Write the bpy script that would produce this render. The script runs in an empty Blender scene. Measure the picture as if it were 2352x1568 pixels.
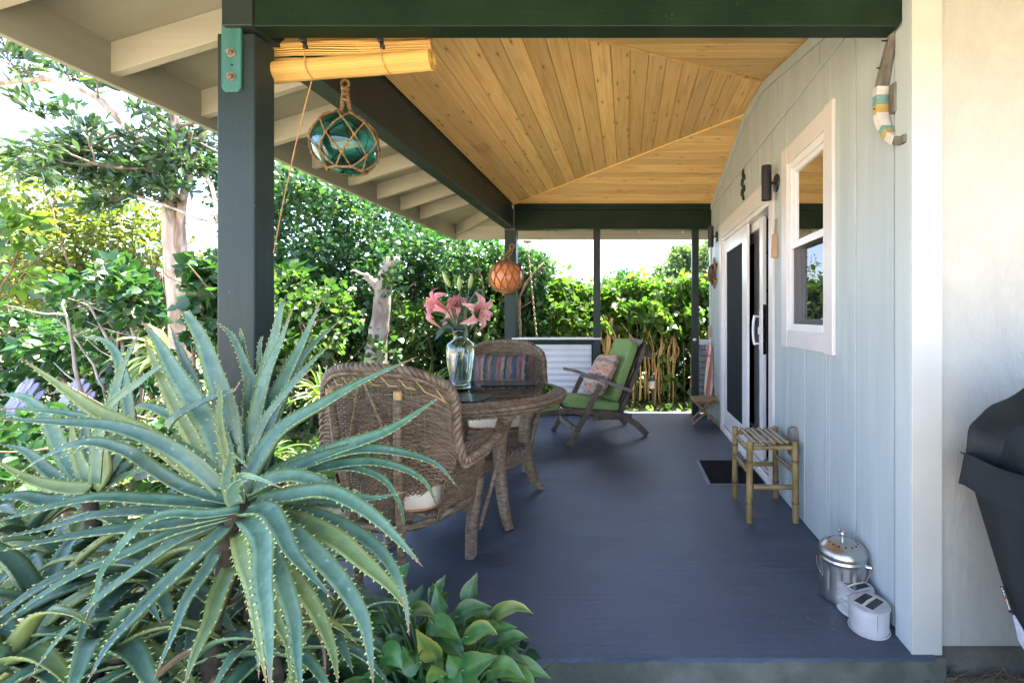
import bpy, math, random
import numpy as np
from mathutils import Vector, Matrix

random.seed(11)
rng = np.random.default_rng(11)
SC = bpy.context.scene
COL = SC.collection
PI = math.pi

# ------------------------------------------------------------------ camera
# level camera in the mouth of the porch, shifted lens (verticals stay vertical)
F, CX, CY, EYE = 1060.0, 1440.0, 728.0, 1.2     # measured on a 2352 x 1568 view of the photograph
cam_d = bpy.data.cameras.new('camera')
cam = bpy.data.objects.new('camera', cam_d)
COL.objects.link(cam)
cam.location = (0, 0, EYE)
cam.rotation_euler = (PI / 2, 0, 0)
cam_d.sensor_width = 36.0
cam_d.lens = 36.0 * F / 2352.0
cam_d.shift_x = -(CX - 1176.0) / 2352.0
cam_d.shift_y = -(784.0 - CY) / 2352.0
cam_d.clip_start = 0.05
cam_d.clip_end = 2000
SC.camera = cam

# ------------------------------------------------------------------ light
SUN_EL, SUN_AZ = 73.0, 32.0          # elevation; azimuth from +Y (straight ahead) towards +X
world = bpy.data.worlds.new('World')
SC.world = world
world.use_nodes = True
wn = world.node_tree.nodes
bg = wn['Background']
sky = wn.new('ShaderNodeTexSky')
sky.sky_type = 'NISHITA'
sky.sun_disc = False
sky.sun_elevation = math.radians(SUN_EL)
sky.sun_rotation = math.radians(SUN_AZ)
sky.air_density = 0.6
sky.dust_density = 1.6
sky.ozone_density = 0.3
world.node_tree.links.new(sky.outputs[0], bg.inputs[0])
bg.inputs[1].default_value = 0.15
sun_d = bpy.data.lights.new('sun', 'SUN')
sun_d.energy = 4.4
sun_d.angle = math.radians(0.55)
sun_d.color = (1.0, 0.95, 0.86)
sun = bpy.data.objects.new('sun', sun_d)
COL.objects.link(sun)
_el, _az = math.radians(SUN_EL), math.radians(SUN_AZ)
_to = Vector((math.cos(_el) * math.sin(_az), math.cos(_el) * math.cos(_az), math.sin(_el)))
sun.rotation_euler = _to.to_track_quat('Z', 'Y').to_euler()

SC.render.engine = 'CYCLES'
SC.view_settings.view_transform = 'Standard'
SC.view_settings.look = 'None'
SC.view_settings.exposure = 3.6
SC.view_settings.gamma = 1.0
SC.view_settings.use_curve_mapping = False
SC.cycles.use_denoising = True
try:
    SC.cycles.denoiser = 'OPENIMAGEDENOISE'
except Exception:
    pass
SC.cycles.max_bounces = 10
SC.cycles.diffuse_bounces = 6
SC.cycles.transparent_max_bounces = 12
SC.cycles.transmission_bounces = 10
SC.cycles.sample_clamp_indirect = 8.0


def at(x, y, Y):
    """A measured spot of the photograph, put at its own distance Y."""
    return Vector(((x - CX) * Y / F, Y, EYE - (y - CY) * Y / F))


# ------------------------------------------------------------------ materials
def nodes_of(m):
    m.use_nodes = True
    nt = m.node_tree
    nt.nodes.clear()
    return nt, nt.nodes, nt.links


def ramp(nt, stops):
    r = nt.nodes.new('ShaderNodeValToRGB')
    el = r.color_ramp.elements
    while len(el) < len(stops):
        el.new(0.5)
    for e, (p, c) in zip(el, stops):
        e.position = p
        e.color = (c[0], c[1], c[2], 1)
    return r


def surf(name, c1, c2=None, scale=(1, 1, 1), nscale=6.0, detail=5.0, rough=0.6, rough2=None, bump=0.0, bscale=None,
         bvec=None, metal=0.0, island=0.0, objrand=0.0, coat=0.0, spots=None, contrast=(0.35, 0.65), spec=0.5,
         transl=0.0, distort=0.0, dirt=None):
    """General procedural surface: two tones through stretched noise, fine relief, per-piece variation."""
    m = bpy.data.materials.new(name)
    nt, N, L = nodes_of(m)
    out = N.new('ShaderNodeOutputMaterial')
    p = N.new('ShaderNodeBsdfPrincipled')
    tc = N.new('ShaderNodeTexCoord')
    mp = N.new('ShaderNodeMapping')
    L.new(tc.outputs['Object'], mp.inputs['Vector'])
    mp.inputs['Scale'].default_value = scale
    if objrand or island:
        src = N.new('ShaderNodeObjectInfo').outputs['Random'] if objrand else N.new('ShaderNodeNewGeometry').outputs['Random Per Island']
        mu = N.new('ShaderNodeVectorMath'); mu.operation = 'SCALE'
        mu.inputs[0].default_value = (17.3, 31.7, 11.1)
        L.new(src, mu.inputs['Scale'])
        L.new(mu.outputs[0], mp.inputs['Location'])
    nz = N.new('ShaderNodeTexNoise')
    nz.inputs['Scale'].default_value = nscale
    nz.inputs['Detail'].default_value = detail
    nz.inputs['Distortion'].default_value = distort
    L.new(mp.outputs[0], nz.inputs['Vector'])
    c2 = c2 or c1
    r = ramp(nt, [(contrast[0], c1), (contrast[1], c2)])
    L.new(nz.outputs['Fac'], r.inputs[0])
    col = r.outputs[0]
    if spots:
        sc_, thr, sc_col, amt = spots
        n2 = N.new('ShaderNodeTexNoise')
        n2.inputs['Scale'].default_value = sc_
        n2.inputs['Detail'].default_value = 3.0
        L.new(tc.outputs['Object'], n2.inputs['Vector'])
        r2 = ramp(nt, [(thr, (0, 0, 0)), (min(thr + 0.08, 1.0), (amt, amt, amt))])
        L.new(n2.outputs['Fac'], r2.inputs[0])
        mx = N.new('ShaderNodeMixRGB')
        L.new(r2.outputs[0], mx.inputs[0])
        L.new(col, mx.inputs[1])
        mx.inputs[2].default_value = (*sc_col, 1)
        col = mx.outputs[0]
    if objrand or island:
        amt = objrand or island
        hs = N.new('ShaderNodeHueSaturation')
        mr = N.new('ShaderNodeMapRange')
        mr.inputs[3].default_value = 1 - amt
        mr.inputs[4].default_value = 1 + amt
        L.new(src, mr.inputs[0])
        L.new(mr.outputs[0], hs.inputs['Value'])
        L.new(col, hs.inputs['Color'])
        col = hs.outputs[0]
    L.new(col, p.inputs['Base Color'])
    p.inputs['Metallic'].default_value = metal
    p.inputs['Specular IOR Level'].default_value = spec
    if rough2 is None:
        p.inputs['Roughness'].default_value = rough
    else:
        rr = N.new('ShaderNodeMapRange')
        rr.inputs[1].default_value = 0.3
        rr.inputs[2].default_value = 0.7
        rr.inputs[3].default_value = rough
        rr.inputs[4].default_value = rough2
        L.new(nz.outputs['Fac'], rr.inputs[0])
        L.new(rr.outputs[0], p.inputs['Roughness'])
    if coat:
        p.inputs['Coat Weight'].default_value = coat
        p.inputs['Coat Roughness'].default_value = 0.15
    if bump:
        bn = N.new('ShaderNodeTexNoise')
        bn.inputs['Scale'].default_value = bscale or nscale * 4
        bn.inputs['Detail'].default_value = 6.0
        if bvec:
            m2 = N.new('ShaderNodeMapping')
            m2.inputs['Scale'].default_value = bvec
            L.new(tc.outputs['Object'], m2.inputs['Vector'])
            L.new(m2.outputs[0], bn.inputs['Vector'])
        else:
            L.new(mp.outputs[0], bn.inputs['Vector'])
        b = N.new('ShaderNodeBump')
        b.inputs['Strength'].default_value = 1.0
        b.inputs['Distance'].default_value = bump
        L.new(bn.outputs['Fac'], b.inputs['Height'])
        L.new(b.outputs[0], p.inputs['Normal'])
    if transl:
        t = N.new('ShaderNodeBsdfTranslucent')
        L.new(col, t.inputs['Color'])
        mx = N.new('ShaderNodeMixShader')
        mx.inputs[0].default_value = transl
        L.new(p.outputs[0], mx.inputs[1])
        L.new(t.outputs[0], mx.inputs[2])
        L.new(mx.outputs[0], out.inputs[0])
    else:
        L.new(p.outputs[0], out.inputs[0])
    return m


def leaf_mat(name, dark, light, tcol=None, rough=0.4, transl=0.4, val=0.35, spec=0.5):
    """Leaves: each leaf (mesh island) its own tone between dark and light, light passes through."""
    m = bpy.data.materials.new(name)
    nt, N, L = nodes_of(m)
    out = N.new('ShaderNodeOutputMaterial')
    g = N.new('ShaderNodeNewGeometry')
    r = ramp(nt, [(0.0, dark), (0.55, [(a + b) / 2 for a, b in zip(dark, light)]), (0.93, light), (1.0, (light[0] * 1.5, light[1] * 1.15, light[2] * 0.7))])
    L.new(g.outputs['Random Per Island'], r.inputs[0])
    p = N.new('ShaderNodeBsdfPrincipled')
    p.inputs['Roughness'].default_value = rough
    p.inputs['Specular IOR Level'].default_value = spec
    L.new(r.outputs[0], p.inputs['Base Color'])
    t = N.new('ShaderNodeBsdfTranslucent')
    mixc = N.new('ShaderNodeMixRGB'); mixc.blend_type = 'MULTIPLY'; mixc.inputs[0].default_value = 1.0
    L.new(r.outputs[0], mixc.inputs[1])
    mixc.inputs[2].default_value = (*(tcol or (1.5, 1.7, 0.7)), 1)
    L.new(mixc.outputs[0], t.inputs['Color'])
    mx = N.new('ShaderNodeMixShader')
    mx.inputs[0].default_value = transl
    L.new(p.outputs[0], mx.inputs[1]); L.new(t.outputs[0], mx.inputs[2])
    L.new(mx.outputs[0], out.inputs[0])
    return m


def glass_mat(name, tint=(1, 1, 1), rough=0.0, ior=1.45):
    m = bpy.data.materials.new(name)
    nt, N, L = nodes_of(m)
    out = N.new('ShaderNodeOutputMaterial')
    p = N.new('ShaderNodeBsdfPrincipled')
    p.inputs['Base Color'].default_value = (*tint, 1)
    p.inputs['Roughness'].default_value = rough
    p.inputs['IOR'].default_value = ior
    p.inputs['Transmission Weight'].default_value = 1.0
    L.new(p.outputs[0], out.inputs[0])
    return m


def pane_mat(name, tint=(0.9, 0.95, 0.93), extra=0.0, rough=0.0):
    """Thin flat pane: see-through with a mirror-like share that grows at grazing angles."""
    m = bpy.data.materials.new(name)
    nt, N, L = nodes_of(m)
    out = N.new('ShaderNodeOutputMaterial')
    tr = N.new('ShaderNodeBsdfTransparent'); tr.inputs[0].default_value = (*tint, 1)
    gl = N.new('ShaderNodeBsdfGlossy'); gl.inputs['Roughness'].default_value = rough
    fr = N.new('ShaderNodeFresnel'); fr.inputs[0].default_value = 1.5
    ad = N.new('ShaderNodeMath'); ad.operation = 'ADD'; ad.inputs[1].default_value = extra; ad.use_clamp = True
    L.new(fr.outputs[0], ad.inputs[0])
    mx = N.new('ShaderNodeMixShader')
    L.new(ad.outputs[0], mx.inputs[0]); L.new(tr.outputs[0], mx.inputs[1]); L.new(gl.outputs[0], mx.inputs[2])
    L.new(mx.outputs[0], out.inputs[0])
    return m


def screen_mat(name):
    """Fine dark mesh: lets part of the light through."""
    m = bpy.data.materials.new(name)
    nt, N, L = nodes_of(m)
    out = N.new('ShaderNodeOutputMaterial')
    tr = N.new('ShaderNodeBsdfTransparent'); df = N.new('ShaderNodeBsdfDiffuse'); df.inputs[0].default_value = (0.02, 0.022, 0.022, 1)
    mx = N.new('ShaderNodeMixShader'); mx.inputs[0].default_value = 0.62
    L.new(tr.outputs[0], mx.inputs[1]); L.new(df.outputs[0], mx.inputs[2]); L.new(mx.outputs[0], out.inputs[0])
    return m


def pine_mat(name, along):
    """Knotty pine, grain running along one axis; every board its own tone and its own knots."""
    m = bpy.data.materials.new(name)
    nt, N, L = nodes_of(m)
    out = N.new('ShaderNodeOutputMaterial')
    p = N.new('ShaderNodeBsdfPrincipled')
    tc = N.new('ShaderNodeTexCoord')
    oi = N.new('ShaderNodeObjectInfo')
    sh = N.new('ShaderNodeVectorMath'); sh.operation = 'SCALE'; sh.inputs[0].default_value = (23.1, 41.7, 5.3)
    L.new(oi.outputs['Random'], sh.inputs['Scale'])
    ad = N.new('ShaderNodeVectorMath'); ad.operation = 'ADD'
    L.new(tc.outputs['Object'], ad.inputs[0]); L.new(sh.outputs[0], ad.inputs[1])
    mp = N.new('ShaderNodeMapping')
    mp.inputs['Scale'].default_value = (1.0, 24, 24) if along == 'X' else (24, 1.0, 24)
    L.new(ad.outputs[0], mp.inputs['Vector'])
    nz = N.new('ShaderNodeTexNoise'); nz.inputs['Scale'].default_value = 2.2; nz.inputs['Detail'].default_value = 6; nz.inputs['Distortion'].default_value = 0.6
    L.new(mp.outputs[0], nz.inputs['Vector'])
    r = ramp(nt, [(0.3, (0.66, 0.375, 0.120)), (0.5, (0.77, 0.48, 0.175)), (0.7, (0.82, 0.56, 0.235))])
    L.new(nz.outputs['Fac'], r.inputs[0])
    # knots: small dark ovals
    mk = N.new('ShaderNodeMapping')
    mk.inputs['Scale'].default_value = (3.2, 10.5, 1.0) if along == 'X' else (10.5, 3.2, 1.0)
    L.new(ad.outputs[0], mk.inputs['Vector'])
    vo = N.new('ShaderNodeTexVoronoi'); vo.voronoi_dimensions = '2D'; vo.inputs['Scale'].default_value = 1.0; vo.inputs['Randomness'].default_value = 1.0
    L.new(mk.outputs[0], vo.inputs['Vector'])
    kr = ramp(nt, [(0.025, (0.85, 0.85, 0.85)), (0.06, (0.3, 0.3, 0.3)), (0.15, (0, 0, 0))])
    L.new(vo.outputs['Distance'], kr.inputs[0])
    # only some of the cells carry a knot
    sp = N.new('ShaderNodeSeparateColor'); L.new(vo.outputs['Color'], sp.inputs[0])
    gt = N.new('ShaderNodeMath'); gt.operation = 'GREATER_THAN'; gt.inputs[1].default_value = 0.60
    L.new(sp.outputs[0], gt.inputs[0])
    km = N.new('ShaderNodeMath'); km.operation = 'MULTIPLY'
    L.new(kr.outputs[0], km.inputs[0]); L.new(gt.outputs[0], km.inputs[1])
    mx = N.new('ShaderNodeMixRGB'); L.new(km.outputs[0], mx.inputs[0]); L.new(r.outputs[0], mx.inputs[1])
    mx.inputs[2].default_value = (0.085, 0.032, 0.010, 1)
    # soft brown streaks
    n3 = N.new('ShaderNodeTexNoise'); n3.inputs['Scale'].default_value = 1.0; n3.inputs['Detail'].default_value = 4
    m3 = N.new('ShaderNodeMapping'); m3.inputs['Scale'].default_value = (2.0, 9, 1) if along == 'X' else (9, 2.0, 1)
    L.new(ad.outputs[0], m3.inputs['Vector']); L.new(m3.outputs[0], n3.inputs['Vector'])
    r3 = ramp(nt, [(0.58, (0, 0, 0)), (0.75, (0.4, 0.4, 0.4))]); L.new(n3.outputs['Fac'], r3.inputs[0])
    mx2 = N.new('ShaderNodeMixRGB'); L.new(r3.outputs[0], mx2.inputs[0]); L.new(mx.outputs[0], mx2.inputs[1]); mx2.inputs[2].default_value = (0.26, 0.13, 0.045, 1)
    hs = N.new('ShaderNodeHueSaturation')
    mr = N.new('ShaderNodeMapRange'); mr.inputs[3].default_value = 0.76; mr.inputs[4].default_value = 1.10
    L.new(oi.outputs['Random'], mr.inputs[0]); L.new(mr.outputs[0], hs.inputs['Value']); L.new(mx2.outputs[0], hs.inputs['Color'])
    L.new(hs.outputs[0], p.inputs['Base Color'])
    p.inputs['Roughness'].default_value = 0.42
    b = N.new('ShaderNodeBump'); b.inputs['Distance'].default_value = 0.0015; L.new(nz.outputs['Fac'], b.inputs['Height']); L.new(b.outputs[0], p.inputs['Normal'])
    L.new(p.outputs[0], out.inputs[0])
    return m


def stripe_mat(name, cols, axis, freq, wob=0.25):
    """Woven striped cloth."""
    m = bpy.data.materials.new(name)
    nt, N, L = nodes_of(m)
    out = N.new('ShaderNodeOutputMaterial')
    p = N.new('ShaderNodeBsdfPrincipled'); p.inputs['Roughness'].default_value = 0.9; p.inputs['Specular IOR Level'].default_value = 0.15
    tc = N.new('ShaderNodeTexCoord')
    sx = N.new('ShaderNodeSeparateXYZ'); L.new(tc.outputs['Generated'], sx.inputs[0])
    nz = N.new('ShaderNodeTexNoise'); nz.inputs['Scale'].default_value = 14; nz.inputs['Detail'].default_value = 4
    mpn = N.new('ShaderNodeMapping'); mpn.inputs['Scale'].default_value = tuple(4.0 if i == axis else 0.8 for i in range(3))
    L.new(tc.outputs['Generated'], mpn.inputs[0]); L.new(mpn.outputs[0], nz.inputs['Vector'])
    mu = N.new('ShaderNodeMath'); mu.operation = 'MULTIPLY_ADD'; mu.inputs[1].default_value = wob / freq
    L.new(nz.outputs['Fac'], mu.inputs[0]); L.new(sx.outputs[axis], mu.inputs[2])
    f = N.new('ShaderNodeMath'); f.operation = 'MULTIPLY'; f.inputs[1].default_value = freq; L.new(mu.outputs[0], f.inputs[0])
    fr = N.new('ShaderNodeMath'); fr.operation = 'FRACT'; L.new(f.outputs[0], fr.inputs[0])
    r = ramp(nt, [(i / len(cols), c) for i, c in enumerate(cols)]); r.color_ramp.interpolation = 'CONSTANT'
    L.new(fr.outputs[0], r.inputs[0])
    n2 = N.new('ShaderNodeTexNoise'); n2.inputs['Scale'].default_value = 40; n2.inputs['Detail'].default_value = 3
    mp2 = N.new('ShaderNodeMapping'); mp2.inputs['Scale'].default_value = tuple(1.0 if i == axis else 0.12 for i in range(3))
    L.new(tc.outputs['Generated'], mp2.inputs[0]); L.new(mp2.outputs[0], n2.inputs['Vector'])
    hs = N.new('ShaderNodeHueSaturation'); mr = N.new('ShaderNodeMapRange'); mr.inputs[1].default_value = 0.3; mr.inputs[2].default_value = 0.7; mr.inputs[3].default_value = 0.55; mr.inputs[4].default_value = 1.35
    L.new(n2.outputs['Fac'], mr.inputs[0]); L.new(mr.outputs[0], hs.inputs['Value']); L.new(r.outputs[0], hs.inputs['Color'])
    L.new(hs.outputs[0], p.inputs['Base Color'])
    wv = N.new('ShaderNodeTexNoise'); wv.inputs['Scale'].default_value = 260
    L.new(tc.outputs['Generated'], wv.inputs['Vector'])
    b = N.new('ShaderNodeBump'); b.inputs['Distance'].default_value = 0.002; L.new(wv.outputs['Fac'], b.inputs['Height']); L.new(b.outputs[0], p.inputs['Normal'])
    L.new(p.outputs[0], out.inputs[0])
    return m


def aloe_mat(name, body1, body2, edge, tip):
    """Fleshy leaf: bloom-covered body, lime margin, browned tip; uses the per-vertex attribute 'zone' (margin, tip)."""
    m = bpy.data.materials.new(name)
    nt, N, L = nodes_of(m)
    out = N.new('ShaderNodeOutputMaterial')
    p = N.new('ShaderNodeBsdfPrincipled'); p.inputs['Roughness'].default_value = 0.42
    tc = N.new('ShaderNodeTexCoord'); nz = N.new('ShaderNodeTexNoise'); nz.inputs['Scale'].default_value = 26; nz.inputs['Detail'].default_value = 7; nz.inputs['Roughness'].default_value = 0.65
    L.new(tc.outputs['Object'], nz.inputs['Vector'])
    r = ramp(nt, [(0.32, body1), (0.68, body2)]); L.new(nz.outputs['Fac'], r.inputs[0])
    oi = N.new('ShaderNodeObjectInfo'); hs = N.new('ShaderNodeHueSaturation')
    mr = N.new('ShaderNodeMapRange'); mr.inputs[3].default_value = 0.78; mr.inputs[4].default_value = 1.15
    L.new(oi.outputs['Random'], mr.inputs[0]); L.new(mr.outputs[0], hs.inputs['Value']); L.new(r.outputs[0], hs.inputs['Color'])
    mh = N.new('ShaderNodeMapRange'); mh.inputs[3].default_value = 0.515; mh.inputs[4].default_value = 0.478
    L.new(oi.outputs['Random'], mh.inputs[0]); L.new(mh.outputs[0], hs.inputs['Hue'])
    at_ = N.new('ShaderNodeAttribute'); at_.attribute_name = 'zone'
    sp = N.new('ShaderNodeSeparateColor'); L.new(at_.outputs['Color'], sp.inputs[0])
    mx = N.new('ShaderNodeMixRGB'); L.new(sp.outputs[0], mx.inputs[0]); L.new(hs.outputs[0], mx.inputs[1]); mx.inputs[2].default_value = (*edge, 1)
    mx2 = N.new('ShaderNodeMixRGB'); L.new(sp.outputs[1], mx2.inputs[0]); L.new(mx.outputs[0], mx2.inputs[1]); mx2.inputs[2].default_value = (*tip, 1)
    # pale flecks and scuffs
    n2 = N.new('ShaderNodeTexNoise'); n2.inputs['Scale'].default_value = 75; n2.inputs['Detail'].default_value = 3
    L.new(tc.outputs['Object'], n2.inputs['Vector'])
    n5 = N.new('ShaderNodeTexNoise'); n5.inputs['Scale'].default_value = 14; n5.inputs['Detail'].default_value = 8; n5.inputs['Roughness'].default_value = 0.75
    L.new(tc.outputs['Object'], n5.inputs['Vector'])
    r5 = ramp(nt, [(0.60, (0, 0, 0)), (0.68, (0.55, 0.55, 0.55))]); L.new(n5.outputs['Fac'], r5.inputs[0])
    mx5 = N.new('ShaderNodeMixRGB'); L.new(r5.outputs[0], mx5.inputs[0]); L.new(mx2.outputs[0], mx5.inputs[1]); mx5.inputs[2].default_value = (0.125, 0.135, 0.075, 1)
    mx2 = mx5
    r2 = ramp(nt, [(0.66, (0, 0, 0)), (0.72, (0.4, 0.4, 0.4))]); L.new(n2.outputs['Fac'], r2.inputs[0])
    mx3 = N.new('ShaderNodeMixRGB'); L.new(r2.outputs[0], mx3.inputs[0]); L.new(mx2.outputs[0], mx3.inputs[1]); mx3.inputs[2].default_value = (0.28, 0.36, 0.30, 1)
    L.new(mx3.outputs[0], p.inputs['Base Color'])
    bn = N.new('ShaderNodeBump'); bn.inputs['Distance'].default_value = 0.002; L.new(nz.outputs['Fac'], bn.inputs['Height']); L.new(bn.outputs[0], p.inputs['Normal'])
    p.inputs['Subsurface Weight'].default_value = 0.0
    L.new(p.outputs[0], out.inputs[0])
    return m


MT = {}
MT['green'] = surf('dark green paint', (0.006, 0.0165, 0.0085), (0.009, 0.022, 0.012), scale=(1, 1, 1), nscale=5, rough=0.38, rough2=0.52, bump=0.0012, bscale=60, bvec=(0.06, 1, 1), spec=0.14, spots=(75, 0.69, (0.13, 0.12, 0.09), 0.4))
MT['green_v'] = surf('dark green post paint', (0.013, 0.023, 0.021), (0.019, 0.031, 0.028), nscale=5, rough=0.38, rough2=0.52, bump=0.0012, bscale=60, bvec=(1, 1, 0.06), spec=0.24, spots=(30, 0.72, (0.14, 0.14, 0.11), 0.5))
MT['green_y'] = surf('dark green side beam paint', (0.014, 0.022, 0.020), (0.020, 0.031, 0.028), nscale=5, rough=0.38, rough2=0.52, bump=0.0012, bscale=60, bvec=(1, 0.06, 1), spec=0.25, spots=(30, 0.72, (0.14, 0.14, 0.11), 0.4))
MT['cream_x'] = surf('cream rafter paint', (0.32, 0.30, 0.225), (0.365, 0.34, 0.26), scale=(0.15, 1, 1), nscale=9, rough=0.6, bump=0.0016, bscale=38, bvec=(0.05, 1, 1), objrand=0.05)
MT['cream_y'] = surf('cream fascia paint', (0.215, 0.21, 0.155), (0.25, 0.245, 0.185), scale=(1, 0.15, 1), nscale=9, rough=0.6, bump=0.0018, bscale=38, bvec=(1, 0.05, 1))
MT['soffit'] = surf('cream plywood soffit', (0.245, 0.235, 0.17), (0.28, 0.27, 0.20), scale=(0.2, 1, 1), nscale=7, rough=0.7, bump=0.0010, bscale=30)
MT['pine_y'] = pine_mat('knotty pine along porch', 'Y')
MT['pine_x'] = pine_mat('knotty pine across porch', 'X')
MT['siding'] = surf('pale blue siding paint', (0.40, 0.445, 0.445), (0.45, 0.495, 0.49), scale=(1, 1, 0.08), nscale=16, rough=0.5, bump=0.0022, bscale=42, bvec=(1, 1, 0.045), spots=(55, 0.72, (0.30, 0.34, 0.34), 0.35), objrand=0.015)
MT['siding_trim'] = surf('pale blue trim paint', (0.42, 0.465, 0.46), (0.47, 0.51, 0.50), scale=(1, 1, 0.1), nscale=9, rough=0.5, bump=0.0007, bscale=30, bvec=(1, 1, 0.06))
MT['frontwall'] = surf('off white rough sawn siding', (0.335, 0.320, 0.270), (0.365, 0.350, 0.295), scale=(1, 1, 0.7), nscale=8, rough=0.62, bump=0.0075, bscale=40, bvec=(1, 1, 0.42), spots=(70, 0.72, (0.40, 0.37, 0.30), 0.5), distort=0.8)
MT['fronttrim'] = surf('off white trim paint', (0.40, 0.385, 0.33), (0.43, 0.415, 0.36), nscale=5, rough=0.5, bump=0.0008, bscale=25, bvec=(1, 1, 0.1), spots=(60, 0.76, (0.35, 0.33, 0.28), 0.6))
MT['white'] = surf('white window trim paint', (0.63, 0.585, 0.565), (0.68, 0.63, 0.605), nscale=6, rough=0.42, bump=0.0004, bscale=40)
MT['vinyl'] = surf('white vinyl', (0.76, 0.73, 0.73), (0.79, 0.76, 0.76), nscale=4, rough=0.3)
MT['floor'] = None
MT['concrete'] = surf('mossy raw concrete', (0.055, 0.058, 0.040), (0.13, 0.12, 0.090), nscale=5, detail=8, rough=0.9, bump=0.006, bscale=40, spots=(16, 0.60, (0.05, 0.065, 0.028), 0.6))
MT['strap'] = surf('teal painted steel strap', (0.022, 0.095, 0.085), (0.035, 0.13, 0.115), scale=(1, 1, 0.15), nscale=30, rough=0.45, bump=0.0006, spots=(45, 0.66, (0.10, 0.07, 0.045), 0.8))
MT['rust'] = surf('rusted bolt', (0.10, 0.065, 0.045), (0.20, 0.16, 0.12), nscale=60, rough=0.8, bump=0.002, bscale=120)
MT['black'] = surf('matt black metal', (0.012, 0.013, 0.016), (0.018, 0.019, 0.022), nscale=8, rough=0.42)
MT['iron'] = surf('black wrought iron', (0.010, 0.010, 0.009), (0.022, 0.020, 0.016), nscale=40, rough=0.5, bump=0.001)
MT['reed'] = surf('yellow reed blind', (0.76, 0.49, 0.12), (0.84, 0.60, 0.20), scale=(0.1, 1, 1), nscale=10, rough=0.55, island=0.14, transl=0.45)
MT['cord'] = surf('tan cord', (0.36, 0.19, 0.08), (0.46, 0.26, 0.12), nscale=80, rough=0.9)
MT['rope'] = surf('tarred brown rope', (0.15, 0.085, 0.032), (0.33, 0.205, 0.092), nscale=60, rough=0.95, bump=0.003, bscale=160)
MT['jute'] = surf('pale jute rope', (0.28, 0.19, 0.10), (0.42, 0.30, 0.17), nscale=90, rough=0.95, bump=0.002, bscale=200)
MT['floatglass'] = glass_mat('teal float glass', (0.22, 0.60, 0.62), 0.0, 1.45)
MT['floatorange'] = surf('orange float plastic', (0.62, 0.185, 0.065), (0.72, 0.25, 0.10), nscale=5, rough=0.3, spots=(9, 0.6, (0.42, 0.13, 0.05), 0.5))
MT['wicker'] = surf('weathered brown wicker', (0.098, 0.060, 0.030), (0.215, 0.145, 0.082), nscale=14, detail=3, rough=0.5, island=0.12)
MT['wicker_dark'] = surf('dark wicker backing', (0.035, 0.024, 0.014), (0.07, 0.05, 0.03), nscale=30, rough=0.8)
MT['wrap'] = surf('wrapped cane', (0.090, 0.056, 0.028), (0.25, 0.172, 0.100), scale=(1, 1, 4), nscale=26, rough=0.5, bump=0.001, bscale=120)
MT['canecap'] = surf('bare golden cane', (0.40, 0.23, 0.075), (0.52, 0.32, 0.12), nscale=30, rough=0.5)
MT['cream_cloth'] = surf('cream cushion cloth', (0.62, 0.52, 0.38), (0.70, 0.60, 0.45), nscale=9, rough=0.9, bump=0.0015, bscale=60, spec=0.15)
MT['piping'] = surf('rust orange piping', (0.42, 0.17, 0.05), (0.48, 0.2, 0.07), nscale=30, rough=0.8)
MT['stripe'] = stripe_mat('blue green and rust striped cloth', [(0.050, 0.070, 0.090), (0.23, 0.105, 0.070), (0.085, 0.100, 0.085), (0.030, 0.060, 0.070), (0.28, 0.15, 0.085), (0.10, 0.085, 0.11), (0.20, 0.085, 0.065), (0.055, 0.085, 0.080)], 0, 3.0)
MT['stripe_grey'] = stripe_mat('grey striped cloth', [(0.10, 0.10, 0.09), (0.16, 0.13, 0.10), (0.07, 0.085, 0.085), (0.13, 0.12, 0.11)], 0, 5.0)
MT['pillow'] = stripe_mat('peach and pink striped cloth', [(0.55, 0.28, 0.19), (0.48, 0.36, 0.30), (0.60, 0.33, 0.22), (0.30, 0.22, 0.20), (0.52, 0.40, 0.33), (0.55, 0.26, 0.18), (0.13, 0.13, 0.16), (0.58, 0.36, 0.27)], 2, 1.6, 0.35)
MT['greencloth'] = surf('green canvas cushion', (0.19, 0.285, 0.095), (0.215, 0.315, 0.11), nscale=5, rough=0.8, bump=0.0007, bscale=240, spec=0.2)
MT['greycloth'] = surf('mauve grey folded cloth', (0.24, 0.21, 0.21), (0.32, 0.28, 0.28), nscale=12, rough=0.95, bump=0.003, bscale=40, spec=0.1)
MT['teak'] = surf('weathered teak', (0.052, 0.034, 0.022), (0.135, 0.098, 0.068), scale=(1, 1, 1), nscale=9, detail=8, rough=0.62, bump=0.0013, bscale=60)
MT['teak_grey'] = surf('silvered teak', (0.13, 0.115, 0.10), (0.24, 0.21, 0.185), nscale=12, rough=0.75, bump=0.0015, bscale=60)
MT['bamboo'] = surf('varnished bamboo', (0.155, 0.095, 0.028), (0.31, 0.205, 0.075), scale=(1, 1, 0.5), nscale=12, rough=0.3, rough2=0.45, bump=0.0007, bscale=60)
MT['bamboo_node'] = surf('dark bamboo joint', (0.075, 0.042, 0.018), (0.13, 0.078, 0.034), nscale=30, rough=0.5)
MT['rattan'] = surf('split rattan', (0.23, 0.155, 0.080), (0.36, 0.26, 0.15), nscale=30, rough=0.55, island=0.15)
MT['steel'] = surf('brushed stainless steel', (0.50, 0.48, 0.46), (0.60, 0.58, 0.55), nscale=6, rough=0.30, rough2=0.42, metal=1.0)
MT['chrome'] = surf('polished steel', (0.65, 0.64, 0.63), None, rough=0.12, metal=1.0)
MT['lantern'] = surf('frosted vinyl', (0.50, 0.47, 0.46), (0.58, 0.55, 0.53), nscale=10, rough=0.4, transl=0.2)
MT['solar'] = surf('solar cell', (0.012, 0.016, 0.018), (0.024, 0.028, 0.030), nscale=30, rough=0.2)
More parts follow.
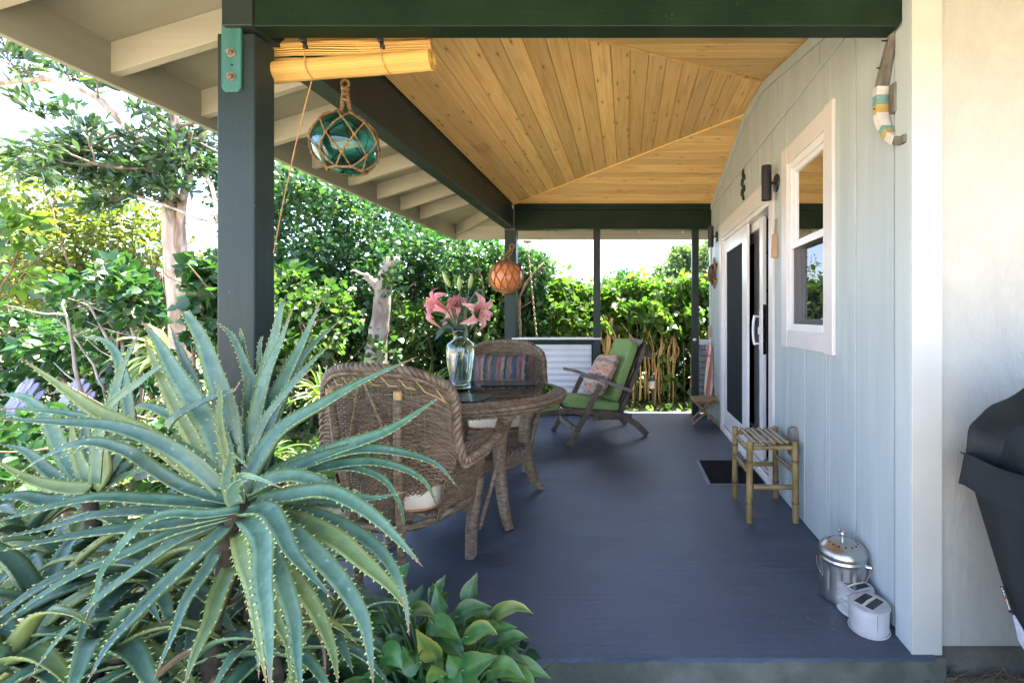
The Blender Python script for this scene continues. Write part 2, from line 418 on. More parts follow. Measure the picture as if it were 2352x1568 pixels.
MT['mat'] = surf('black fibre doormat', (0.008, 0.008, 0.010), (0.022, 0.022, 0.024), nscale=160, rough=1.0, bump=0.006, bscale=260, spec=0.1)
MT['matedge'] = surf('grey rubber edge', (0.16, 0.18, 0.22), (0.22, 0.24, 0.28), nscale=40, rough=0.6)
MT['cover'] = surf('black polyester cover', (0.010, 0.013, 0.015), (0.017, 0.021, 0.023), nscale=7, rough=0.55, rough2=0.7, bump=0.004, bscale=5, spots=(60, 0.74, (0.10, 0.11, 0.10), 0.35), spec=0.35)
MT['tag'] = surf('black woven label', (0.010, 0.010, 0.012), None, rough=0.8)
MT['tagwhite'] = surf('white woven lettering', (0.75, 0.75, 0.75), None, rough=0.8)
MT['tagorange'] = surf('orange woven lettering', (0.75, 0.22, 0.03), None, rough=0.8)
MT['greyband'] = surf('lavender grey webbing', (0.36, 0.35, 0.43), (0.42, 0.41, 0.49), nscale=40, rough=0.8)
MT['screen'] = surf('charcoal insect screen', (0.018, 0.021, 0.022), (0.024, 0.027, 0.028), nscale=3, rough=0.85, spec=0.15)
MT['pane'] = pane_mat('window glass', (0.86, 0.9, 0.88), 0.05)
MT['tableglass'] = pane_mat('table glass', (0.62, 0.66, 0.64), 0.06)
MT['screen_fine'] = screen_mat('fine insect screen')
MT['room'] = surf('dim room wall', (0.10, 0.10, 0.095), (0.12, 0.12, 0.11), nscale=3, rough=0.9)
MT['linen'] = surf('white linen', (0.55, 0.53, 0.50), (0.62, 0.60, 0.57), nscale=10, rough=0.9)
MT['bluepaint'] = surf('dusty blue rattan', (0.060, 0.10, 0.16), (0.09, 0.14, 0.21), nscale=20, rough=0.6)
MT['vase'] = glass_mat('clear vase glass', (0.97, 0.99, 0.98), 0.0, 1.47)
MT['water'] = glass_mat('vase water', (0.96, 0.98, 0.97), 0.0, 1.33)
MT['corr'] = surf('white corrugated steel', (0.56, 0.56, 0.57), (0.62, 0.62, 0.63), nscale=5, rough=0.4, spots=(22, 0.70, (0.38, 0.36, 0.34), 0.4))
MT['galv'] = surf('galvanised corrugated steel', (0.30, 0.31, 0.33), (0.40, 0.41, 0.43), nscale=16, rough=0.35, metal=0.7)
MT['chain'] = surf('tarnished brass chain', (0.30, 0.24, 0.14), (0.45, 0.38, 0.25), nscale=40, rough=0.4, metal=0.7)
MT['driftwood'] = surf('grey weathered timber', (0.085, 0.075, 0.058), (0.20, 0.18, 0.145), scale=(1, 1, 0.3), nscale=26, rough=0.85, bump=0.002, bscale=70)
MT['tealpaint'] = surf('worn teal paint', (0.13, 0.26, 0.25), (0.20, 0.33, 0.31), nscale=30, rough=0.7)
MT['mustard'] = surf('worn mustard paint', (0.42, 0.27, 0.07), (0.50, 0.34, 0.11), nscale=30, rough=0.7)
MT['chalk'] = surf('worn pale paint', (0.52, 0.47, 0.42), (0.62, 0.57, 0.52), nscale=30, rough=0.7)
MT['umb_o'] = surf('orange umbrella cloth', (0.55, 0.13, 0.05), (0.62, 0.17, 0.07), nscale=12, rough=0.6)
MT['umb_w'] = surf('white umbrella cloth', (0.60, 0.55, 0.50), (0.66, 0.61, 0.56), nscale=12, rough=0.6)
MT['carved'] = surf('carved brown wood', (0.055, 0.030, 0.014), (0.33, 0.21, 0.10), nscale=34, rough=0.6, bump=0.004, bscale=60, contrast=(0.42, 0.58))
MT['carved_dark'] = surf('dark carved wood', (0.045, 0.027, 0.014), (0.11, 0.07, 0.036), nscale=28, rough=0.6, bump=0.003, bscale=60)
MT['woodtag'] = surf('pale wooden block', (0.42, 0.25, 0.14), (0.52, 0.33, 0.20), scale=(1, 1, 0.2), nscale=20, rough=0.6)
MT['lavender'] = surf('lavender painted timber', (0.20, 0.19, 0.27), (0.24, 0.23, 0.315), nscale=10, rough=0.6, bump=0.001)
MT['bark'] = surf('pale peeling bark', (0.20, 0.135, 0.095), (0.50, 0.40, 0.32), scale=(1, 1, 0.3), nscale=9, detail=9, rough=0.85, distort=1.2, bump=0.016, bscale=22, bvec=(1, 1, 0.28), contrast=(0.36, 0.62))
MT['bark2'] = surf('grey pink bark', (0.17, 0.13, 0.11), (0.45, 0.37, 0.33), scale=(1, 1, 0.35), nscale=8, detail=9, rough=0.9, bump=0.012, bscale=26, bvec=(1, 1, 0.25))
MT['stalk'] = surf('dark aloe stalk', (0.020, 0.015, 0.010), (0.060, 0.045, 0.028), nscale=24, rough=0.9, bump=0.004, bscale=60)
MT['twig'] = surf('brown twig bark', (0.09, 0.058, 0.036), (0.22, 0.15, 0.095), nscale=20, rough=0.9, bump=0.003, bscale=60)
MT['stem'] = surf('tan hedge stem', (0.46, 0.27, 0.09), (0.66, 0.44, 0.18), scale=(1, 1, 0.4), nscale=14, rough=0.75, bump=0.003, bscale=50, objrand=0.2)
MT['soil'] = surf('pale sandy garden soil', (0.22, 0.175, 0.115), (0.40, 0.33, 0.23), nscale=5, detail=10, rough=1.0, bump=0.03, bscale=20, spots=(2.2, 0.56, (0.075, 0.10, 0.03), 0.9))
MT['bedsoil'] = surf('dark bed soil', (0.014, 0.011, 0.008), (0.055, 0.042, 0.028), nscale=14, detail=10, rough=1.0, bump=0.03, bscale=40)
MT['gravel'] = surf('pale gravel added for bounce', (0.40, 0.34, 0.245), (0.58, 0.50, 0.375), nscale=60, detail=8, rough=1.0, bump=0.02, bscale=90)  # pale tone for the unseen ground added to bounce sunlight
MT['dry'] = surf('dry grass litter', (0.10, 0.065, 0.032), (0.22, 0.15, 0.075), nscale=10, rough=0.95, island=0.35)
MT['aloe'] = aloe_mat('blue green aloe flesh', (0.040, 0.104, 0.066), (0.098, 0.178, 0.118), (0.20, 0.285, 0.090), (0.22, 0.09, 0.04))
MT['aloe_y'] = aloe_mat('yellowing aloe flesh', (0.105, 0.155, 0.045), (0.165, 0.215, 0.068), (0.36, 0.38, 0.10), (0.24, 0.10, 0.045))
MT['thorn'] = surf('lime aloe teeth', (0.28, 0.35, 0.11), (0.42, 0.46, 0.17), nscale=20, rough=0.5)
MT['l_guava'] = leaf_mat('dark glossy tree leaf', (0.020, 0.052, 0.024), (0.070, 0.118, 0.052), transl=0.3, rough=0.33)
MT['l_yellow'] = leaf_mat('yellow green leaf', (0.060, 0.085, 0.018), (0.165, 0.185, 0.042), transl=0.5)
MT['l_mid'] = leaf_mat('mid green leaf', (0.026, 0.072, 0.018), (0.085, 0.150, 0.038), transl=0.42, rough=0.36)
MT['l_dark'] = leaf_mat('deep green broad leaf', (0.014, 0.052, 0.018), (0.050, 0.118, 0.036), transl=0.3, rough=0.33)
MT['l_vine'] = leaf_mat('fresh vine leaf', (0.016, 0.060, 0.022), (0.062, 0.135, 0.042), transl=0.35, rough=0.38)
MT['l_hedge'] = leaf_mat('bright hedge leaf', (0.032, 0.082, 0.016), (0.105, 0.175, 0.036), transl=0.5, rough=0.30)
MT['l_far'] = leaf_mat('far tree leaf', (0.055, 0.095, 0.045), (0.13, 0.19, 0.085), transl=0.35)
MT['l_fardry'] = leaf_mat('far wispy leaf', (0.13, 0.13, 0.085), (0.26, 0.25, 0.15), transl=0.4)
MT['l_brown'] = leaf_mat('bronze leaf', (0.035, 0.018, 0.012), (0.13, 0.06, 0.030), transl=0.3, tcol=(1.7, 1.0, 0.6))
MT['l_strap'] = leaf_mat('strap leaf', (0.055, 0.125, 0.018), (0.21, 0.30, 0.048), transl=0.45, rough=0.35)
MT['l_stripe'] = leaf_mat('striped cordyline leaf', (0.055, 0.120, 0.022), (0.30, 0.36, 0.11), transl=0.4, rough=0.35)
MT['l_under'] = leaf_mat('undergrowth blade', (0.014, 0.040, 0.020), (0.050, 0.095, 0.045), transl=0.2)
MT['peace'] = None
MT['petal'] = None


# special materials
def special_materials():
    # porch floor: brushed-on slate blue paint over trowelled concrete
    m = bpy.data.materials.new('slate blue floor paint')
    nt, N, L = nodes_of(m)
    out = N.new('ShaderNodeOutputMaterial'); p = N.new('ShaderNodeBsdfPrincipled'); tc = N.new('ShaderNodeTexCoord')
    mp = N.new('ShaderNodeMapping'); mp.inputs['Scale'].default_value = (0.35, 7.0, 1); L.new(tc.outputs['Object'], mp.inputs[0])
    n1 = N.new('ShaderNodeTexNoise'); n1.inputs['Scale'].default_value = 6; n1.inputs['Detail'].default_value = 10; n1.inputs['Roughness'].default_value = 0.7; L.new(mp.outputs[0], n1.inputs['Vector'])
    n2 = N.new('ShaderNodeTexNoise'); n2.inputs['Scale'].default_value = 1.6; n2.inputs['Detail'].default_value = 5; L.new(tc.outputs['Object'], n2.inputs['Vector'])
    r = ramp(nt, [(0.32, (0.037, 0.049, 0.068)), (0.68, (0.074, 0.089, 0.120))]); L.new(n1.outputs['Fac'], r.inputs[0])
    r2 = ramp(nt, [(0.35, (0.82, 0.83, 0.82)), (0.65, (1.14, 1.14, 1.17))]); L.new(n2.outputs['Fac'], r2.inputs[0])
    mx = N.new('ShaderNodeMixRGB'); mx.blend_type = 'MULTIPLY'; mx.inputs[0].default_value = 1; L.new(r.outputs[0], mx.inputs[1]); L.new(r2.outputs[0], mx.inputs[2])
    # rubbed patches
    n4 = N.new('ShaderNodeTexNoise'); n4.inputs['Scale'].default_value = 4.5; n4.inputs['Detail'].default_value = 9; n4.inputs['Roughness'].default_value = 0.68; L.new(tc.outputs['Object'], n4.inputs['Vector'])
    r4 = ramp(nt, [(0.56, (0, 0, 0)), (0.70, (0.45, 0.45, 0.45))]); L.new(n4.outputs['Fac'], r4.inputs[0])
    mx4 = N.new('ShaderNodeMixRGB'); L.new(r4.outputs[0], mx4.inputs[0]); L.new(mx.outputs[0], mx4.inputs[1]); mx4.inputs[2].default_value = (0.040, 0.050, 0.056, 1)
    mx = mx4
    # scuffs and pale specks
    n3 = N.new('ShaderNodeTexNoise'); n3.inputs['Scale'].default_value = 90; n3.inputs['Detail'].default_value = 2; L.new(tc.outputs['Object'], n3.inputs['Vector'])
    r3 = ramp(nt, [(0.735, (0, 0, 0)), (0.77, (0.6, 0.6, 0.6))]); L.new(n3.outputs['Fac'], r3.inputs[0])
    mx2 = N.new('ShaderNodeMixRGB'); L.new(r3.outputs[0], mx2.inputs[0]); L.new(mx.outputs[0], mx2.inputs[1]); mx2.inputs[2].default_value = (0.22, 0.22, 0.24, 1)
    L.new(mx2.outputs[0], p.inputs['Base Color'])
    rr = N.new('ShaderNodeMapRange'); rr.inputs[1].default_value = 0.3; rr.inputs[2].default_value = 0.7; rr.inputs[3].default_value = 0.34; rr.inputs[4].default_value = 0.56
    L.new(n1.outputs['Fac'], rr.inputs[0]); L.new(rr.outputs[0], p.inputs['Roughness'])
    b = N.new('ShaderNodeBump'); b.inputs['Distance'].default_value = 0.0035; L.new(n1.outputs['Fac'], b.inputs['Height']); L.new(b.outputs[0], p.inputs['Normal'])
    L.new(p.outputs[0], out.inputs[0])
    MT['floor'] = m
    # broad leaf with pale veins and burnt margin (attribute zone: r = burn, g = yellow, b = across)
    m = bpy.data.materials.new('glossy ribbed leaf')
    nt, N, L = nodes_of(m)
    out = N.new('ShaderNodeOutputMaterial'); p = N.new('ShaderNodeBsdfPrincipled'); p.inputs['Roughness'].default_value = 0.38
    at_ = N.new('ShaderNodeAttribute'); at_.attribute_name = 'zone'
    sp = N.new('ShaderNodeSeparateColor'); L.new(at_.outputs['Color'], sp.inputs[0])
    tc = N.new('ShaderNodeTexCoord'); nz = N.new('ShaderNodeTexNoise'); nz.inputs['Scale'].default_value = 30; nz.inputs['Detail'].default_value = 4; L.new(tc.outputs['Object'], nz.inputs['Vector'])
    r = ramp(nt, [(0.3, (0.016, 0.076, 0.018)), (0.7, (0.042, 0.135, 0.030))]); L.new(nz.outputs['Fac'], r.inputs[0])
    oi = N.new('ShaderNodeObjectInfo'); hs = N.new('ShaderNodeHueSaturation'); mr = N.new('ShaderNodeMapRange'); mr.inputs[3].default_value = 0.65; mr.inputs[4].default_value = 1.4
    L.new(oi.outputs['Random'], mr.inputs[0]); L.new(mr.outputs[0], hs.inputs['Value']); L.new(r.outputs[0], hs.inputs['Color'])
    my = N.new('ShaderNodeMixRGB'); L.new(sp.outputs[1], my.inputs[0]); L.new(hs.outputs[0], my.inputs[1]); my.inputs[2].default_value = (0.30, 0.28, 0.06, 1)
    mb = N.new('ShaderNodeMixRGB'); L.new(sp.outputs[0], mb.inputs[0]); L.new(my.outputs[0], mb.inputs[1]); mb.inputs[2].default_value = (0.11, 0.055, 0.028, 1)
    L.new(mb.outputs[0], p.inputs['Base Color'])
    t = N.new('ShaderNodeBsdfTranslucent'); L.new(mb.outputs[0], t.inputs[0])
    mx = N.new('ShaderNodeMixShader'); mx.inputs[0].default_value = 0.25; L.new(p.outputs[0], mx.inputs[1]); L.new(t.outputs[0], mx.inputs[2]); L.new(mx.outputs[0], out.inputs[0])
    MT['peace'] = m
    # lily petal: deep pink heart fading to a pale margin (attribute zone r = pink)
    m = bpy.data.materials.new('pink lily petal')
    nt, N, L = nodes_of(m)
    out = N.new('ShaderNodeOutputMaterial'); p = N.new('ShaderNodeBsdfPrincipled'); p.inputs['Roughness'].default_value = 0.5
    at_ = N.new('ShaderNodeAttribute'); at_.attribute_name = 'zone'
    sp = N.new('ShaderNodeSeparateColor'); L.new(at_.outputs['Color'], sp.inputs[0])
    r = ramp(nt, [(0.0, (0.72, 0.50, 0.44)), (0.45, (0.72, 0.22, 0.25)), (1.0, (0.66, 0.075, 0.12))]); L.new(sp.outputs[0], r.inputs[0])
    L.new(r.outputs[0], p.inputs['Base Color'])
    t = N.new('ShaderNodeBsdfTranslucent'); L.new(r.outputs[0], t.inputs[0])
    mx = N.new('ShaderNodeMixShader'); mx.inputs[0].default_value = 0.35; L.new(p.outputs[0], mx.inputs[1]); L.new(t.outputs[0], mx.inputs[2]); L.new(mx.outputs[0], out.inputs[0])
    MT['petal'] = m
    MT['lilystem'] = surf('lily green', (0.045, 0.115, 0.030), (0.075, 0.16, 0.045), nscale=20, rough=0.4, transl=0.1)
    MT['lilyleaf'] = surf('dark lily leaf', (0.012, 0.042, 0.018), (0.022, 0.062, 0.026), nscale=15, rough=0.4, transl=0.15)
    MT['bud'] = surf('lily bud', (0.22, 0.30, 0.080), (0.36, 0.40, 0.15), scale=(1, 1, 0.15), nscale=30, rough=0.5)
    MT['anther'] = surf('rust anther', (0.22, 0.055, 0.015), None, rough=0.8)


special_materials()


# ------------------------------------------------------------------ objects and properties
def tag(o, label=None, cat=None, group=None, kind=None):
    if label: o['label'] = label
    if cat: o['category'] = cat
    if group: o['group'] = group
    if kind: o['kind'] = kind
    return o


def thing(name, label, cat, loc=(0, 0, 0), rz=0.0, group=None):
    o = bpy.data.objects.new(name, None)
    COL.objects.link(o)
    o.empty_display_size = 0.1
    o.location = loc
    o.rotation_euler = (0, 0, rz)
    return tag(o, label, cat, group)


def origin_of(o):
    v = Vector((0, 0, 0))
    while o is not None:
        v += o.location
        o = o.parent
    return v


class MB:
    """Collects shapes; build() links them as one mesh object."""
    def __init__(self):
        self.v, self.f, self.mi, self.cur = [], [], [], 0
        self.zone = None

    def add(self, vs, fs):
        o = len(self.v)
        self.v.extend([tuple(p) for p in vs])
        self.f.extend([tuple(i + o for i in f) for f in fs])
        self.mi.extend([self.cur] * len(fs))
        return self

    def box(self, x0, x1, y0, y1, z0, z1):
        return self.add([(x0, y0, z0), (x1, y0, z0), (x1, y1, z0), (x0, y1, z0), (x0, y0, z1), (x1, y0, z1), (x1, y1, z1), (x0, y1, z1)],
                        [(0, 3, 2, 1), (4, 5, 6, 7), (0, 1, 5, 4), (1, 2, 6, 5), (2, 3, 7, 6), (3, 0, 4, 7)])

    def bar(self, a, b, w, h, up=(0, 0, 1)):
        """Straight bar of rectangular section w x h (h along up) from a to b."""
        a, b, up = Vector(a), Vector(b), Vector(up)
        t = (b - a).normalized()
        s = t.cross(up)
        if s.length < 1e-5: s = t.cross(Vector((0, 1, 0)))
        s.normalize()
        u = s.cross(t).normalized()
        P = []
        for c in (a, b):
            for i, j in ((-1, -1), (1, -1), (1, 1), (-1, 1)):
                P.append(c + s * (i * w / 2) + u * (j * h / 2))
        return self.add(P, [(0, 1, 2, 3), (7, 6, 5, 4), (0, 4, 5, 1), (1, 5, 6, 2), (2, 6, 7, 3), (3, 7, 4, 0)])

    def tube(self, pts, rad, n=8, caps=True, closed=False, flat=1.0):
        pts = [Vector(p) for p in pts]
        m = len(pts)
        if not hasattr(rad, '__len__'): rad = [rad] * m
        P, prev = [], None
        for i in range(m):
            if closed:
                t = pts[(i + 1) % m] - pts[i - 1]
            else:
                t = pts[min(i + 1, m - 1)] - pts[max(i - 1, 0)]
            if t.length < 1e-9: t = Vector((0, 0, 1))
            t.normalize()
            if prev is None:
                ref = Vector((0, 0, 1)) if abs(t.z) < 0.9 else Vector((1, 0, 0))
                s = t.cross(ref).normalized()
            else:
                s = prev - t * prev.dot(t)
                if s.length < 1e-6: s = t.orthogonal()
                s.normalize()
            prev = s
            u = t.cross(s)
            for k in range(n):
                a = 2 * PI * k / n
                P.append(pts[i] + s * (math.cos(a) * rad[i]) + u * (math.sin(a) * rad[i] * flat))
        fs = []
        for i in range(m if closed else m - 1):
            j = (i + 1) % m
            for k in range(n):
                k2 = (k + 1) % n
                fs.append((i * n + k, i * n + k2, j * n + k2, j * n + k))
        if caps and not closed:
            fs.append(tuple(range(n - 1, -1, -1)))
            fs.append(tuple((m - 1) * n + k for k in range(n)))
        return self.add(P, fs)

    def lathe(self, prof, n=32, c=(0, 0, 0), caps=True):
        P, fs = [], []
        for r, z in prof:
            for k in range(n):
                a = 2 * PI * k / n
                P.append((c[0] + r * math.cos(a), c[1] + r * math.sin(a), c[2] + z))
        for i in range(len(prof) - 1):
            for k in range(n):
                k2 = (k + 1) % n
                fs.append((i * n + k, i * n + k2, (i + 1) * n + k2, (i + 1) * n + k))
        if caps:
            fs.append(tuple(range(n - 1, -1, -1)))
            fs.append(tuple((len(prof) - 1) * n + k for k in range(n)))
        return self.add(P, fs)

    def prism(self, bottom, top):
        """Closed body between two rings of equally many corners."""
        n = len(bottom)
        return self.add(list(bottom) + list(top), [tuple(range(n - 1, -1, -1)), tuple(range(n, 2 * n))] + [(i, (i + 1) % n, n + (i + 1) % n, n + i) for i in range(n)])

    def loft(self, rings, caps=True):
        n = len(rings[0])
        P = [p for r in rings for p in r]
        fs = []
        for i in range(len(rings) - 1):
            for k in range(n):
                k2 = (k + 1) % n
                fs.append((i * n + k, i * n + k2, (i + 1) * n + k2, (i + 1) * n + k))
        if caps:
            fs.append(tuple(range(n - 1, -1, -1)))
            fs.append(tuple((len(rings) - 1) * n + k for k in range(n)))
        return self.add(P, fs)

    def grid(self, rows):
        h, w = len(rows), len(rows[0])
        return self.add([p for r in rows for p in r], [(i * w + j, i * w + j + 1, (i + 1) * w + j + 1, (i + 1) * w + j) for i in range(h - 1) for j in range(w - 1)])

    def sphere(self, c, r, n=12, m=8, sx=1, sy=1, sz=1):
        prof = []
        rings = []
        for i in range(m + 1):
            a = -PI / 2 + PI * i / m
            rr, z = max(math.cos(a), 0.002) * r, math.sin(a) * r
            rings.append([(c[0] + sx * rr * math.cos(2 * PI * k / n), c[1] + sy * rr * math.sin(2 * PI * k / n), c[2] + sz * z) for k in range(n)])
        return self.loft(rings)

    def build(self, name, mat, parent=None, smooth=False, bevel=0.0, world=False, seg=2, kind=None, subsurf=0):
        me = bpy.data.meshes.new(name)
        v = self.v
        o = bpy.data.objects.new(name, me)
        if parent is not None and world:
            b = origin_of(parent)
            v = [(p[0] - b.x, p[1] - b.y, p[2] - b.z) for p in v]
        elif parent is None:
            a = np.array(v)
            b = ((a[:, 0].min() + a[:, 0].max()) / 2, (a[:, 1].min() + a[:, 1].max()) / 2, a[:, 2].min())
            v = (a - np.array(b)).tolist()
            o.location = b
        me.from_pydata(v, [], self.f)
        mats = mat if isinstance(mat, (list, tuple)) else [mat]
        for m in mats: me.materials.append(m)
        if len(mats) > 1: me.polygons.foreach_set('material_index', self.mi)
        if smooth: me.polygons.foreach_set('use_smooth', [True] * len(self.f))
        if self.zone is not None:
            ca = me.color_attributes.new('zone', 'FLOAT_COLOR', 'POINT')
            ca.data.foreach_set('color', np.array(self.zone, dtype=np.float32).ravel())
        me.update()
        COL.objects.link(o)
        if parent is not None: o.parent = parent
        if bevel:
            md = o.modifiers.new('bevel', 'BEVEL'); md.width = bevel; md.segments = seg; md.limit_method = 'ANGLE'; md.angle_limit = math.radians(40)
        if subsurf:
            md = o.modifiers.new('smooth', 'SUBSURF'); md.levels = subsurf; md.render_levels = subsurf
        if smooth and bevel == 0 and not subsurf and smooth != 'all':
            try: me.set_sharp_from_angle(angle=math.radians(50))
            except Exception: pass
        if kind: o['kind'] = kind
        return o


def copy_tree(o, parent=None, mats=None):
    c = o.copy()
    COL.objects.link(c)
    c.parent = parent
    for ch in list(o.children):
        copy_tree(ch, c)
    return c


def curve_pts(ctrl, n):
    """Catmull-Rom through control points."""
    P = [Vector(p) for p in ctrl]
    P = [P[0] * 2 - P[1]] + P + [P[-1] * 2 - P[-2]]
    out, segs = [], len(P) - 3
    for i in range(n):
        t = i / (n - 1) * segs
        k = min(int(t), segs - 1)
        t -= k
        a, b, c, d = P[k:k + 4]
        out.append(0.5 * ((2 * b) + (c - a) * t + (2 * a - 5 * b + 4 * c - d) * t * t + (3 * b - a - 3 * c + d) * t ** 3))
    return out


def rope_into(mb, path, R, r, strands=3, pitch=0.05, n=5, step=None):
    """Twisted rope: strands wound round a path."""
    path = [Vector(p) for p in path]
    L = sum((path[i + 1] - path[i]).length for i in range(len(path) - 1))
    k = max(8, int(L / (step or pitch / 7)))
    pts = curve_pts(path, k)
    prev, fr = None, []
    for i in range(k):
        t = (pts[min(i + 1, k - 1)] - pts[max(i - 1, 0)]).normalized()
        if prev is None: s = t.orthogonal().normalized()
        else:
            s = prev - t * prev.dot(t)
            s.normalize()
        prev = s
        fr.append((s, t.cross(s)))
    for q in range(strands):
        line = []
        for i in range(k):
            a = 2 * PI * (q / strands + L * i / (k - 1) / pitch)
            line.append(pts[i] + fr[i][0] * (R * math.cos(a)) + fr[i][1] * (R * math.sin(a)))
        mb.tube(line, r, n=n)


def wrapped(mb, ctrl, rad, pitch=0.009, n=10, depth=0.0022):
    """Cane-wrapped pole: ribbed tube."""
    ctrl = [Vector(p) for p in ctrl]
    L = sum((ctrl[i + 1] - ctrl[i]).length for i in range(len(ctrl) - 1))
    k = max(6, int(L / pitch) * 2)
    pts = curve_pts(ctrl, k) if len(ctrl) > 2 else [ctrl[0].lerp(ctrl[1], i / (k - 1)) for i in range(k)]
    if not hasattr(rad, '__len__'): rad = [rad, rad]
    rs = [np.interp(i / (k - 1), np.linspace(0, 1, len(rad)), rad) - (depth if i % 2 else 0) for i in range(k)]
    mb.tube(pts, rs, n=n)


def weave_into(mb, S, rows, cols, amp, r, samples=None, stakes=True, rs=None):
    """Basket weave over a surface S(u, v): strands along u going over and under stakes along v."""
    ns = samples or cols * 2
    for j in range(rows):
        v = (j + 0.5) / rows
        P = []
        for i in range(ns + 1):
            u = i / ns
            p = S(u, v)
            du = S(min(u + 0.004, 1), v) - S(max(u - 0.004, 0), v)
            dv = S(u, min(v + 0.004, 1)) - S(u, max(v - 0.004, 0))
            nn = du.cross(dv)
            if nn.length > 1e-9: nn.normalize()
            P.append(p + nn * (amp * math.cos(PI * cols * u + PI * j)))
        mb.tube(P, r, n=4, caps=False)
    if stakes:
        for i in range(cols + 1):
            u = i / cols
            mb.tube([S(u, k / 10) for k in range(11)], rs or r * 0.9, n=4, caps=False)


# ------------------------------------------------------------------ foliage
def leaf_template(kind):
    """Leaf outline, length 1 along +y, lying in xy, slight fold; returns verts, triangles."""
    if kind == 'ovate': w1, w2, y1, y2, f = 0.30, 0.27, 0.25, 0.62, 0.06
    elif kind == 'round': w1, w2, y1, y2, f = 0.42, 0.44, 0.18, 0.62, 0.07
    elif kind == 'lance': w1, w2, y1, y2, f = 0.12, 0.15, 0.30, 0.68, 0.03
    elif kind == 'heart': w1, w2, y1, y2, f = 0.46, 0.36, 0.10, 0.55, 0.08
    V = np.array([(0, 0, 0), (-w1, y1, f), (0, y1, 0), (w1, y1, f), (-w2, y2, f), (0, y2, 0), (w2, y2, f), (0, 1, -0.06)], dtype=np.float64)
    T = np.array([(0, 2, 1), (0, 3, 2), (1, 2, 5), (1, 5, 4), (2, 3, 6), (2, 6, 5), (4, 5, 7), (5, 6, 7)])
    return V, T


def unit(a):
    return a / np.maximum(np.linalg.norm(a, axis=1, keepdims=True), 1e-9)


def leaves(name, pts, size, mat, parent=None, kind='ovate', dirs=None, droop=0.3, up=0.6, jitter=0.35, k='stuff', rg=None):
    """Many leaves as one mesh. pts (N,3) leaf bases, dirs preferred growing directions."""
    rg = rg or rng
    pts = np.asarray(pts, dtype=np.float64)
    n = len(pts)
    V, T = leaf_template(kind)
    d = rg.normal(size=(n, 3))
    if dirs is not None: d = unit(d) * 0.75 + unit(np.asarray(dirs))
    d[:, 2] -= droop
    d = unit(d)
    nr = rg.normal(size=(n, 3)) * (1 - up) + np.array([0, 0, 1.0]) * up
    s = unit(np.cross(d, nr))
    u = np.cross(s, d)
    sc = size * (1 + jitter * rg.uniform(-1, 1, n))
    W = pts[:, None, :] + sc[:, None, None] * (V[None, :, 0, None] * s[:, None, :] + V[None, :, 1, None] * d[:, None, :] + V[None, :, 2, None] * u[:, None, :])
    W = W.reshape(-1, 3)
    Fc = (T[None] + (np.arange(n) * len(V))[:, None, None]).reshape(-1, 3)
    me = bpy.data.meshes.new(name)
    o = bpy.data.objects.new(name, me)
    if parent is not None:
        W = W - np.array(origin_of(parent))
    else:
        b = np.array([W[:, 0].mean(), W[:, 1].mean(), W[:, 2].min()])
        W = W - b
        o.location = b
    me.vertices.add(len(W)); me.vertices.foreach_set('co', W.ravel())
    me.loops.add(len(Fc) * 3); me.loops.foreach_set('vertex_index', Fc.ravel().astype(np.int32))
    me.polygons.add(len(Fc)); me.polygons.foreach_set('loop_start', np.arange(0, len(Fc) * 3, 3, dtype=np.int32))
    me.polygons.foreach_set('use_smooth', np.ones(len(Fc), dtype=bool))
    me.materials.append(mat)
    me.update(calc_edges=True)
    COL.objects.link(o)
    if parent is not None: o.parent = parent
    if k: o['kind'] = k
    return o


def clump_points(centers, radii, per, rg=None, shell=0.55):
    """Points in soft clumps, denser towards the outside of every clump."""
    rg = rg or rng
    out, dr = [], []
    for c, r, k in zip(centers, radii, per):
        r = np.atleast_1d(r)
        d = unit(rg.normal(size=(k, 3)))
        rad = rg.uniform(shell ** 3, 1, k) ** (1 / 3)
        out.append(np.asarray(c) + d * rad[:, None] * r)
        dr.append(d)
    return np.concatenate(out), np.concatenate(dr)


def fnoise(p, f, seed=0.0):
    """Cheap smooth pseudo-noise for shaping hedges, about -1..1."""
    x, y, z = p[:, 0] * f + seed, p[:, 1] * f + seed * 1.7, p[:, 2] * f - seed * 0.6
    return (np.sin(x * 1.7 + 1.3 * np.sin(y * 1.1 + z)) + np.sin(y * 2.1 + 1.1 * np.sin(z * 1.3 + x)) + np.sin(z * 1.9 + 1.2 * np.sin(x * 0.9 + y))) / 3


def limb(mb, ctrl, r0, r1, n=9, k=14, wob=0.0):
    pts = curve_pts(ctrl, k)
    if wob:
        pts = [p + Vector(rng.normal(size=3)) * wob for p in pts]
    mb.tube(pts, [r0 + (r1 - r0) * i / (k - 1) for i in range(k)], n=n)
    return pts


def branch_out(mb, start, d, length, r, depth, tips, spread=0.6, lift=0.1, kids=3):
    """Recursive limbs; collects the ends where leaves grow."""
    d = Vector(d).normalized()
    p = Vector(start)
    pts = [p.copy()]
    for i in range(4):
        d = (d + Vector(rng.normal(size=3)) * 0.22 + Vector((0, 0, lift * 0.3))).normalized()
        p = p + d * (length / 4)
        pts.append(p.copy())
    mb.tube(pts, [r * (1 - 0.45 * i / 4) for i in range(5)], n=6 if depth > 1 else 5)
    if depth <= 0:
        for q in pts[1:]: tips.append((q, d))
        return
    tips.append((pts[-1], d))
    for j in range(kids):
        q = pts[random.choice((2, 3, 4))]
        nd = (d + Vector(rng.normal(size=3)) * spread + Vector((0, 0, lift))).normalized()
        branch_out(mb, q, nd, length * random.uniform(0.55, 0.8), r * 0.52, depth - 1, tips, spread, lift, kids)


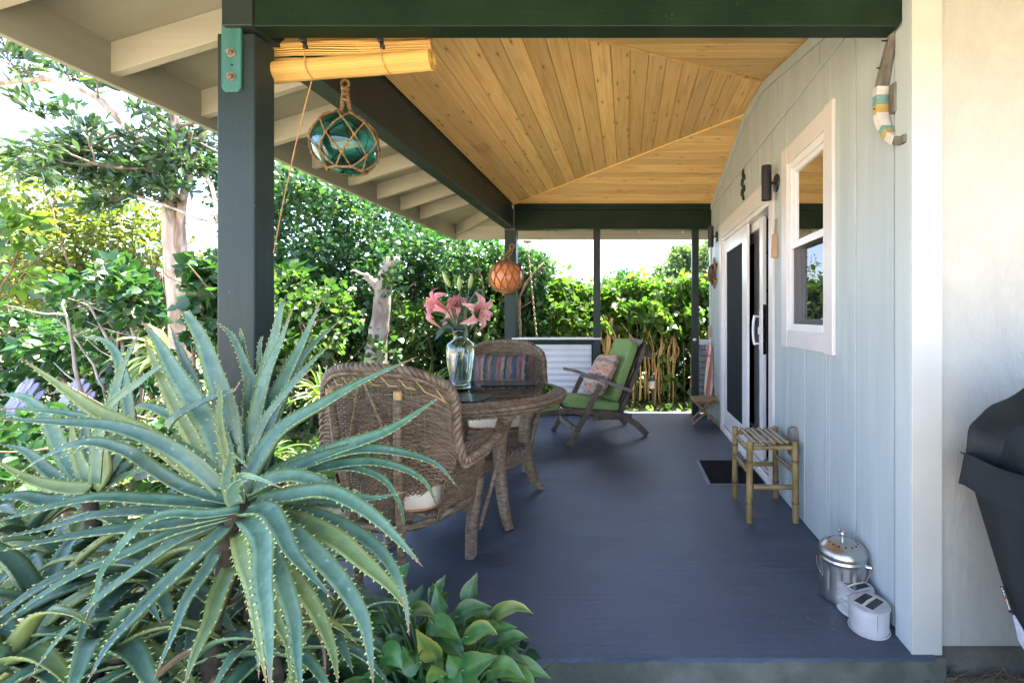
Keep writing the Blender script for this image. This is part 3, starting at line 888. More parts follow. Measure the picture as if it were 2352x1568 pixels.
# ------------------------------------------------------------------ the setting: ground and porch floor
def ground_z(x, y):
    d = max(0.0, min(1.0, (-x - 1.9) / 2.5))
    r = max(0.0, min(1.0, (y - 6.0) / 6.0))
    return -0.13 - 0.27 * d * d * (3 - 2 * d) - 0.05 * r + 0.025 * math.sin(x * 2.1 + y) * math.cos(y * 1.7 - x * 0.6)


def build_ground():
    xs = [-900, -300, -100, -50, -30, -20] + [-15 + 0.5 * i for i in range(55)] + [14, 20, 30, 50, 100, 300, 900]
    ys = [-300, -60, -20, -8] + [-3 + 0.5 * i for i in range(50)] + [24, 30, 40, 60, 100, 300, 1200]
    mb = MB()
    mb.grid([[(x, y, ground_z(x, y)) for x in xs] for y in ys])
    o = mb.build('ground', MT['soil'], smooth='all')
    tag(o, kind='structure')


build_ground()

mb = MB()
mb.grid([[(x, y, ground_z(x, y) + 0.006) for x in np.linspace(-9, 1.2, 25)] for y in np.linspace(-8.0, -0.9, 15)])
tag(mb.build('bounce_gravel', MT['gravel'], smooth='all'), kind='structure')  # out of view, added to bounce sunlight up to the ceiling
mb = MB()
mb.grid([[(x, y, ground_z(x, y) + 0.012 + 0.02 * math.sin(x * 5) * math.sin(y * 6)) for x in np.linspace(-3.6, 0.3, 30)] for y in np.linspace(-0.95, 1.75, 24)])
tag(mb.build('planting_bed', MT['bedsoil'], smooth='all'), kind='structure')  # forward part runs on out of view to cut ground bounce

FX0, FX1, FY0, FY1 = -1.57, 1.03, 1.63, 5.86


def build_floor():
    mb = MB()
    mb.box(FX0, FX1 + 0.10, FY0, FY1, -0.45, -0.006)
    slab = mb.build('porch_floor', MT['concrete'], bevel=0.004)
    tag(slab, kind='structure')
    mb = MB()
    n = 120
    fr = [(FX0 + (FX1 + 0.06 - FX0) * i / n, FY0 - 0.003 + 0.004 * math.sin(i * 1.7) * random.random()) for i in range(n + 1)]
    out = fr + [(FX1 + 0.06, FY1), (FX0 - 0.003, FY1)]
    mb.prism([(x, y, -0.006) for x, y in out], [(x, y, 0.0) for x, y in out])
    mb.build('paint_coat', MT['floor'], slab, world=True)
    mb = MB()
    top = [(x, y - 0.001, -0.002) for x, y in fr]
    bot = [(x, y - 0.001, -0.007 - 0.007 * abs(math.sin(i * 0.31 + 2 * math.sin(i * 0.11))) - 0.004 * random.random()) for i, (x, y) in enumerate(fr)]
    mb.grid([bot, top])
    mb.build('paint_lip', MT['floor'], slab, world=True)


build_floor()

# ------------------------------------------------------------------ porch roof: posts, beams, rafters, ceiling
porch = thing('porch_roof', 'porch roof with dark green posts and beams, cream eaves and knotty pine ceiling', 'porch roof', (-1.46, 1.77, 0.0))
BZ = 2.27            # underside of the beams


def part(mb, name, mat, parent=porch, **k):
    return mb.build(name, mat, parent, world=True, **k)


# front beam, end cut on a slant at the house
mb = MB()
prof = [(-1.375, BZ + 0.3), (-1.375, BZ), (1.0, BZ), (1.029, BZ + 0.035), (1.029, BZ + 0.3)]
mb.prism([(x, 1.70, z) for x, z in prof], [(x, 1.775, z) for x, z in prof])
part(mb, 'front_beam', MT['green'], bevel=0.004)
mb = MB(); mb.box(-1.49, -1.377, 1.695, 5.62, BZ, BZ + 0.24)
part(mb, 'side_beam', MT['green_y'], bevel=0.004)
mb = MB(); mb.box(-1.47, -1.395, 1.78, 5.60, BZ + 0.255, BZ + 0.40)
part(mb, 'ledger', MT['green_y'], bevel=0.003)
mb = MB(); mb.box(-1.375, 1.028, 5.62, 5.74, BZ, BZ + 0.235)
part(mb, 'back_beam', MT['green'], bevel=0.004)
mb = MB(); mb.box(-1.375, 1.028, 5.612, 5.70, BZ + 0.237, BZ + 0.31)
part(mb, 'back_ledger', MT['green'], bevel=0.003)
# posts
mb = MB(); mb.box(-1.53, -1.39, 1.722, 1.822, -0.004, BZ - 0.012)
part(mb, 'front_post', MT['green_v'], bevel=0.005)
mb = MB(); mb.box(-1.492, -1.352, 5.625, 5.735, 0.0, BZ - 0.002)
part(mb, 'back_post', MT['green_v'], bevel=0.005)
for x in (-0.37, 0.838):
    mb = MB(); mb.box(x - 0.042, x + 0.042, 5.64, 5.725, 0.0, BZ - 0.002)
    part(mb, 'back_post', MT['green_v'], bevel=0.004)
# steel strap with bolts on the front post
mb = MB()
sp = [(-1.505, BZ + 0.02), (-1.505, 2.052), (-1.493, 2.035), (-1.445, 2.035), (-1.433, 2.052), (-1.433, BZ + 0.02)]
mb.prism([(x, 1.712, z) for x, z in sp], [(x, 1.7215, z) for x, z in sp])
strap = part(mb, 'steel_strap', MT['strap'], bevel=0.0015)
for z in (2.178, 2.09):
    mb = MB()
    mb.tube([(-1.468, 1.7118, z), (-1.468, 1.709, z)], 0.017, n=14)
    mb.tube([(-1.468, 1.7088, z), (-1.468, 1.699, z)], 0.0115, n=6)
    mb.tube([(-1.468, 1.6988, z), (-1.468, 1.694, z)], 0.006, n=8)
    mb.build('bolt', MT['rust'], strap, world=True, bevel=0.001)
mb = MB(); mb.tube([(-1.466, 1.7118, 2.134), (-1.466, 1.7105, 2.134)], 0.0045, n=8)
mb.build('bolt_hole', MT['black'], strap, world=True)

# eaves
XF, YB, YFR, ZF, SL = -2.34, 6.32, 0.30, 2.26, 0.31  # front overhang lengthened out of view to darken the foreground
ZS = ZF + 0.185      # underside of the soffit at the fascia


def soffit_left(x): return ZS + (x - XF) * SL
SB = (soffit_left(-1.48) - ZS) / (YB - 5.70)


mb = MB(); mb.box(XF - 0.035, XF, YFR, YB, ZF, ZS + 0.06)
part(mb, 'side_fascia', MT['cream_y'], bevel=0.003)
mb = MB(); mb.box(XF - 0.035, 4.2, YB + 0.001, YB + 0.036, ZF, ZS + 0.06)
part(mb, 'back_fascia', MT['cream_x'], bevel=0.003)
mb = MB(); mb.box(XF - 0.035, 4.3, YFR - 0.036, YFR - 0.001, ZF, ZS + 0.06)
part(mb, 'front_fascia', MT['cream_x'], bevel=0.003)
# soffit sheets (roof boarding seen from below) and the roof above
mb = MB()
zl = soffit_left(-1.40)
mb.prism([(XF, YFR, ZS), (-1.40, YFR, zl), (-1.40, 5.70 - 0.03, zl), (XF, YB, ZS)], [(XF, YFR, ZS + 0.018), (-1.40, YFR, zl + 0.018), (-1.40, 5.67, zl + 0.018), (XF, YB, ZS + 0.018)])
part(mb, 'side_soffit', MT['soffit'])
mb = MB()
mb.prism([(XF, YB, ZS), (-1.40, 5.67, zl), (4.2, 5.67, zl), (4.2, YB, ZS)], [(XF, YB, ZS + 0.018), (-1.40, 5.67, zl + 0.018), (4.2, 5.67, zl + 0.018), (4.2, YB, ZS + 0.018)])
part(mb, 'back_soffit', MT['soffit'])
mb = MB()
zfw = ZS + 0.36
mb.prism([(-1.40, YFR, ZS), (4.2, YFR, ZS), (4.2, 1.66, zfw), (-1.40, 1.66, zfw)], [(-1.40, YFR, ZS + 0.018), (4.2, YFR, ZS + 0.018), (4.2, 1.66, zfw + 0.018), (-1.40, 1.66, zfw + 0.018)])
part(mb, 'added_front_soffit', MT['soffit'])  # out of view, added to soften roof reflections on the front wall
mb = MB()
R0, R1, R2, R3 = (XF - 0.06, YFR - 0.05, ZS + 0.062), (XF - 0.06, YB + 0.06, ZS + 0.062), (1.5, 4.05, ZS + 1.28), (1.5, 3.4, ZS + 1.28)
R4, R5 = (4.4, YB + 0.06, ZS + 0.062), (4.4, 4.05, ZS + 1.28)
R6, R7 = (4.4, YFR - 0.05, ZS + 0.062), (4.4, 3.4, ZS + 1.28)
R8 = (1.0, 1.0, ZS + 0.08)
up = lambda p: (p[0], p[1], p[2] + 0.03)
mb.add([R0, R1, R2, R3, up(R0), up(R1), up(R2), up(R3)], [(0, 1, 2, 3), (7, 6, 5, 4), (0, 4, 5, 1)])
mb.add([R1, R4, R5, R2, up(R1), up(R4), up(R5), up(R2)], [(0, 1, 2, 3), (7, 6, 5, 4), (0, 4, 5, 1)])
mb.add([R0, R3, R7, R6, up(R0), up(R3), up(R7), up(R6)], [(0, 1, 2, 3), (7, 6, 5, 4)])
mb.add([R2, R5, R7, R3, up(R2), up(R5), up(R7), up(R3)], [(0, 1, 2, 3), (7, 6, 5, 4)])
part(mb, 'roof_sheet', MT['galv'])
# rafters
for i in range(11):
    y = 0.755 + 0.445 * i
    mb = MB()
    x0, x1 = XF + 0.001, -1.492
    if y > 5.4: continue
    h = 0.142
    q = [(x0, soffit_left(x0) - h), (x1, soffit_left(x1) - h), (x1, soffit_left(x1) - 0.001), (x0, soffit_left(x0) - 0.001)]
    mb.prism([(x, y, z) for x, z in q], [(x, y + 0.04, z) for x, z in q])
    part(mb, 'rafter', MT['cream_x'], bevel=0.002)
for i in range(9):
    x = -1.20 + 0.595 * i + 0.22 - 0.33 + 0.27
    mb = MB()
    y0, y1 = YB, 5.742
    zz = lambda y: ZS + (YB - y) * SB
    q = [(y0, zz(y0) - 0.10), (y1, zz(y1) - 0.10), (y1, zz(y1) - 0.001), (y0, zz(y0) - 0.001)]
    mb.prism([(x, y, z) for y, z in q], [(x + 0.04, y, z) for y, z in q])
    part(mb, 'rafter', MT['cream_x'], bevel=0.002)
mb = MB()
a, b = Vector((XF + 0.02, YB - 0.02, ZS - 0.055)), Vector((-1.50, 5.75, soffit_left(-1.5) - 0.075))
mb.bar(a, b, 0.04, 0.13)
part(mb, 'hip_rafter', MT['cream_x'], bevel=0.002)

# ceiling of tongue-and-groove boards on three slopes
CX0, CW, CZ0, CZ1 = -1.385, 1.029, 2.575, 2.972
CYF, CYB, CP0, CP1 = 1.76, 5.63, 3.466, 4.04
mb = MB()
mb.add([(CX0 - 0.1, CYF - 0.1, CZ0 + 0.03), (CX0 - 0.1, CYB + 0.1, CZ0 + 0.03), (CW, CP1, CZ1 + 0.03), (CW, CP0, CZ1 + 0.03), (CW, CYF - 0.1, CZ0 + 0.03), (CW, CYB + 0.1, CZ0 + 0.03)],
       [(0, 1, 2, 3), (0, 3, 4), (1, 5, 2)])
ceil = part(mb, 'ceiling', MT['wicker_dark'])
W = 0.117


def board(poly, shrink, zf, mat):
    """poly: corners a0,a1 (edge one), b1,b0 (edge two) in plan; long edges chamfered."""
    a0, a1, b1, b0 = [Vector(p) for p in poly]
    d0, d1 = (b0 - a0), (b1 - a1)
    def inset(e):
        l0, l1 = max(d0.length, 1e-6), max(d1.length, 1e-6)
        return [a0 + d0 * min(e / l0, .49), a1 + d1 * min(e / l1, .49), b1 - d1 * min(e / l1, .49), b0 - d0 * min(e / l0, .49)]
    mb = MB()
    r0 = [(p.x, p.y, zf(p.x, p.y)) for p in inset(0.0045)]
    r1 = [(p.x, p.y, zf(p.x, p.y) + 0.005) for p in inset(0.001)]
    r2 = [(p.x, p.y, zf(p.x, p.y) + 0.018) for p in inset(0.001)]
    mb.loft([r0, r1, r2])
    return mb.build('board', mat, ceil, world=True)


sl = (CZ1 - CZ0) / (CW - CX0)
yf = lambda x: CYF + (x - CX0) * (CP0 - CYF) / (CW - CX0)
yb = lambda x: CYB + (x - CX0) * (CP1 - CYB) / (CW - CX0)
zl_ = lambda x, y: CZ0 + (x - CX0) * sl
x = CX0
while x < CW - 0.02:
    x2 = min(x + W, CW)
    board([(x, yf(x)), (x, yb(x)), (x2, yb(x2)), (x2, yf(x2))], 0, zl_, MT['pine_y'])
    x += W
xh = lambda y: CX0 + (y - CYF) * (CW - CX0) / (CP0 - CYF)
zf_ = lambda x, y: CZ0 + (y - CYF) * (CZ1 - CZ0) / (CP0 - CYF)
y = CYF
while y < CP0 - 0.02:
    y2 = min(y + W, CP0)
    board([(xh(y), y), (CW, y), (CW, y2), (min(xh(y2), CW - 0.01), y2)], 0, zf_, MT['pine_x'])
    y += W
xh2 = lambda y: CX0 + (CYB - y) * (CW - CX0) / (CYB - CP1)
zb_ = lambda x, y: CZ0 + (CYB - y) * (CZ1 - CZ0) / (CYB - CP1)
y = CYB
while y > CP1 + 0.02:
    y2 = max(y - W, CP1)
    board([(xh2(y), y), (CW, y), (CW, y2), (min(xh2(y2), CW - 0.01), y2)], 0, zb_, MT['pine_x'])
    y -= W
for a, b in (((CX0, CYF, CZ0), (CW, CP0, CZ1)), ((CX0, CYB, CZ0), (CW, CP1, CZ1))):
    mb = MB()
    A, B = Vector(a), Vector(b)
    A.z -= 0.004; B.z -= 0.004
    mb.bar(A, B, 0.022, 0.016)
    mb.build('hip_trim', MT['pine_x'], ceil, world=True, bevel=0.003)

# ------------------------------------------------------------------ half wall and gate-side panel at the back of the porch
hw = thing('half_wall', 'low porch wall of white corrugated steel in a dark green frame with pale cap', 'half wall', (-0.85, 5.69, 0.0))
HX0, HX1 = -1.352, -0.415
mb = MB(); mb.box(HX0 - 0.05, HX1 + 0.10, 5.615, 5.74, 0.925, 0.948)
mb.build('cap', MT['corr'], hw, world=True, bevel=0.003)
for q, nm in (((HX0, HX1, 5.635, 5.725, 0.865, 0.924), 'top_rail'), ((HX0, HX0 + 0.07, 5.640, 5.72, 0.03, 0.864), 'side_rail'), ((HX1 - 0.02, HX1 + 0.002, 5.640, 5.72, 0.03, 0.864), 'side_rail'), ((HX0, HX1, 5.64, 5.72, 0.0, 0.03), 'bottom_rail')):
    mb = MB(); mb.box(*q); mb.build(nm, MT['green'], hw, world=True, bevel=0.003)


def corrugated(x0, x1, z0, z1, y, pitch=0.076, amp=0.011):
    n = int((z1 - z0) / pitch * 8)
    rows = []
    for i in range(n + 1):
        z = z0 + (z1 - z0) * i / n
        yy = y + amp * math.cos(2 * PI * (z - z0) / pitch)
        rows.append((z, yy))
    mb = MB()
    mb.grid([[(x, yy, z) for x in (x0, x1)] for z, yy in rows])
    mb.grid([[(x, yy + 0.0015, z) for x in (x1, x0)] for z, yy in rows])
    return mb


corrugated(HX0 + 0.06, HX1 - 0.015, 0.02, 0.864, 5.652).build('corrugated_panel', MT['corr'], hw, world=True, smooth='all')
sp_ = thing('side_panel', 'narrow galvanised corrugated panel between right back post and house corner', 'panel', (0.95, 5.69, 0.0))
corrugated(0.882, 1.04, 0.02, 0.86, 5.69).build('corrugated_panel', MT['galv'], sp_, world=True, smooth='all')
mb = MB(); mb.box(0.881, 1.04, 5.64, 5.72, 0.861, 0.92); mb.build('top_rail', MT['siding_trim'], sp_, world=True, bevel=0.003)
mb = MB()
mb.tube([(0.826, 5.638, 0.925), (0.826, 5.628, 0.925)], 0.022, n=16)
mb.sphere((0.826, 5.612, 0.925), 0.02, 14, 10)
lt = mb.build('gate_latch', MT['chrome'], smooth=True)
tag(lt, 'small shiny round latch on the right back porch post', 'latch')

# ------------------------------------------------------------------ the house
house = thing('house', 'pale blue board-sided house with white sliding door, sash window and off-white front wall', 'house', (1.3, 1.7, 0.0))
WX = 1.03
DY0, DY1, DZ0, DZ1 = 3.30, 4.97, 0.035, 2.045      # sliding door opening
WY0, WY1, WZ0, WZ1 = 2.37, 2.925, 1.115, 2.165     # window opening
FLZ = 2.52
HYB = 5.70


def ceil_z(y):
    if y < CP0: return CZ0 + (y - CYF) * (CZ1 - CZ0) / (CP0 - CYF)
    if y > CP1: return CZ0 + (CYB - y) * (CZ1 - CZ0) / (CYB - CP1)
    return CZ1


mb = MB()   # wall core with the two openings left free
for (y0, y1, z0, z1) in ((1.70, WY0, -0.3, 3.4), (WY0, WY1, -0.3, WZ0), (WY0, WY1, WZ1, 3.4), (WY1, DY0, -0.3, 3.4), (DY0, DY1, -0.3, DZ0), (DY0, DY1, DZ1, 3.4), (DY1, HYB - 0.03, -0.3, 3.4)):
    mb.box(WX + 0.016, WX + 0.14, y0, y1, z0, z1)
side = mb.build('side_wall', MT['siding'], house, world=True)
# siding: vertical boards between grooves, cut round the openings
P = 0.298
groove0 = 1.712
edges = [1.68]
y = groove0 + 0.07
while y < HYB - 0.05:
    edges.append(y); y += P
edges.append(HYB)
G = 0.0045
for a, b in zip(edges[:-1], edges[1:]):
    cuts = sorted(set([a, b] + [c for c in (WY0 - 0.02, WY1 + 0.02, DY0 - 0.02, DY1 + 0.02) if a < c < b]))
    for c, d in zip(cuts[:-1], cuts[1:]):
        m = (c + d) / 2
        spans = [(0.004, FLZ - 0.006)]
        if WY0 - 0.02 < m < WY1 + 0.02: spans = [(0.004, WZ0), (WZ1, FLZ - 0.006)]
        if DY0 - 0.02 < m < DY1 + 0.02: spans = [(DZ1, FLZ - 0.006)]
        for z0, z1 in spans:
            mb = MB()
            c2, d2 = (c + G if c == a else c), (d - G if d == b else d)
            mb.box(WX, WX + 0.0155, c2, d2, z0, z1)
            mb.build('siding_board', MT['siding'], side, world=True, bevel=0.003 if d2 - c2 > 0.02 else 0)
    # gable boards over the flashing
    u0, u1 = a + P * 0.33, b + P * 0.33
    u0, u1 = max(u0, 1.80), min(u1, HYB - 0.02)
    if u1 - u0 > 0.03:
        ys = sorted(set([u0 + G, u1 - G] + [c for c in (CP0, CP1) if u0 + G < c < u1 - G]))
        q = [(ys[0], FLZ + 0.02), (ys[-1], FLZ + 0.02)] + [(yy, max(ceil_z(yy) - 0.004, FLZ + 0.022)) for yy in reversed(ys)]
        mb = MB()
        mb.prism([(WX + 0.004, yy, zz) for yy, zz in q], [(WX + 0.0155, yy, zz) for yy, zz in q])
        mb.build('siding_board', MT['siding'], side, world=True, bevel=0.002)
mb = MB(); mb.box(WX - 0.008, WX + 0.014, 1.70, HYB, FLZ - 0.004, FLZ + 0.018)
mb.build('flashing', MT['siding_trim'], side, world=True, bevel=0.003)
mb = MB()
for (ya, yb_) in ((1.80, CP0), (CP0, CP1), (CP1, 5.615)):
    q = [(ya, ceil_z(ya) - 0.006), (yb_, ceil_z(yb_) - 0.006), (yb_, ceil_z(yb_) - 0.075), (ya, ceil_z(ya) - 0.075)]
    mb.prism([(WX - 0.012, yy, zz) for yy, zz in q], [(WX + 0.0035, yy, zz) for yy, zz in q])
mb.build('rake_trim', MT['siding_trim'], side, world=True, bevel=0.002)
mb = MB(); mb.box(WX - 0.016, WX - 0.0005, 1.652, 1.745, 0.0, BZ + 0.25)
mb.build('corner_board', MT['siding_trim'], house, world=True, bevel=0.003)
mb = MB(); mb.box(WX - 0.014, WX - 0.0005, HYB - 0.085, HYB + 0.012, 0.003, BZ - 0.002)
mb.build('corner_board', MT['siding_trim'], house, world=True, bevel=0.003)
mb = MB(); mb.box(WX, 4.2, HYB - 0.025, HYB + 0.01, -0.3, 2.6)
mb.build('back_wall', MT['siding'], house, world=True)
# front wall that faces the camera
mb = MB(); mb.box(WX + 0.092, 4.2, 1.667, 1.699, 0.012, 3.3)
fw = mb.build('front_wall', MT['frontwall'], house, world=True, bevel=0.003)
mb = MB(); mb.box(WX - 0.016, WX + 0.094, 1.643, 1.6515, -0.004, 3.3)
mb.box(WX - 0.002, WX + 0.094, 1.6515, 1.699, -0.002, 3.3)
mb.build('corner_board', MT['fronttrim'], house, world=True, bevel=0.003)
mb = MB(); mb.box(WX + 0.102, 4.2, 1.69, 1.86, -0.6, 0.010)
mb.build('foundation', MT['concrete'], house, world=True, bevel=0.006)
# window
fr = MB()
for q in ((WX - 0.021, WX - 0.001, WY0 - 0.10, WY0, WZ0 - 0.105, WZ1 + 0.1105), (WX - 0.019, WX - 0.001, WY1, WY1 + 0.10, WZ0 - 0.105, WZ1 + 0.11)):
    fr.box(*q)
for q in ((WX - 0.017, WX - 0.001, WY0 + 0.001, WY1 - 0.001, WZ1, WZ1 + 0.108), (WX - 0.017, WX - 0.001, WY0 + 0.001, WY1 - 0.001, WZ0 - 0.1, WZ0)):
    fr.box(*q)
win = fr.build('window', MT['white'], house, world=True, bevel=0.003)
mb = MB()
T_ = 0.042
for q in ((WX - 0.006, WX + 0.075, WY0, WY0 + T_, WZ0, WZ1), (WX - 0.006, WX + 0.075, WY1 - T_, WY1, WZ0, WZ1), (WX - 0.006, WX + 0.075, WY0 + T_, WY1 - T_, WZ1 - T_, WZ1), (WX - 0.010, WX + 0.075, WY0 + T_, WY1 - T_, WZ0, WZ0 + T_)):
    mb.box(*q)
mb.build('frame', MT['vinyl'], win, world=True, bevel=0.003)
MID = 1.645
mb = MB()
for (x0, z0, z1) in ((WX + 0.008, MID - 0.005, WZ1 - T_ - 0.001), (WX + 0.034, WZ0 + T_ + 0.001, MID + 0.03)):
    y0, y1, t = WY0 + T_ + 0.001, WY1 - T_ - 0.001, 0.03
    for q in ((x0, x0 + 0.024, y0, y0 + t, z0, z1), (x0, x0 + 0.024, y1 - t, y1, z0, z1), (x0, x0 + 0.024, y0 + t, y1 - t, z1 - t, z1), (x0 - 0.001, x0 + 0.024, y0 + t, y1 - t, z0, z0 + t)):
        mb.box(*q)
mb.build('sash', MT['vinyl'], win, world=True, bevel=0.002)
for x0, z0, z1 in ((WX + 0.02, MID, WZ1 - 0.05), (WX + 0.046, WZ0 + 0.05, MID + 0.02)):
    mb = MB(); mb.add([(x0, WY0 + 0.06, z0), (x0, WY1 - 0.06, z0), (x0, WY1 - 0.06, z1), (x0, WY0 + 0.06, z1)], [(0, 1, 2, 3)])
    mb.build('pane', MT['pane'], win, world=True)
mb = MB(); mb.box(WX - 0.004, WX + 0.004, WY0 + T_, WY1 - T_, MID - 0.022, MID + 0.016)
mb.build('meeting_rail', MT['vinyl'], win, world=True, bevel=0.002)
mb = MB(); mb.add([(WX + 0.012, WY0 + 0.043, WZ0 + 0.043), (WX + 0.012, WY1 - 0.043, WZ0 + 0.043), (WX + 0.012, WY1 - 0.043, MID - 0.02), (WX + 0.012, WY0 + 0.043, MID - 0.02)], [(0, 1, 2, 3)])
mb.build('insect_screen', MT['screen_fine'], win, world=True)
mb = MB(); mb.box(WX + 0.09, WX + 0.11, WY0, WY1, 1.36, 1.40)
mb.build('inner_rail', MT['vinyl'], win, world=True, bevel=0.002)
# sliding door
mb = MB()
for q in ((WX - 0.019, WX - 0.001, DY0 - 0.095, DY0, 0.003, DZ1 + 0.1505), (WX - 0.019, WX - 0.001, DY1, DY1 + 0.095, 0.003, DZ1 + 0.15), (WX - 0.0205, WX - 0.001, DY0 + 0.0005, DY1 - 0.0005, DZ1, DZ1 + 0.148)):
    mb.box(*q)
door = mb.build('sliding_door', MT['white'], house, world=True, bevel=0.003)
mb = MB()
for q in ((WX - 0.006, WX + 0.13, DY0, DY0 + 0.03, DZ0, DZ1), (WX - 0.006, WX + 0.13, DY1 - 0.03, DY1, DZ0, DZ1), (WX - 0.006, WX + 0.03, DY0 + 0.03, DY1 - 0.03, DZ1 - 0.035, DZ1), (WX + 0.04, WX + 0.13, DY0 + 0.03, DY1 - 0.03, DZ1 - 0.035, DZ1), (WX + 0.0301, WX + 0.04, DY0 + 0.03, DY1 - 0.03, DZ1 - 0.02, DZ1)):
    mb.box(*q)
mb.build('frame', MT['vinyl'], door, world=True, bevel=0.003)
mb = MB()
mb.box(WX - 0.030, WX + 0.13, DY0, DY1, 0.002, DZ0 - 0.001)
for xx in (WX - 0.012, WX + 0.02, WX + 0.055, WX + 0.09):
    mb.box(xx, xx + 0.008, DY0 + 0.03, DY1 - 0.03, DZ0 - 0.001, DZ0 + 0.016)
mb.build('sill', MT['vinyl'], door, world=True, bevel=0.002)


def leafpanel(x0, th, y0, y1, st, name):
    mb = MB()
    z0, z1 = DZ0 + 0.018, DZ1 - 0.037
    for q in ((x0, x0 + th, y0, y0 + st, z0, z1), (x0, x0 + th, y1 - st * 0.6, y1, z0, z1), (x0, x0 + th, y0 + st, y1 - st * 0.6, z1 - st * 0.8, z1), (x0, x0 + th, y0 + st, y1 - st * 0.6, z0, z0 + st)):
        mb.box(*q)
    return mb.build(name, MT['vinyl'], door, world=True, bevel=0.003)


leafpanel(WX + 0.008, 0.022, 3.99, DY1 - 0.031, 0.17, 'fixed_panel')
mb = MB(); mb.box(WX + 0.018, WX + 0.020, 4.14, DY1 - 0.11, DZ0 + 0.17, DZ1 - 0.16)
mb.build('insect_screen', MT['screen'], door, world=True)
leafpanel(WX + 0.058, 0.03, 3.70, 4.72, 0.09, 'sliding_panel')
mb = MB(); mb.add([(WX + 0.073, 3.79, DZ0 + 0.1), (WX + 0.073, 4.66, DZ0 + 0.1), (WX + 0.073, 4.66, DZ1 - 0.1), (WX + 0.073, 3.79, DZ1 - 0.1)], [(0, 1, 2, 3)])
mb.build('pane', MT['pane'], door, world=True)
mb = MB()
mb.box(WX + 0.048, WX + 0.0575, 3.715, 3.765, 0.94, 1.25)
for hz in (0.985, 1.205):
    mb.tube([(WX + 0.048, 3.745, hz), (WX + 0.008, 3.75, hz)], 0.009, n=8)
mb.tube(curve_pts([(WX + 0.008, 3.75, 0.975), (WX - 0.002, 3.752, 1.03), (WX - 0.004, 3.752, 1.095), (WX - 0.002, 3.752, 1.16), (WX + 0.008, 3.75, 1.215)], 14), 0.011, n=8)
mb.box(WX + 0.035, WX + 0.0479, 3.725, 3.755, 1.06, 1.12)
mb.build('handle', MT['vinyl'], door, world=True, bevel=0.0015)
mb = MB()
mb.box(WX + 0.060, WX + 0.085, 3.6985, 3.6995, 0.90, 1.30)
for z in (0.93, 1.0, 1.08, 1.2, 1.27):
    mb.box(WX + 0.066, WX + 0.079, 3.6975, 3.6984, z, z + 0.022)
mb.build('lock_plate', MT['chrome'], door, world=True)
# dim room behind the door and the window
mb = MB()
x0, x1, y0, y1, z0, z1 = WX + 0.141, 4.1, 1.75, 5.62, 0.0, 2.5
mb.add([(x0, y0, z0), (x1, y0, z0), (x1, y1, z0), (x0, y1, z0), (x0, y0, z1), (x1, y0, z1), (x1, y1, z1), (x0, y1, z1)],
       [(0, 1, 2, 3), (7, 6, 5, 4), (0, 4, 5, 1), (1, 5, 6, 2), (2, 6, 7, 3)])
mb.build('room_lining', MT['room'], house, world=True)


# ------------------------------------------------------------------ wicker armchairs (front is local +y)
def chair_back(u, v):
    """Woven shell of the chair back: u across -1..1 (given 0..1), v upwards."""
    s = u * 2 - 1
    ztop = 0.985 - 0.10 * abs(s) ** 4 - 0.025 * s * s
    z = 0.27 + (ztop - 0.27) * v
    q = max(0.0, min(1.0, (v - 0.16) / 0.34)); hw = 0.135 + 0.21 * q * q * (3 - 2 * q)
    y = -0.205 - 0.085 * v + (0.03 + 0.10 * v) * s * s
    return Vector((s * hw, y, z))


def chair_arm(sgn):
    def S(u, v):        # u from the back to the front, v from inside to outside
        y = -0.185 + 0.385 * u
        z = 0.560 + 0.075 * u + 0.05 * (1 - u) ** 4 - 0.09 * max(0, u - 0.82) + 0.016 * math.sin(PI * v)
        x = 0.255 + 0.10 * v + 0.025 * math.sin(PI * u)
        return Vector((sgn * x, y, z - 0.02 * v * v))
    return S


def chair_side(sgn):
    def S(u, v):        # skirt under the arm: u back to front, v bottom to top
        y = -0.16 + 0.31 * u
        z0 = 0.30 - 0.11 * u * u + 0.02 * math.sin(PI * u); z = z0 + (0.60 - z0) * v
        return Vector((sgn * (0.245 + 0.07 * v), y, z))
    return S


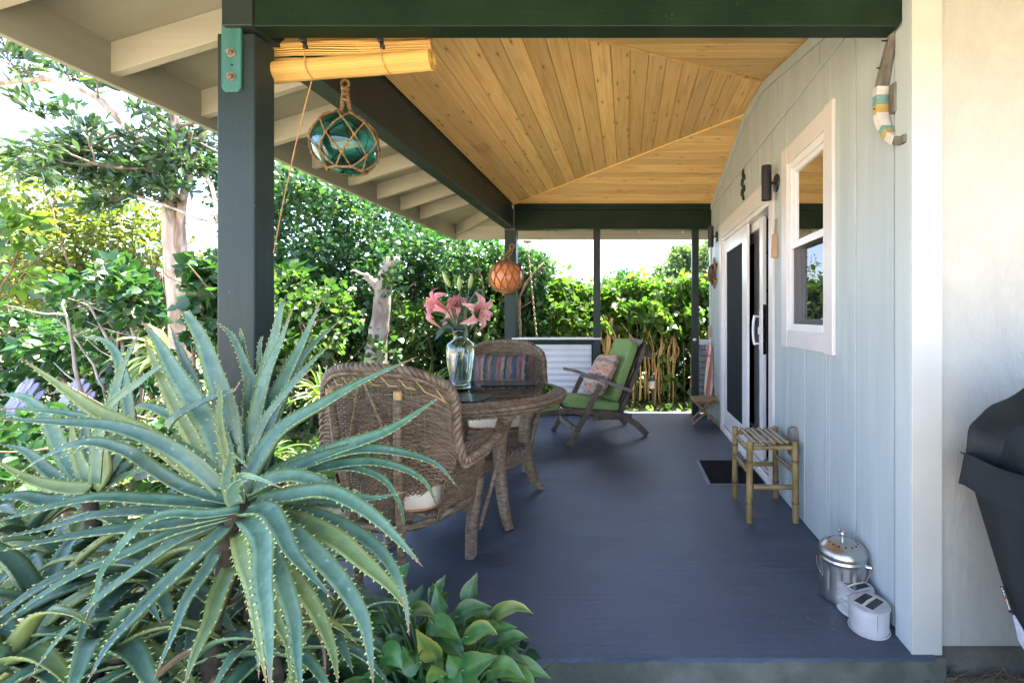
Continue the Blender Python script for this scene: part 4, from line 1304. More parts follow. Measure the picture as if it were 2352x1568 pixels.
def wicker_chair(name, label, loc, rz, group):
    t = thing(name, label, 'armchair', loc, rz, group)
    mb = MB(); weave_into(mb, chair_back, 68, 30, 0.0034, 0.0050, samples=90, rs=0.0036)
    mb.build('woven_back', MT['wicker'], t, kind='stuff', smooth='all')
    for s in (-1, 1):
        mb = MB(); weave_into(mb, chair_arm(s), 11, 22, 0.0036, 0.0050, samples=66)
        mb.build('woven_arm', MT['wicker'], t, kind='stuff', smooth='all')
        mb = MB(); weave_into(mb, chair_side(s), 38, 14, 0.0036, 0.0050, samples=42)
        mb.build('woven_side', MT['wicker'], t, kind='stuff', smooth='all')
        # outer arm front panel, rolled
        mb = MB()
        wrapped(mb, [chair_arm(s)(1, 1), (s * 0.335, 0.195, 0.42), (s * 0.262, 0.165, 0.13)], [0.013, 0.012, 0.012])
        mb.build('arm_front', MT['wrap'], t, smooth=True)
    # braided rim from arm to arm over the back
    path = [chair_arm(-1)(u, 1) for u in (1.0, 0.8, 0.55, 0.3, 0.12)]
    path += [chair_back(u, 1.0) + Vector((0, 0, dz)) for u, dz in ((0.0, -0.16), (0.005, -0.06), (0.03, 0.0), (0.1, 0), (0.22, 0), (0.36, 0), (0.5, 0), (0.64, 0), (0.78, 0), (0.9, 0), (0.97, 0.0), (0.995, -0.06), (1.0, -0.16))]
    path += [chair_arm(1)(u, 1) for u in (0.12, 0.3, 0.55, 0.8, 1.0)]
    mb = MB(); rope_into(mb, path, 0.0125, 0.0115, 3, 0.075, n=6, step=0.011)
    mb.build('braided_rim', MT['wicker'], t, smooth='all')
    mb = MB()
    low = [p - Vector((0, 0.004, 0.024)) for p in path]
    wrapped(mb, low, 0.0125, pitch=0.008, n=8)
    mb.build('rim_roll', MT['wrap'], t, smooth=True)
    # back poles, bare ends at the top
    for s in (-1, 1):
        mb = MB()
        wrapped(mb, [(s * 0.112, -0.205, 0.0), (s * 0.118, -0.228, 0.3), (s * 0.145, -0.278, 0.6), (s * 0.166, -0.305, 0.865)], [0.018, 0.018, 0.0185, 0.018])
        pole = mb.build('back_pole', MT['wrap'], t, smooth=True)
        mb = MB(); mb.tube([(s * 0.166, -0.305, 0.86), (s * 0.1675, -0.307, 0.895)], 0.0165, n=12)
        mb.build('bare_end', MT['canecap'], pole, smooth=True)
    for s in (-1, 1):
        mb = MB(); wrapped(mb, [(s * 0.014, -0.312, 0.915), (s * 0.075, -0.285, 0.74), (s * 0.138, -0.262, 0.55)], 0.0065, pitch=0.006, n=7, depth=0.001)
        mb.build('brace', MT['wrap'], t, smooth=True)
    # tie lacing under the rim
    mb = MB()
    for i in range(9):
        u = 0.1 + 0.1 * i
        p = chair_back(u, 0.955) + Vector((0, -0.008, 0)); q = chair_back(u + 0.05, 0.90) + Vector((0, -0.009, 0)); r = chair_back(u + 0.1 if u < 0.85 else u, 0.90) + Vector((0, -0.009, 0))
        mb.tube([p, q + Vector((0, 0, 0))], 0.003, n=5); mb.tube([q, r], 0.003, n=5)
    mb.build('lacing', MT['canecap'], t, smooth=True)
    # seat frame
    ring = [(-0.245, 0.14, 0.32), (-0.12, 0.175, 0.32), (0.12, 0.175, 0.32), (0.245, 0.14, 0.32), (0.25, -0.10, 0.315), (0.12, -0.215, 0.285), (-0.12, -0.215, 0.285), (-0.25, -0.10, 0.315), (-0.245, 0.14, 0.32)]
    mb = MB(); wrapped(mb, ring, 0.019, pitch=0.008)
    mb.build('seat_rail', MT['wrap'], t, smooth=True)
    mb = MB()
    def seat(u, v): return Vector((-0.235 + 0.47 * u, -0.18 + 0.33 * v, 0.33))
    weave_into(mb, seat, 26, 16, 0.003, 0.0085)
    mb.build('woven_seat', MT['wicker'], t, kind='stuff')
    def apron(u, v): return Vector((-0.245 + 0.49 * u, 0.165 + 0.012 * math.sin(PI * u), 0.20 + 0.07 * math.sin(PI * u) + (0.12 - 0.07 * math.sin(PI * u)) * v))
    mb = MB(); weave_into(mb, apron, 12, 30, 0.0028, 0.004)
    mb.build('woven_apron', MT['wicker'], t, kind='stuff')
    for s in (-1, 1):
        mb = MB(); wrapped(mb, [(s * 0.235, 0.13, 0.0), (s * 0.24, 0.135, 0.18), (s * 0.265, 0.15, 0.40)], [0.029, 0.031, 0.034], pitch=0.008)
        mb.build('front_leg', MT['wrap'], t, smooth=True)
    # seat cushion: cream box with rust piping
    def cush_ring(e, z):
        q = []
        for i in range(40):
            a = 2 * PI * i / 40
            cx, sy = math.cos(a), math.sin(a)
            k = (abs(cx) ** 3.4 + abs(sy) ** 3.4) ** (-1 / 3.4)
            q.append(((0.228 + e) * cx * k, -0.005 + (0.19 + e) * sy * k, z))
        return q
    mb = MB()
    rings = [cush_ring(-0.04, 0.342), cush_ring(-0.006, 0.348), cush_ring(0.004, 0.36), cush_ring(0.006, 0.40), cush_ring(0.004, 0.442), cush_ring(-0.006, 0.455), cush_ring(-0.06, 0.468), cush_ring(-0.15, 0.474)]
    mb.loft(rings)
    cu = mb.build('seat_cushion', MT['cream_cloth'], t, smooth='all')
    for z in (0.352, 0.45):
        mb = MB(); mb.tube(cush_ring(0.004, z), 0.0045, n=6, closed=True)
        mb.build('piping', MT['piping'], cu, smooth='all')
    return t


def pillow_mesh(w, h, d, n=18, sag=0.0):
    """Soft square pillow standing in the xz plane, thickness along y."""
    mb = MB()
    fr, bk = [], []
    for i in range(n + 1):
        a, b = [], []
        for j in range(n + 1):
            u, v = -1 + 2 * j / n, -1 + 2 * i / n
            e = max(0, (1 - u ** 4) * (1 - v ** 4)) ** 0.45
            pin = 1 - 0.05 * (1 - abs(u)) * abs(v) ** 6 * 1.0
            pin2 = 1 - 0.05 * (1 - abs(v)) * abs(u) ** 6
            wr = 0.06 * math.sin(7 * u + 3 * v) * (1 - e) + 0.03 * math.sin(9 * v - 4 * u)
            x, z = u * w / 2 * pin2, v * h / 2 * pin
            a.append((x, -d / 2 * (e + wr * e), z)); b.append((x, d / 2 * (e + wr * e), z))
        fr.append(a); bk.append(list(reversed(b)))
    mb.grid(fr); mb.grid(bk)
    return mb


near = wicker_chair('wicker_armchair', 'brown wicker armchair nearest the aloe, seen from behind, cream seat cushion', (-1.04, 2.235, 0.0), math.radians(-12.6), 'wicker armchairs at the round table')
mb = pillow_mesh(0.42, 0.36, 0.15)
o = mb.build('lumbar_cushion', MT['stripe_grey'], near, smooth='all'); o.location = (0, -0.13, 0.62); o.rotation_euler = (math.radians(12), 0, 0)
far = wicker_chair('wicker_armchair', 'brown wicker armchair behind the vase with striped back cushion, facing the camera', (-1.03, 3.72, 0.0), math.radians(183), 'wicker armchairs at the round table')
mb = pillow_mesh(0.50, 0.44, 0.17)
o = mb.build('back_cushion', MT['stripe'], far, smooth='all'); o.location = (0, -0.13, 0.67); o.rotation_euler = (math.radians(12), 0, 0)
mb = pillow_mesh(0.46, 0.42, 0.10)
o = mb.build('seat_pad', MT['stripe_grey'], far, smooth='all'); o.location = (0, 0.02, 0.50); o.rotation_euler = (math.radians(90), 0, 0)

# ------------------------------------------------------------------ round table
TB = Vector((-0.945, 2.95, 0))
table = thing('round_table', 'round wicker table with glass top and curved cane-wrapped legs', 'table', TB)
TZ = 0.735
mb = MB()
for i in range(9):
    r = 0.470 + 0.0085 * i
    z = TZ - 0.004 - 0.00035 * i * i
    P = [(r * math.cos(a), r * math.sin(a), z + 0.0028 * math.cos(a * 60 + PI * i)) for a in np.linspace(0, 2 * PI, 240, endpoint=False)]
    mb.tube(P, 0.0052, n=5, closed=True)
mb.build('woven_border', MT['wicker'], table, kind='stuff')
mb = MB()
P = [(0.545 * math.cos(a), 0.545 * math.sin(a), TZ - 0.034) for a in np.linspace(0, 2 * PI, 61)]
rope_into(mb, P, 0.008, 0.0085, 3, 0.05, n=5, step=0.012)
P = [(0.535 * math.cos(a), 0.535 * math.sin(a), TZ - 0.055) for a in np.linspace(0, 2 * PI, 61)]
rope_into(mb, P, 0.007, 0.008, 3, -0.05, n=5, step=0.012)
mb.build('braided_edge', MT['wicker'], table, smooth='all')
mb = MB()
def band(u, v): return Vector(((0.505 + 0.025 * v) * math.cos(2 * PI * u), (0.505 + 0.025 * v) * math.sin(2 * PI * u), TZ - 0.085 + 0.035 * v))
weave_into(mb, band, 4, 90, 0.003, 0.0042, samples=180)
mb.build('woven_apron', MT['wicker'], table, kind='stuff')
mb = MB(); mb.lathe([(0.005, -0.03), (0.515, -0.03), (0.515, -0.016), (0.005, -0.016)], 48, (0, 0, TZ))
mb.build('top_board', MT['teak'], table)
mb = MB(); mb.lathe([(0.002, -0.0105), (0.467, -0.0105), (0.470, -0.0075), (0.470, -0.0035), (0.467, -0.0005), (0.002, -0.0005)], 72, (0, 0, TZ))
mb.build('glass_top', MT['tableglass'], table)
for k in range(4):
    a = math.radians(45 + 90 * k - 6)
    ca, sa = math.cos(a), math.sin(a)
    mb = MB()
    ctl = [(0.455, 0.0), (0.40, 0.06), (0.345, 0.2), (0.315, 0.36), (0.335, 0.52), (0.415, 0.64), (0.455, 0.66)]
    wrapped(mb, [(r * ca, r * sa, z) for r, z in ctl], [0.026, 0.030, 0.036, 0.040, 0.043, 0.044, 0.044], pitch=0.0085, n=12)
    mb.build('leg', MT['wrap'], table, smooth=True)
mb = MB()
for i in range(16):
    r = 0.03 + 0.0175 * i
    P = [(r * math.cos(b), r * math.sin(b), 0.345 + 0.003 * math.cos(b * 20 + PI * i)) for b in np.linspace(0, 2 * PI, 80, endpoint=False)]
    mb.tube(P, 0.0095, n=5, closed=True)
def sband(u, v): return Vector((0.305 * math.cos(2 * PI * u), 0.305 * math.sin(2 * PI * u), 0.295 + 0.05 * v))
weave_into(mb, sband, 6, 60, 0.003, 0.0045)
mb.build('woven_shelf', MT['wicker'], table, kind='stuff')

# placemats on the glass
for i, (cx, cy, rz, lb) in enumerate(((-0.83, 3.24, 4, 'dark glossy placemat on the far side of the glass table, before the striped cushion'), (-1.0, 2.66, -6, 'dark glossy placemat on the near side of the glass table, in front of the vase'))):
    mb = MB()
    q = [(-0.21, -0.15), (0.16, -0.15), (0.21, -0.10), (0.21, 0.10), (0.16, 0.15), (-0.16, 0.15), (-0.21, 0.10), (-0.21, -0.10)]
    q = [(-0.16, -0.13), (0.16, -0.13), (0.20, -0.09), (0.20, 0.09), (0.16, 0.13), (-0.16, 0.13), (-0.20, 0.09), (-0.20, -0.09)]
    r = math.radians(rz)
    rot = lambda x, y: (cx + x * math.cos(r) - y * math.sin(r), cy + x * math.sin(r) + y * math.cos(r))
    mb.prism([(*rot(x, y), TZ + 0.0005) for x, y in q], [(*rot(x, y), TZ + 0.0055) for x, y in q])
    o = mb.build('placemat', MT['solar'], bevel=0.0015)
    tag(o, lb, 'placemat', 'placemats on the glass table')

# ------------------------------------------------------------------ vase and lilies
VB = Vector((-1.088, 3.02, TZ + 0.001))
vase = thing('glass_vase', 'clear glass vase half full of water holding lilies on the table', 'vase', VB)
prof = [(0.058, 0.0), (0.062, 0.006), (0.066, 0.05), (0.080, 0.14), (0.089, 0.22), (0.090, 0.265), (0.083, 0.29), (0.055, 0.312), (0.045, 0.325), (0.044, 0.34), (0.052, 0.362), (0.068, 0.386)]
def prof_in(off):
    return [(max(r - off, 0.004), z) for r, z in prof]
outer = [(float(r), float(z)) for r, z in prof]
inner = [(r - 0.0032, z) for r, z in reversed(prof) if z > 0.012] + [(0.055, 0.014), (0.004, 0.014)]
mb = MB()
N_ = 48
full = [(0.004, 0.0)] + outer + inner
# gentle facets
P, fs = [], []
for r, z in full:
    for k in range(N_):
        a = 2 * PI * k / N_
        rr = r * (1 + 0.012 * math.cos(a * 12))
        P.append((rr * math.cos(a), rr * math.sin(a), z))
for i in range(len(full) - 1):
    for k in range(N_):
        k2 = (k + 1) % N_
        fs.append((i * N_ + k, i * N_ + k2, (i + 1) * N_ + k2, (i + 1) * N_ + k))
fs.append(tuple(range(N_ - 1, -1, -1))); fs.append(tuple((len(full) - 1) * N_ + k for k in range(N_)))
mb.add(P, fs)
mb.build('glass_body', MT['vase'], vase, smooth='all')
mb = MB()
wl = [(0.004, 0.0155), (0.054, 0.0155)] + [(r - 0.0045, z) for r, z in prof if 0.03 < z < 0.25] + [(0.0845, 0.255), (0.004, 0.255)]
mb.lathe(wl, 48)
mb.build('water', MT['water'], vase, smooth=True)

lily = thing('lily_bouquet', 'bunch of pink lilies with green buds and dark leaves in the vase', 'flowers', VB + Vector((0, 0, 0.02)))
LB = VB


def stem_line(tip, foot):
    tip = Vector(tip)
    a = Vector((foot[0], foot[1], 0.03)); b = Vector((foot[0] * -0.3 + tip.x * 0.06, foot[1] * -0.3 + tip.y * 0.06, 0.325))
    return [a, a.lerp(b, 0.5), b, b.lerp(tip, 0.5) + Vector((0, 0, 0.012)), tip]


def ribbon_leaf(mb, pts, w, fold=0.25, nrm=Vector((0, -0.4, 1)), zone=None):
    m = len(pts)
    rows = []
    for i, p in enumerate(pts):
        t = (pts[min(i + 1, m - 1)] - pts[max(i - 1, 0)]).normalized()
        s = t.cross(nrm)
        if s.length < 1e-4: s = t.orthogonal()
        s.normalize(); u = s.cross(t)
        x = i / (m - 1)
        hw = w / 2 * max(0.03, math.sin(PI * min(1, x ** 0.75 * 0.97 + 0.03)) ** 0.8)
        rows.append([p - s * hw + u * hw * fold, p - s * hw * 0.5 + u * hw * fold * 0.3, p, p + s * hw * 0.5 + u * hw * fold * 0.3, p + s * hw + u * hw * fold])
    mb.grid(rows)


def lily_flower(c, axis, size, pink):
    """Six recurved petals round an axis; c is the throat."""
    ax = Vector(axis).normalized()
    s = ax.orthogonal().normalized(); u = ax.cross(s)
    root = MB()
    root.tube([c - ax * size * 0.28, c - ax * 0.1 * size], [size * 0.05, size * 0.09], n=8)
    f = root.build('lily_flower', MT['bud'], lily, smooth=True)
    off = VB + Vector((0, 0, 0.02)) - VB
    for k in range(6):
        a = 2 * PI * k / 6 + random.uniform(-0.12, 0.12)
        rd = s * math.cos(a) + u * math.sin(a)
        L = size * random.uniform(0.9, 1.08)
        rec = random.uniform(0.35, 0.75)
        P = []
        for i in range(9):
            x = i / 8
            P.append(c - ax * (0.2 * size) + rd * (L * (0.06 + 0.85 * x ** 1.15)) + ax * (L * (0.75 * math.sin(min(1, x * 1.15) * PI * 0.62) - rec * max(0, x - 0.5) ** 1.6 * 2.4)))
        mb = MB()
        n0 = (ax - rd * 0.2)
        wdt = size * (0.46 if k % 2 else 0.36)
        ribbon_leaf(mb, P, wdt, 0.22, n0)
        mb.zone = []
        for i in range(9):
            for j in range(5):
                x = i / 8
                e = 1 - abs(j - 2) / 2
                mb.zone.append((min(1, max(0, pink * (0.25 + 0.75 * e) * (1 - 0.45 * x) * random.uniform(0.85, 1.1))), 0, 0, 1))
        mb.build('petal', MT['petal'], f, smooth='all')
    mb = MB()
    for k in range(6):
        a = 2 * PI * k / 6 + 0.4
        rd = s * math.cos(a) + u * math.sin(a)
        e = c + ax * size * 0.72 + rd * size * 0.20
        mb.cur = 0; mb.tube([c - ax * size * 0.1, e], 0.0012, n=5)
        mb.cur = 1; mb.tube([e - rd * 0.006, e + rd * 0.008], 0.0022, n=5)
    mb.build('stamens', [MT['bud'], MT['anther']], f, smooth=True)


def LP(x, y, dy=0.0):
    return at(x, y, 3.02 + dy) - (VB + Vector((0, 0, 0.02)))


stems = [((1020, 700), -0.06, (0.02, -0.02)), ((1062, 695), 0.05, (-0.03, 0.0)), ((1092, 718), -0.03, (-0.02, 0.02)), ((1020, 640), 0.03, (0.03, 0.01)), ((1055, 655), 0.0, (0.0, -0.03)), ((1082, 640), 0.04, (-0.01, 0.03))]
for (px, dy, ft) in stems:
    mb = MB()
    ln = stem_line(LP(*px, dy), ft)
    mb.tube(curve_pts(ln, 20), 0.0042, n=7)
    mb.build('stem', MT['lilystem'], lily, smooth=True)
lily_flower(LP(1014, 706, -0.07), (-0.75, -0.75, 0.25), 0.145, 1.0)
lily_flower(LP(1052, 708, 0.03), (0.15, -0.5, 0.6), 0.115, 0.9)
lily_flower(LP(1090, 716, -0.04), (0.85, -0.55, -0.05), 0.145, 0.5)
lily_flower(LP(1040, 722, 0.06), (-0.2, 0.6, 0.1), 0.11, 0.4)
for (x0, y0, x1, y1, dy) in ((1034, 660, 1016, 622, 0.03), (1055, 668, 1055, 632, 0.0), (1078, 664, 1084, 628, 0.04)):
    a, b = LP(x0, y0, dy), LP(x1, y1, dy - 0.02)
    mb = MB()
    mb.tube([a.lerp(b, i / 10) for i in range(11)], [0.004, 0.009, 0.0125, 0.0145, 0.0155, 0.0155, 0.0145, 0.0125, 0.010, 0.0065, 0.002], n=9)
    mb.build('bud', MT['bud'], lily, smooth='all')
for (pts, w, dy) in (([(1058, 745), (1068, 715), (1085, 680)], 0.05, -0.10), ([(1062, 790), (1062, 755), (1055, 718)], 0.075, -0.07), ([(1075, 760), (1092, 735), (1104, 706)], 0.035, -0.10), ([(1045, 760), (1020, 755), (998, 782)], 0.045, -0.04),
                     ([(1080, 690), (1104, 668), (1116, 700)], 0.028, 0.05), ([(1050, 720), (1045, 690), (1035, 668)], 0.03, 0.05), ([(1068, 770), (1082, 752), (1102, 745)], 0.045, 0.04), ([(1050, 765), (1030, 735), (1008, 740)], 0.03, 0.05),
                     ([(1070, 700), (1095, 690), (1128, 705)], 0.022, 0.03)):
    P = curve_pts([LP(x, y, dy * (0.3 + 0.7 * i / 2)) for i, (x, y) in enumerate(pts)], 10)
    mb = MB(); ribbon_leaf(mb, P, w, 0.3, Vector((0.1, -1, 0.45)))
    mb.build('leaf', MT['lilyleaf'], lily, smooth='all')

# ------------------------------------------------------------------ steamer chair (local +y points to the foot end)
def steamer():
    ang = math.atan2(-0.397, -0.918) - PI / 2
    t = thing('steamer_chair', 'folding teak steamer chair with green cushions, facing left near the back of the porch', 'lounge chair', (-0.335, 4.72, 0.0), ang)
    # local: x across (-0.27..0.27), y towards the feet
    H = 0.265
    def rail(pts, w, h, nm, m=MT['teak'], side=1):
        mb = MB()
        P = [Vector(p) for p in pts]
        rings = []
        for i, p in enumerate(P):
            tt = (P[min(i + 1, len(P) - 1)] - P[max(i - 1, 0)]).normalized()
            sd = Vector((1, 0, 0)); uu = sd.cross(tt).normalized()
            rings.append([p - sd * w / 2 - uu * h / 2, p + sd * w / 2 - uu * h / 2, p + sd * w / 2 + uu * h / 2, p - sd * w / 2 + uu * h / 2])
        mb.loft(rings)
        return mb.build(nm, m, t, bevel=0.003)
    for s in (-1, 1):
        x = s * H
        rail([(x, 0.43, 0.325), (x, 0.0, 0.275), (x, -0.30, 0.215)], 0.026, 0.05, 'seat_side_rail')
        # long front leg that carries the arm, foot forward of the seat
        rail([(x + s * 0.03, 0.36, 0.0), (x + s * 0.03, 0.17, 0.30), (x + s * 0.03, 0.04, 0.555)], 0.024, 0.052, 'front_leg')
        # curved back leg
        rail(curve_pts([(x + s * 0.002, 0.1, 0.235), (x + s * 0.002, -0.17, 0.22), (x + s * 0.002, -0.34, 0.14), (x + s * 0.002, -0.47, 0.012)], 12), 0.024, 0.058, 'rear_leg')
        # arm
        rail(curve_pts([(x + s * 0.03, 0.24, 0.655), (x + s * 0.03, 0.10, 0.62), (x + s * 0.03, -0.12, 0.535), (x + s * 0.03, -0.30, 0.465)], 10), 0.052, 0.032, 'arm', MT['teak_grey'])
        # back frame
        rail([(x - s * 0.03, -0.19, 0.235), (x - s * 0.03, -0.33, 0.56), (x - s * 0.03, -0.46, 0.90)], 0.024, 0.04, 'back_rail')
        # foot rest rails
        rail([(x - s * 0.03, 0.40, 0.315), (x - s * 0.03, 0.82, 0.285)], 0.024, 0.04, 'foot_rail')
        rail([(x - s * 0.03, 0.76, 0.28), (x - s * 0.03, 0.72, 0.0)], 0.024, 0.034, 'foot_leg')
    for (y, z, nm, mt, hh) in ((0.275, 0.135, 'front_stretcher', MT['teak_grey'], 0.05), (-0.10, 0.205, 'cross_bar', MT['teak'], 0.03), (0.16, 0.23, 'cross_bar', MT['teak'], 0.03), (-0.46, 0.89, 'head_rail', MT['teak'], 0.06), (0.80, 0.285, 'foot_bar', MT['teak'], 0.03)):
        mb = MB(); mb.box(-H - (0.03 if nm == 'front_stretcher' else -0.012), H + (0.03 if nm == 'front_stretcher' else -0.012), y - 0.012, y + 0.012, z - hh / 2, z + hh / 2)
        mb.build(nm, mt, t, bevel=0.003)
    for i in range(7):
        f = (i + 0.5) / 7
        y, z = 0.40 - 0.62 * f, 0.33 - 0.095 * f
        mb = MB(); mb.box(-H + 0.012, H - 0.012, y - 0.028, y + 0.028, z + 0.012, z + 0.024)
        mb.build('seat_slat', MT['teak'], t, bevel=0.002)
    for i in range(6):
        x = -0.20 + 0.08 * i
        mb = MB(); mb.bar((x, -0.20, 0.25), (x, -0.455, 0.885), 0.05, 0.012, up=(0, 1, 0.4))
        mb.build('back_slat', MT['teak'], t, bevel=0.002)

    def cushion(c, ax, up, w, l, d, nm):
        ax, up = Vector(ax).normalized(), Vector(up).normalized()
        sd = ax.cross(up).normalized()
        mb = MB()
        def ring(e, h):
            q = []
            for i in range(44):
                a = 2 * PI * i / 44
                cx, sy = math.cos(a), math.sin(a)
                k = (abs(cx) ** 7 + abs(sy) ** 7) ** (-1 / 7)
                q.append(Vector(c) + sd * ((w / 2 - e) * cx * k) + ax * ((l / 2 - e) * sy * k) + up * h)
            return q
        mb.loft([ring(0.05, 0), ring(0.008, 0.004), ring(0, 0.014), ring(0, d - 0.014), ring(0.008, d - 0.003), ring(0.05, d + 0.004), ring(0.15, d + 0.009)])
        o = mb.build(nm, MT['greencloth'], t, smooth='all')
        for h in (0.010, d - 0.010):
            m2 = MB(); m2.tube(ring(-0.001, h), 0.0032, n=5, closed=True); m2.build('piping', MT['greencloth'], o, smooth='all')
        return o
    cushion((0, 0.09, 0.306), (0, 1, 0.145), (0, -0.145, 1), 0.49, 0.60, 0.085, 'seat_cushion')
    cushion((0, -0.285, 0.645), (0, -0.37, 0.93), (0, 0.93, 0.37), 0.49, 0.64, 0.085, 'back_cushion')
    cushion((0, 0.62, 0.315), (0, 1, -0.05), (0, 0.05, 1), 0.47, 0.44, 0.075, 'foot_cushion')
    # folded grey cloth over the head rail
    mb = MB()
    rows = []
    for i in range(11):
        f = i / 10
        yy = -0.40 - 0.16 * f
        zz = 0.93 + 0.045 * math.sin(PI * f ** 0.8) - 0.20 * max(0, f - 0.35)
        rows.append([(x, yy, zz - 0.02 * (abs(x) / 0.25) ** 3) for x in np.linspace(-0.235, 0.235, 13)])
    mb.grid(rows); mb.grid([[(p[0], p[1] + 0.012, p[2] - 0.014) for p in reversed(r)] for r in rows])
    mb.build('head_roll', MT['greycloth'], t, smooth='all')
    mb = MB()
    for s in (-1, 1):
        mb.tube(curve_pts([(s * 0.2, -0.205, 0.30), (s * 0.22, -0.24, 0.24), (s * 0.23, -0.25, 0.19)], 8), 0.004, n=5)
    mb.build('tie', MT['greencloth'], t, smooth=True)
    return t, ang


st, st_ang = steamer()
pl = thing('throw_pillow', 'peach and grey striped throw pillow leaning on the green steamer chair cushion', 'pillow', (-0.335, 4.72, 0.0), st_ang)
o = pillow_mesh(0.47, 0.45, 0.16).build('cover', MT['pillow'], pl, smooth='all')
o.location = (0.0, -0.07, 0.615); o.rotation_euler = (math.radians(29), math.radians(4), 0)

# ------------------------------------------------------------------ bamboo stool by the wall
def bamboo(mb, a, b, r, nodes=2, n=12):
    a, b = Vector(a), Vector(b)
    k = 26
    rs = []
    for i in range(k):
        f = i / (k - 1)
        bul = 0
        for q in range(nodes):
            c = (q + 0.7) / (nodes + 0.3)
            bul = max(bul, math.exp(-((f - c) * (b - a).length / 0.006) ** 2))
        rs.append(r * (1 + 0.14 * bul - 0.03 * math.sin(f * PI * (nodes + 1)) ** 2))
    mb.tube([a.lerp(b, i / (k - 1)) for i in range(k)], rs, n=n)


def bamboo_stool():
    t = thing('bamboo_stool', 'bamboo stool with split-pole seat beside the door, near the wall', 'stool', (0.857, 2.885, 0.0))
    L_ = {}
    for (nm, x, y) in (('a', -0.137, -0.179), ('b', 0.128, -0.179), ('c', -0.137, 0.18), ('d', 0.128, 0.18)):
        mb = MB(); bamboo(mb, (x * 1.03, y * 1.02, 0), (x, y, 0.472), 0.0195, 2)
        leg = mb.build('leg', MT['bamboo'], t, smooth=True)
        for z in (0.115, 0.36):
            m2 = MB(); m2.tube([(x * 1.02, y, z - 0.014), (x * 1.02, y, z), (x * 1.02, y, z + 0.004)], [0.0205, 0.0225, 0.0208], n=12)
            m2.build('joint', MT['bamboo_node'], leg, smooth=True)
    for (a, b, r, nm) in (((-0.117, -0.179, 0.435), (0.109, -0.179, 0.435), 0.0135, 'rail'), ((-0.117, 0.18, 0.435), (0.109, 0.18, 0.435), 0.0135, 'rail'),
                          ((-0.137, -0.16, 0.415), (-0.137, 0.16, 0.415), 0.0135, 'rail'), ((0.128, -0.16, 0.415), (0.128, 0.16, 0.415), 0.0135, 'rail'),
                          ((-0.117, -0.181, 0.205), (0.109, -0.181, 0.205), 0.0145, 'stretcher'), ((-0.117, 0.18, 0.225), (0.109, 0.18, 0.225), 0.0145, 'stretcher'),
                          ((-0.138, -0.16, 0.285), (-0.138, 0.16, 0.285), 0.0135, 'stretcher'), ((0.129, -0.16, 0.285), (0.129, 0.16, 0.285), 0.0135, 'stretcher')):
        mb = MB(); bamboo(mb, a, b, r, 1); mb.build(nm, MT['bamboo'], t, smooth=True)
    for i in range(6):
        x = -0.098 + 0.0385 * i
        mb = MB()
        rows = []
        for j in range(13):
            f = j / 12
            y = -0.188 + 0.376 * f
            bul = 0.0025 * math.exp(-((f - (0.15 + 0.12 * (i % 3))) / 0.03) ** 2)
            rows.append([(x + math.cos(a) * (0.0155 + bul) + 0.004 * math.sin(i * 2 + f), y, 0.452 + math.sin(a) * (0.013 + bul) + 0.004 * math.sin(i * 3)) for a in np.linspace(0, PI, 8)])
        mb.grid(rows); mb.grid([[(p[0], p[1], p[2] - 0.003) for p in reversed(r)] for r in rows])
        mb.build('seat_slat', MT['bamboo'], t, smooth='all')
    mb = MB()
    for y in (-0.165, 0.168):
        for i in range(6):
            x = -0.098 + 0.0385 * i
            mb.tube(curve_pts([(x - 0.021, y, 0.445), (x - 0.012, y + 0.003, 0.464), (x, y + 0.004, 0.470), (x + 0.012, y + 0.003, 0.464), (x + 0.021, y, 0.445)], 8), 0.002, n=5)
    mb.tube(curve_pts([(0.005, -0.195, 0.455), (0.02, -0.197, 0.44), (0.04, -0.195, 0.425), (0.05, -0.19, 0.445)], 8), 0.002, n=5)
    mb.build('lashing', MT['jute'], t, smooth=True)


bamboo_stool()


def folding_stool():
    t = thing('folding_stool', 'small folding rattan stool with crossed legs by the far end of the wall', 'stool', (0.865, 5.16, 0.0))
    def S(u, v): return Vector((-0.125 + 0.25 * u, -0.115 + 0.23 * v, 0.30 - 0.012 * math.sin(PI * u)))
    mb = MB(); weave_into(mb, S, 22, 20, 0.002, 0.0045)
    mb.build('woven_seat', MT['rattan'], t, kind='stuff')
    for y in (-0.12, 0.12):
        mb = MB(); bamboo(mb, (-0.145, y, 0.285), (0.145, y, 0.285), 0.016, 1); mb.build('rail', MT['bamboo'], t, smooth=True)
    for x in (-0.135, 0.135):
        mb = MB(); bamboo(mb, (x, -0.13, 0.288), (x, 0.13, 0.288), 0.015, 1); mb.build('rail', MT['bamboo'], t, smooth=True)
    for y in (-0.105, 0.09):
        for s in (-1, 1):
            mb = MB(); bamboo(mb, (s * -0.145, y + s * 0.014, 0.012), (s * 0.125, y + s * 0.014, 0.28), 0.0135, 1); mb.build('leg', MT['bamboo'], t, smooth=True)
    for s in (-1, 1):
        mb = MB(); bamboo(mb, (s * -0.13, -0.12, 0.03), (s * -0.13, 0.11, 0.03), 0.011, 1); mb.build('stretcher', MT['bamboo'], t, smooth=True)


folding_stool()


# ------------------------------------------------------------------ doormat, bin, lanterns
mat_ = thing('doormat', 'black fibre doormat with grey rubber edge before the sliding door', 'doormat', (0.785, 3.57, 0.0))
mb = MB(); mb.box(0.575, 0.992, 3.295, 3.845, 0.001, 0.006); mb.build('rubber_edge', MT['matedge'], mat_, world=True, bevel=0.002)
mb = MB(); mb.box(0.600, 0.985, 3.312, 3.828, 0.0062, 0.015); mb.build('pile', MT['mat'], mat_, world=True, bevel=0.004)

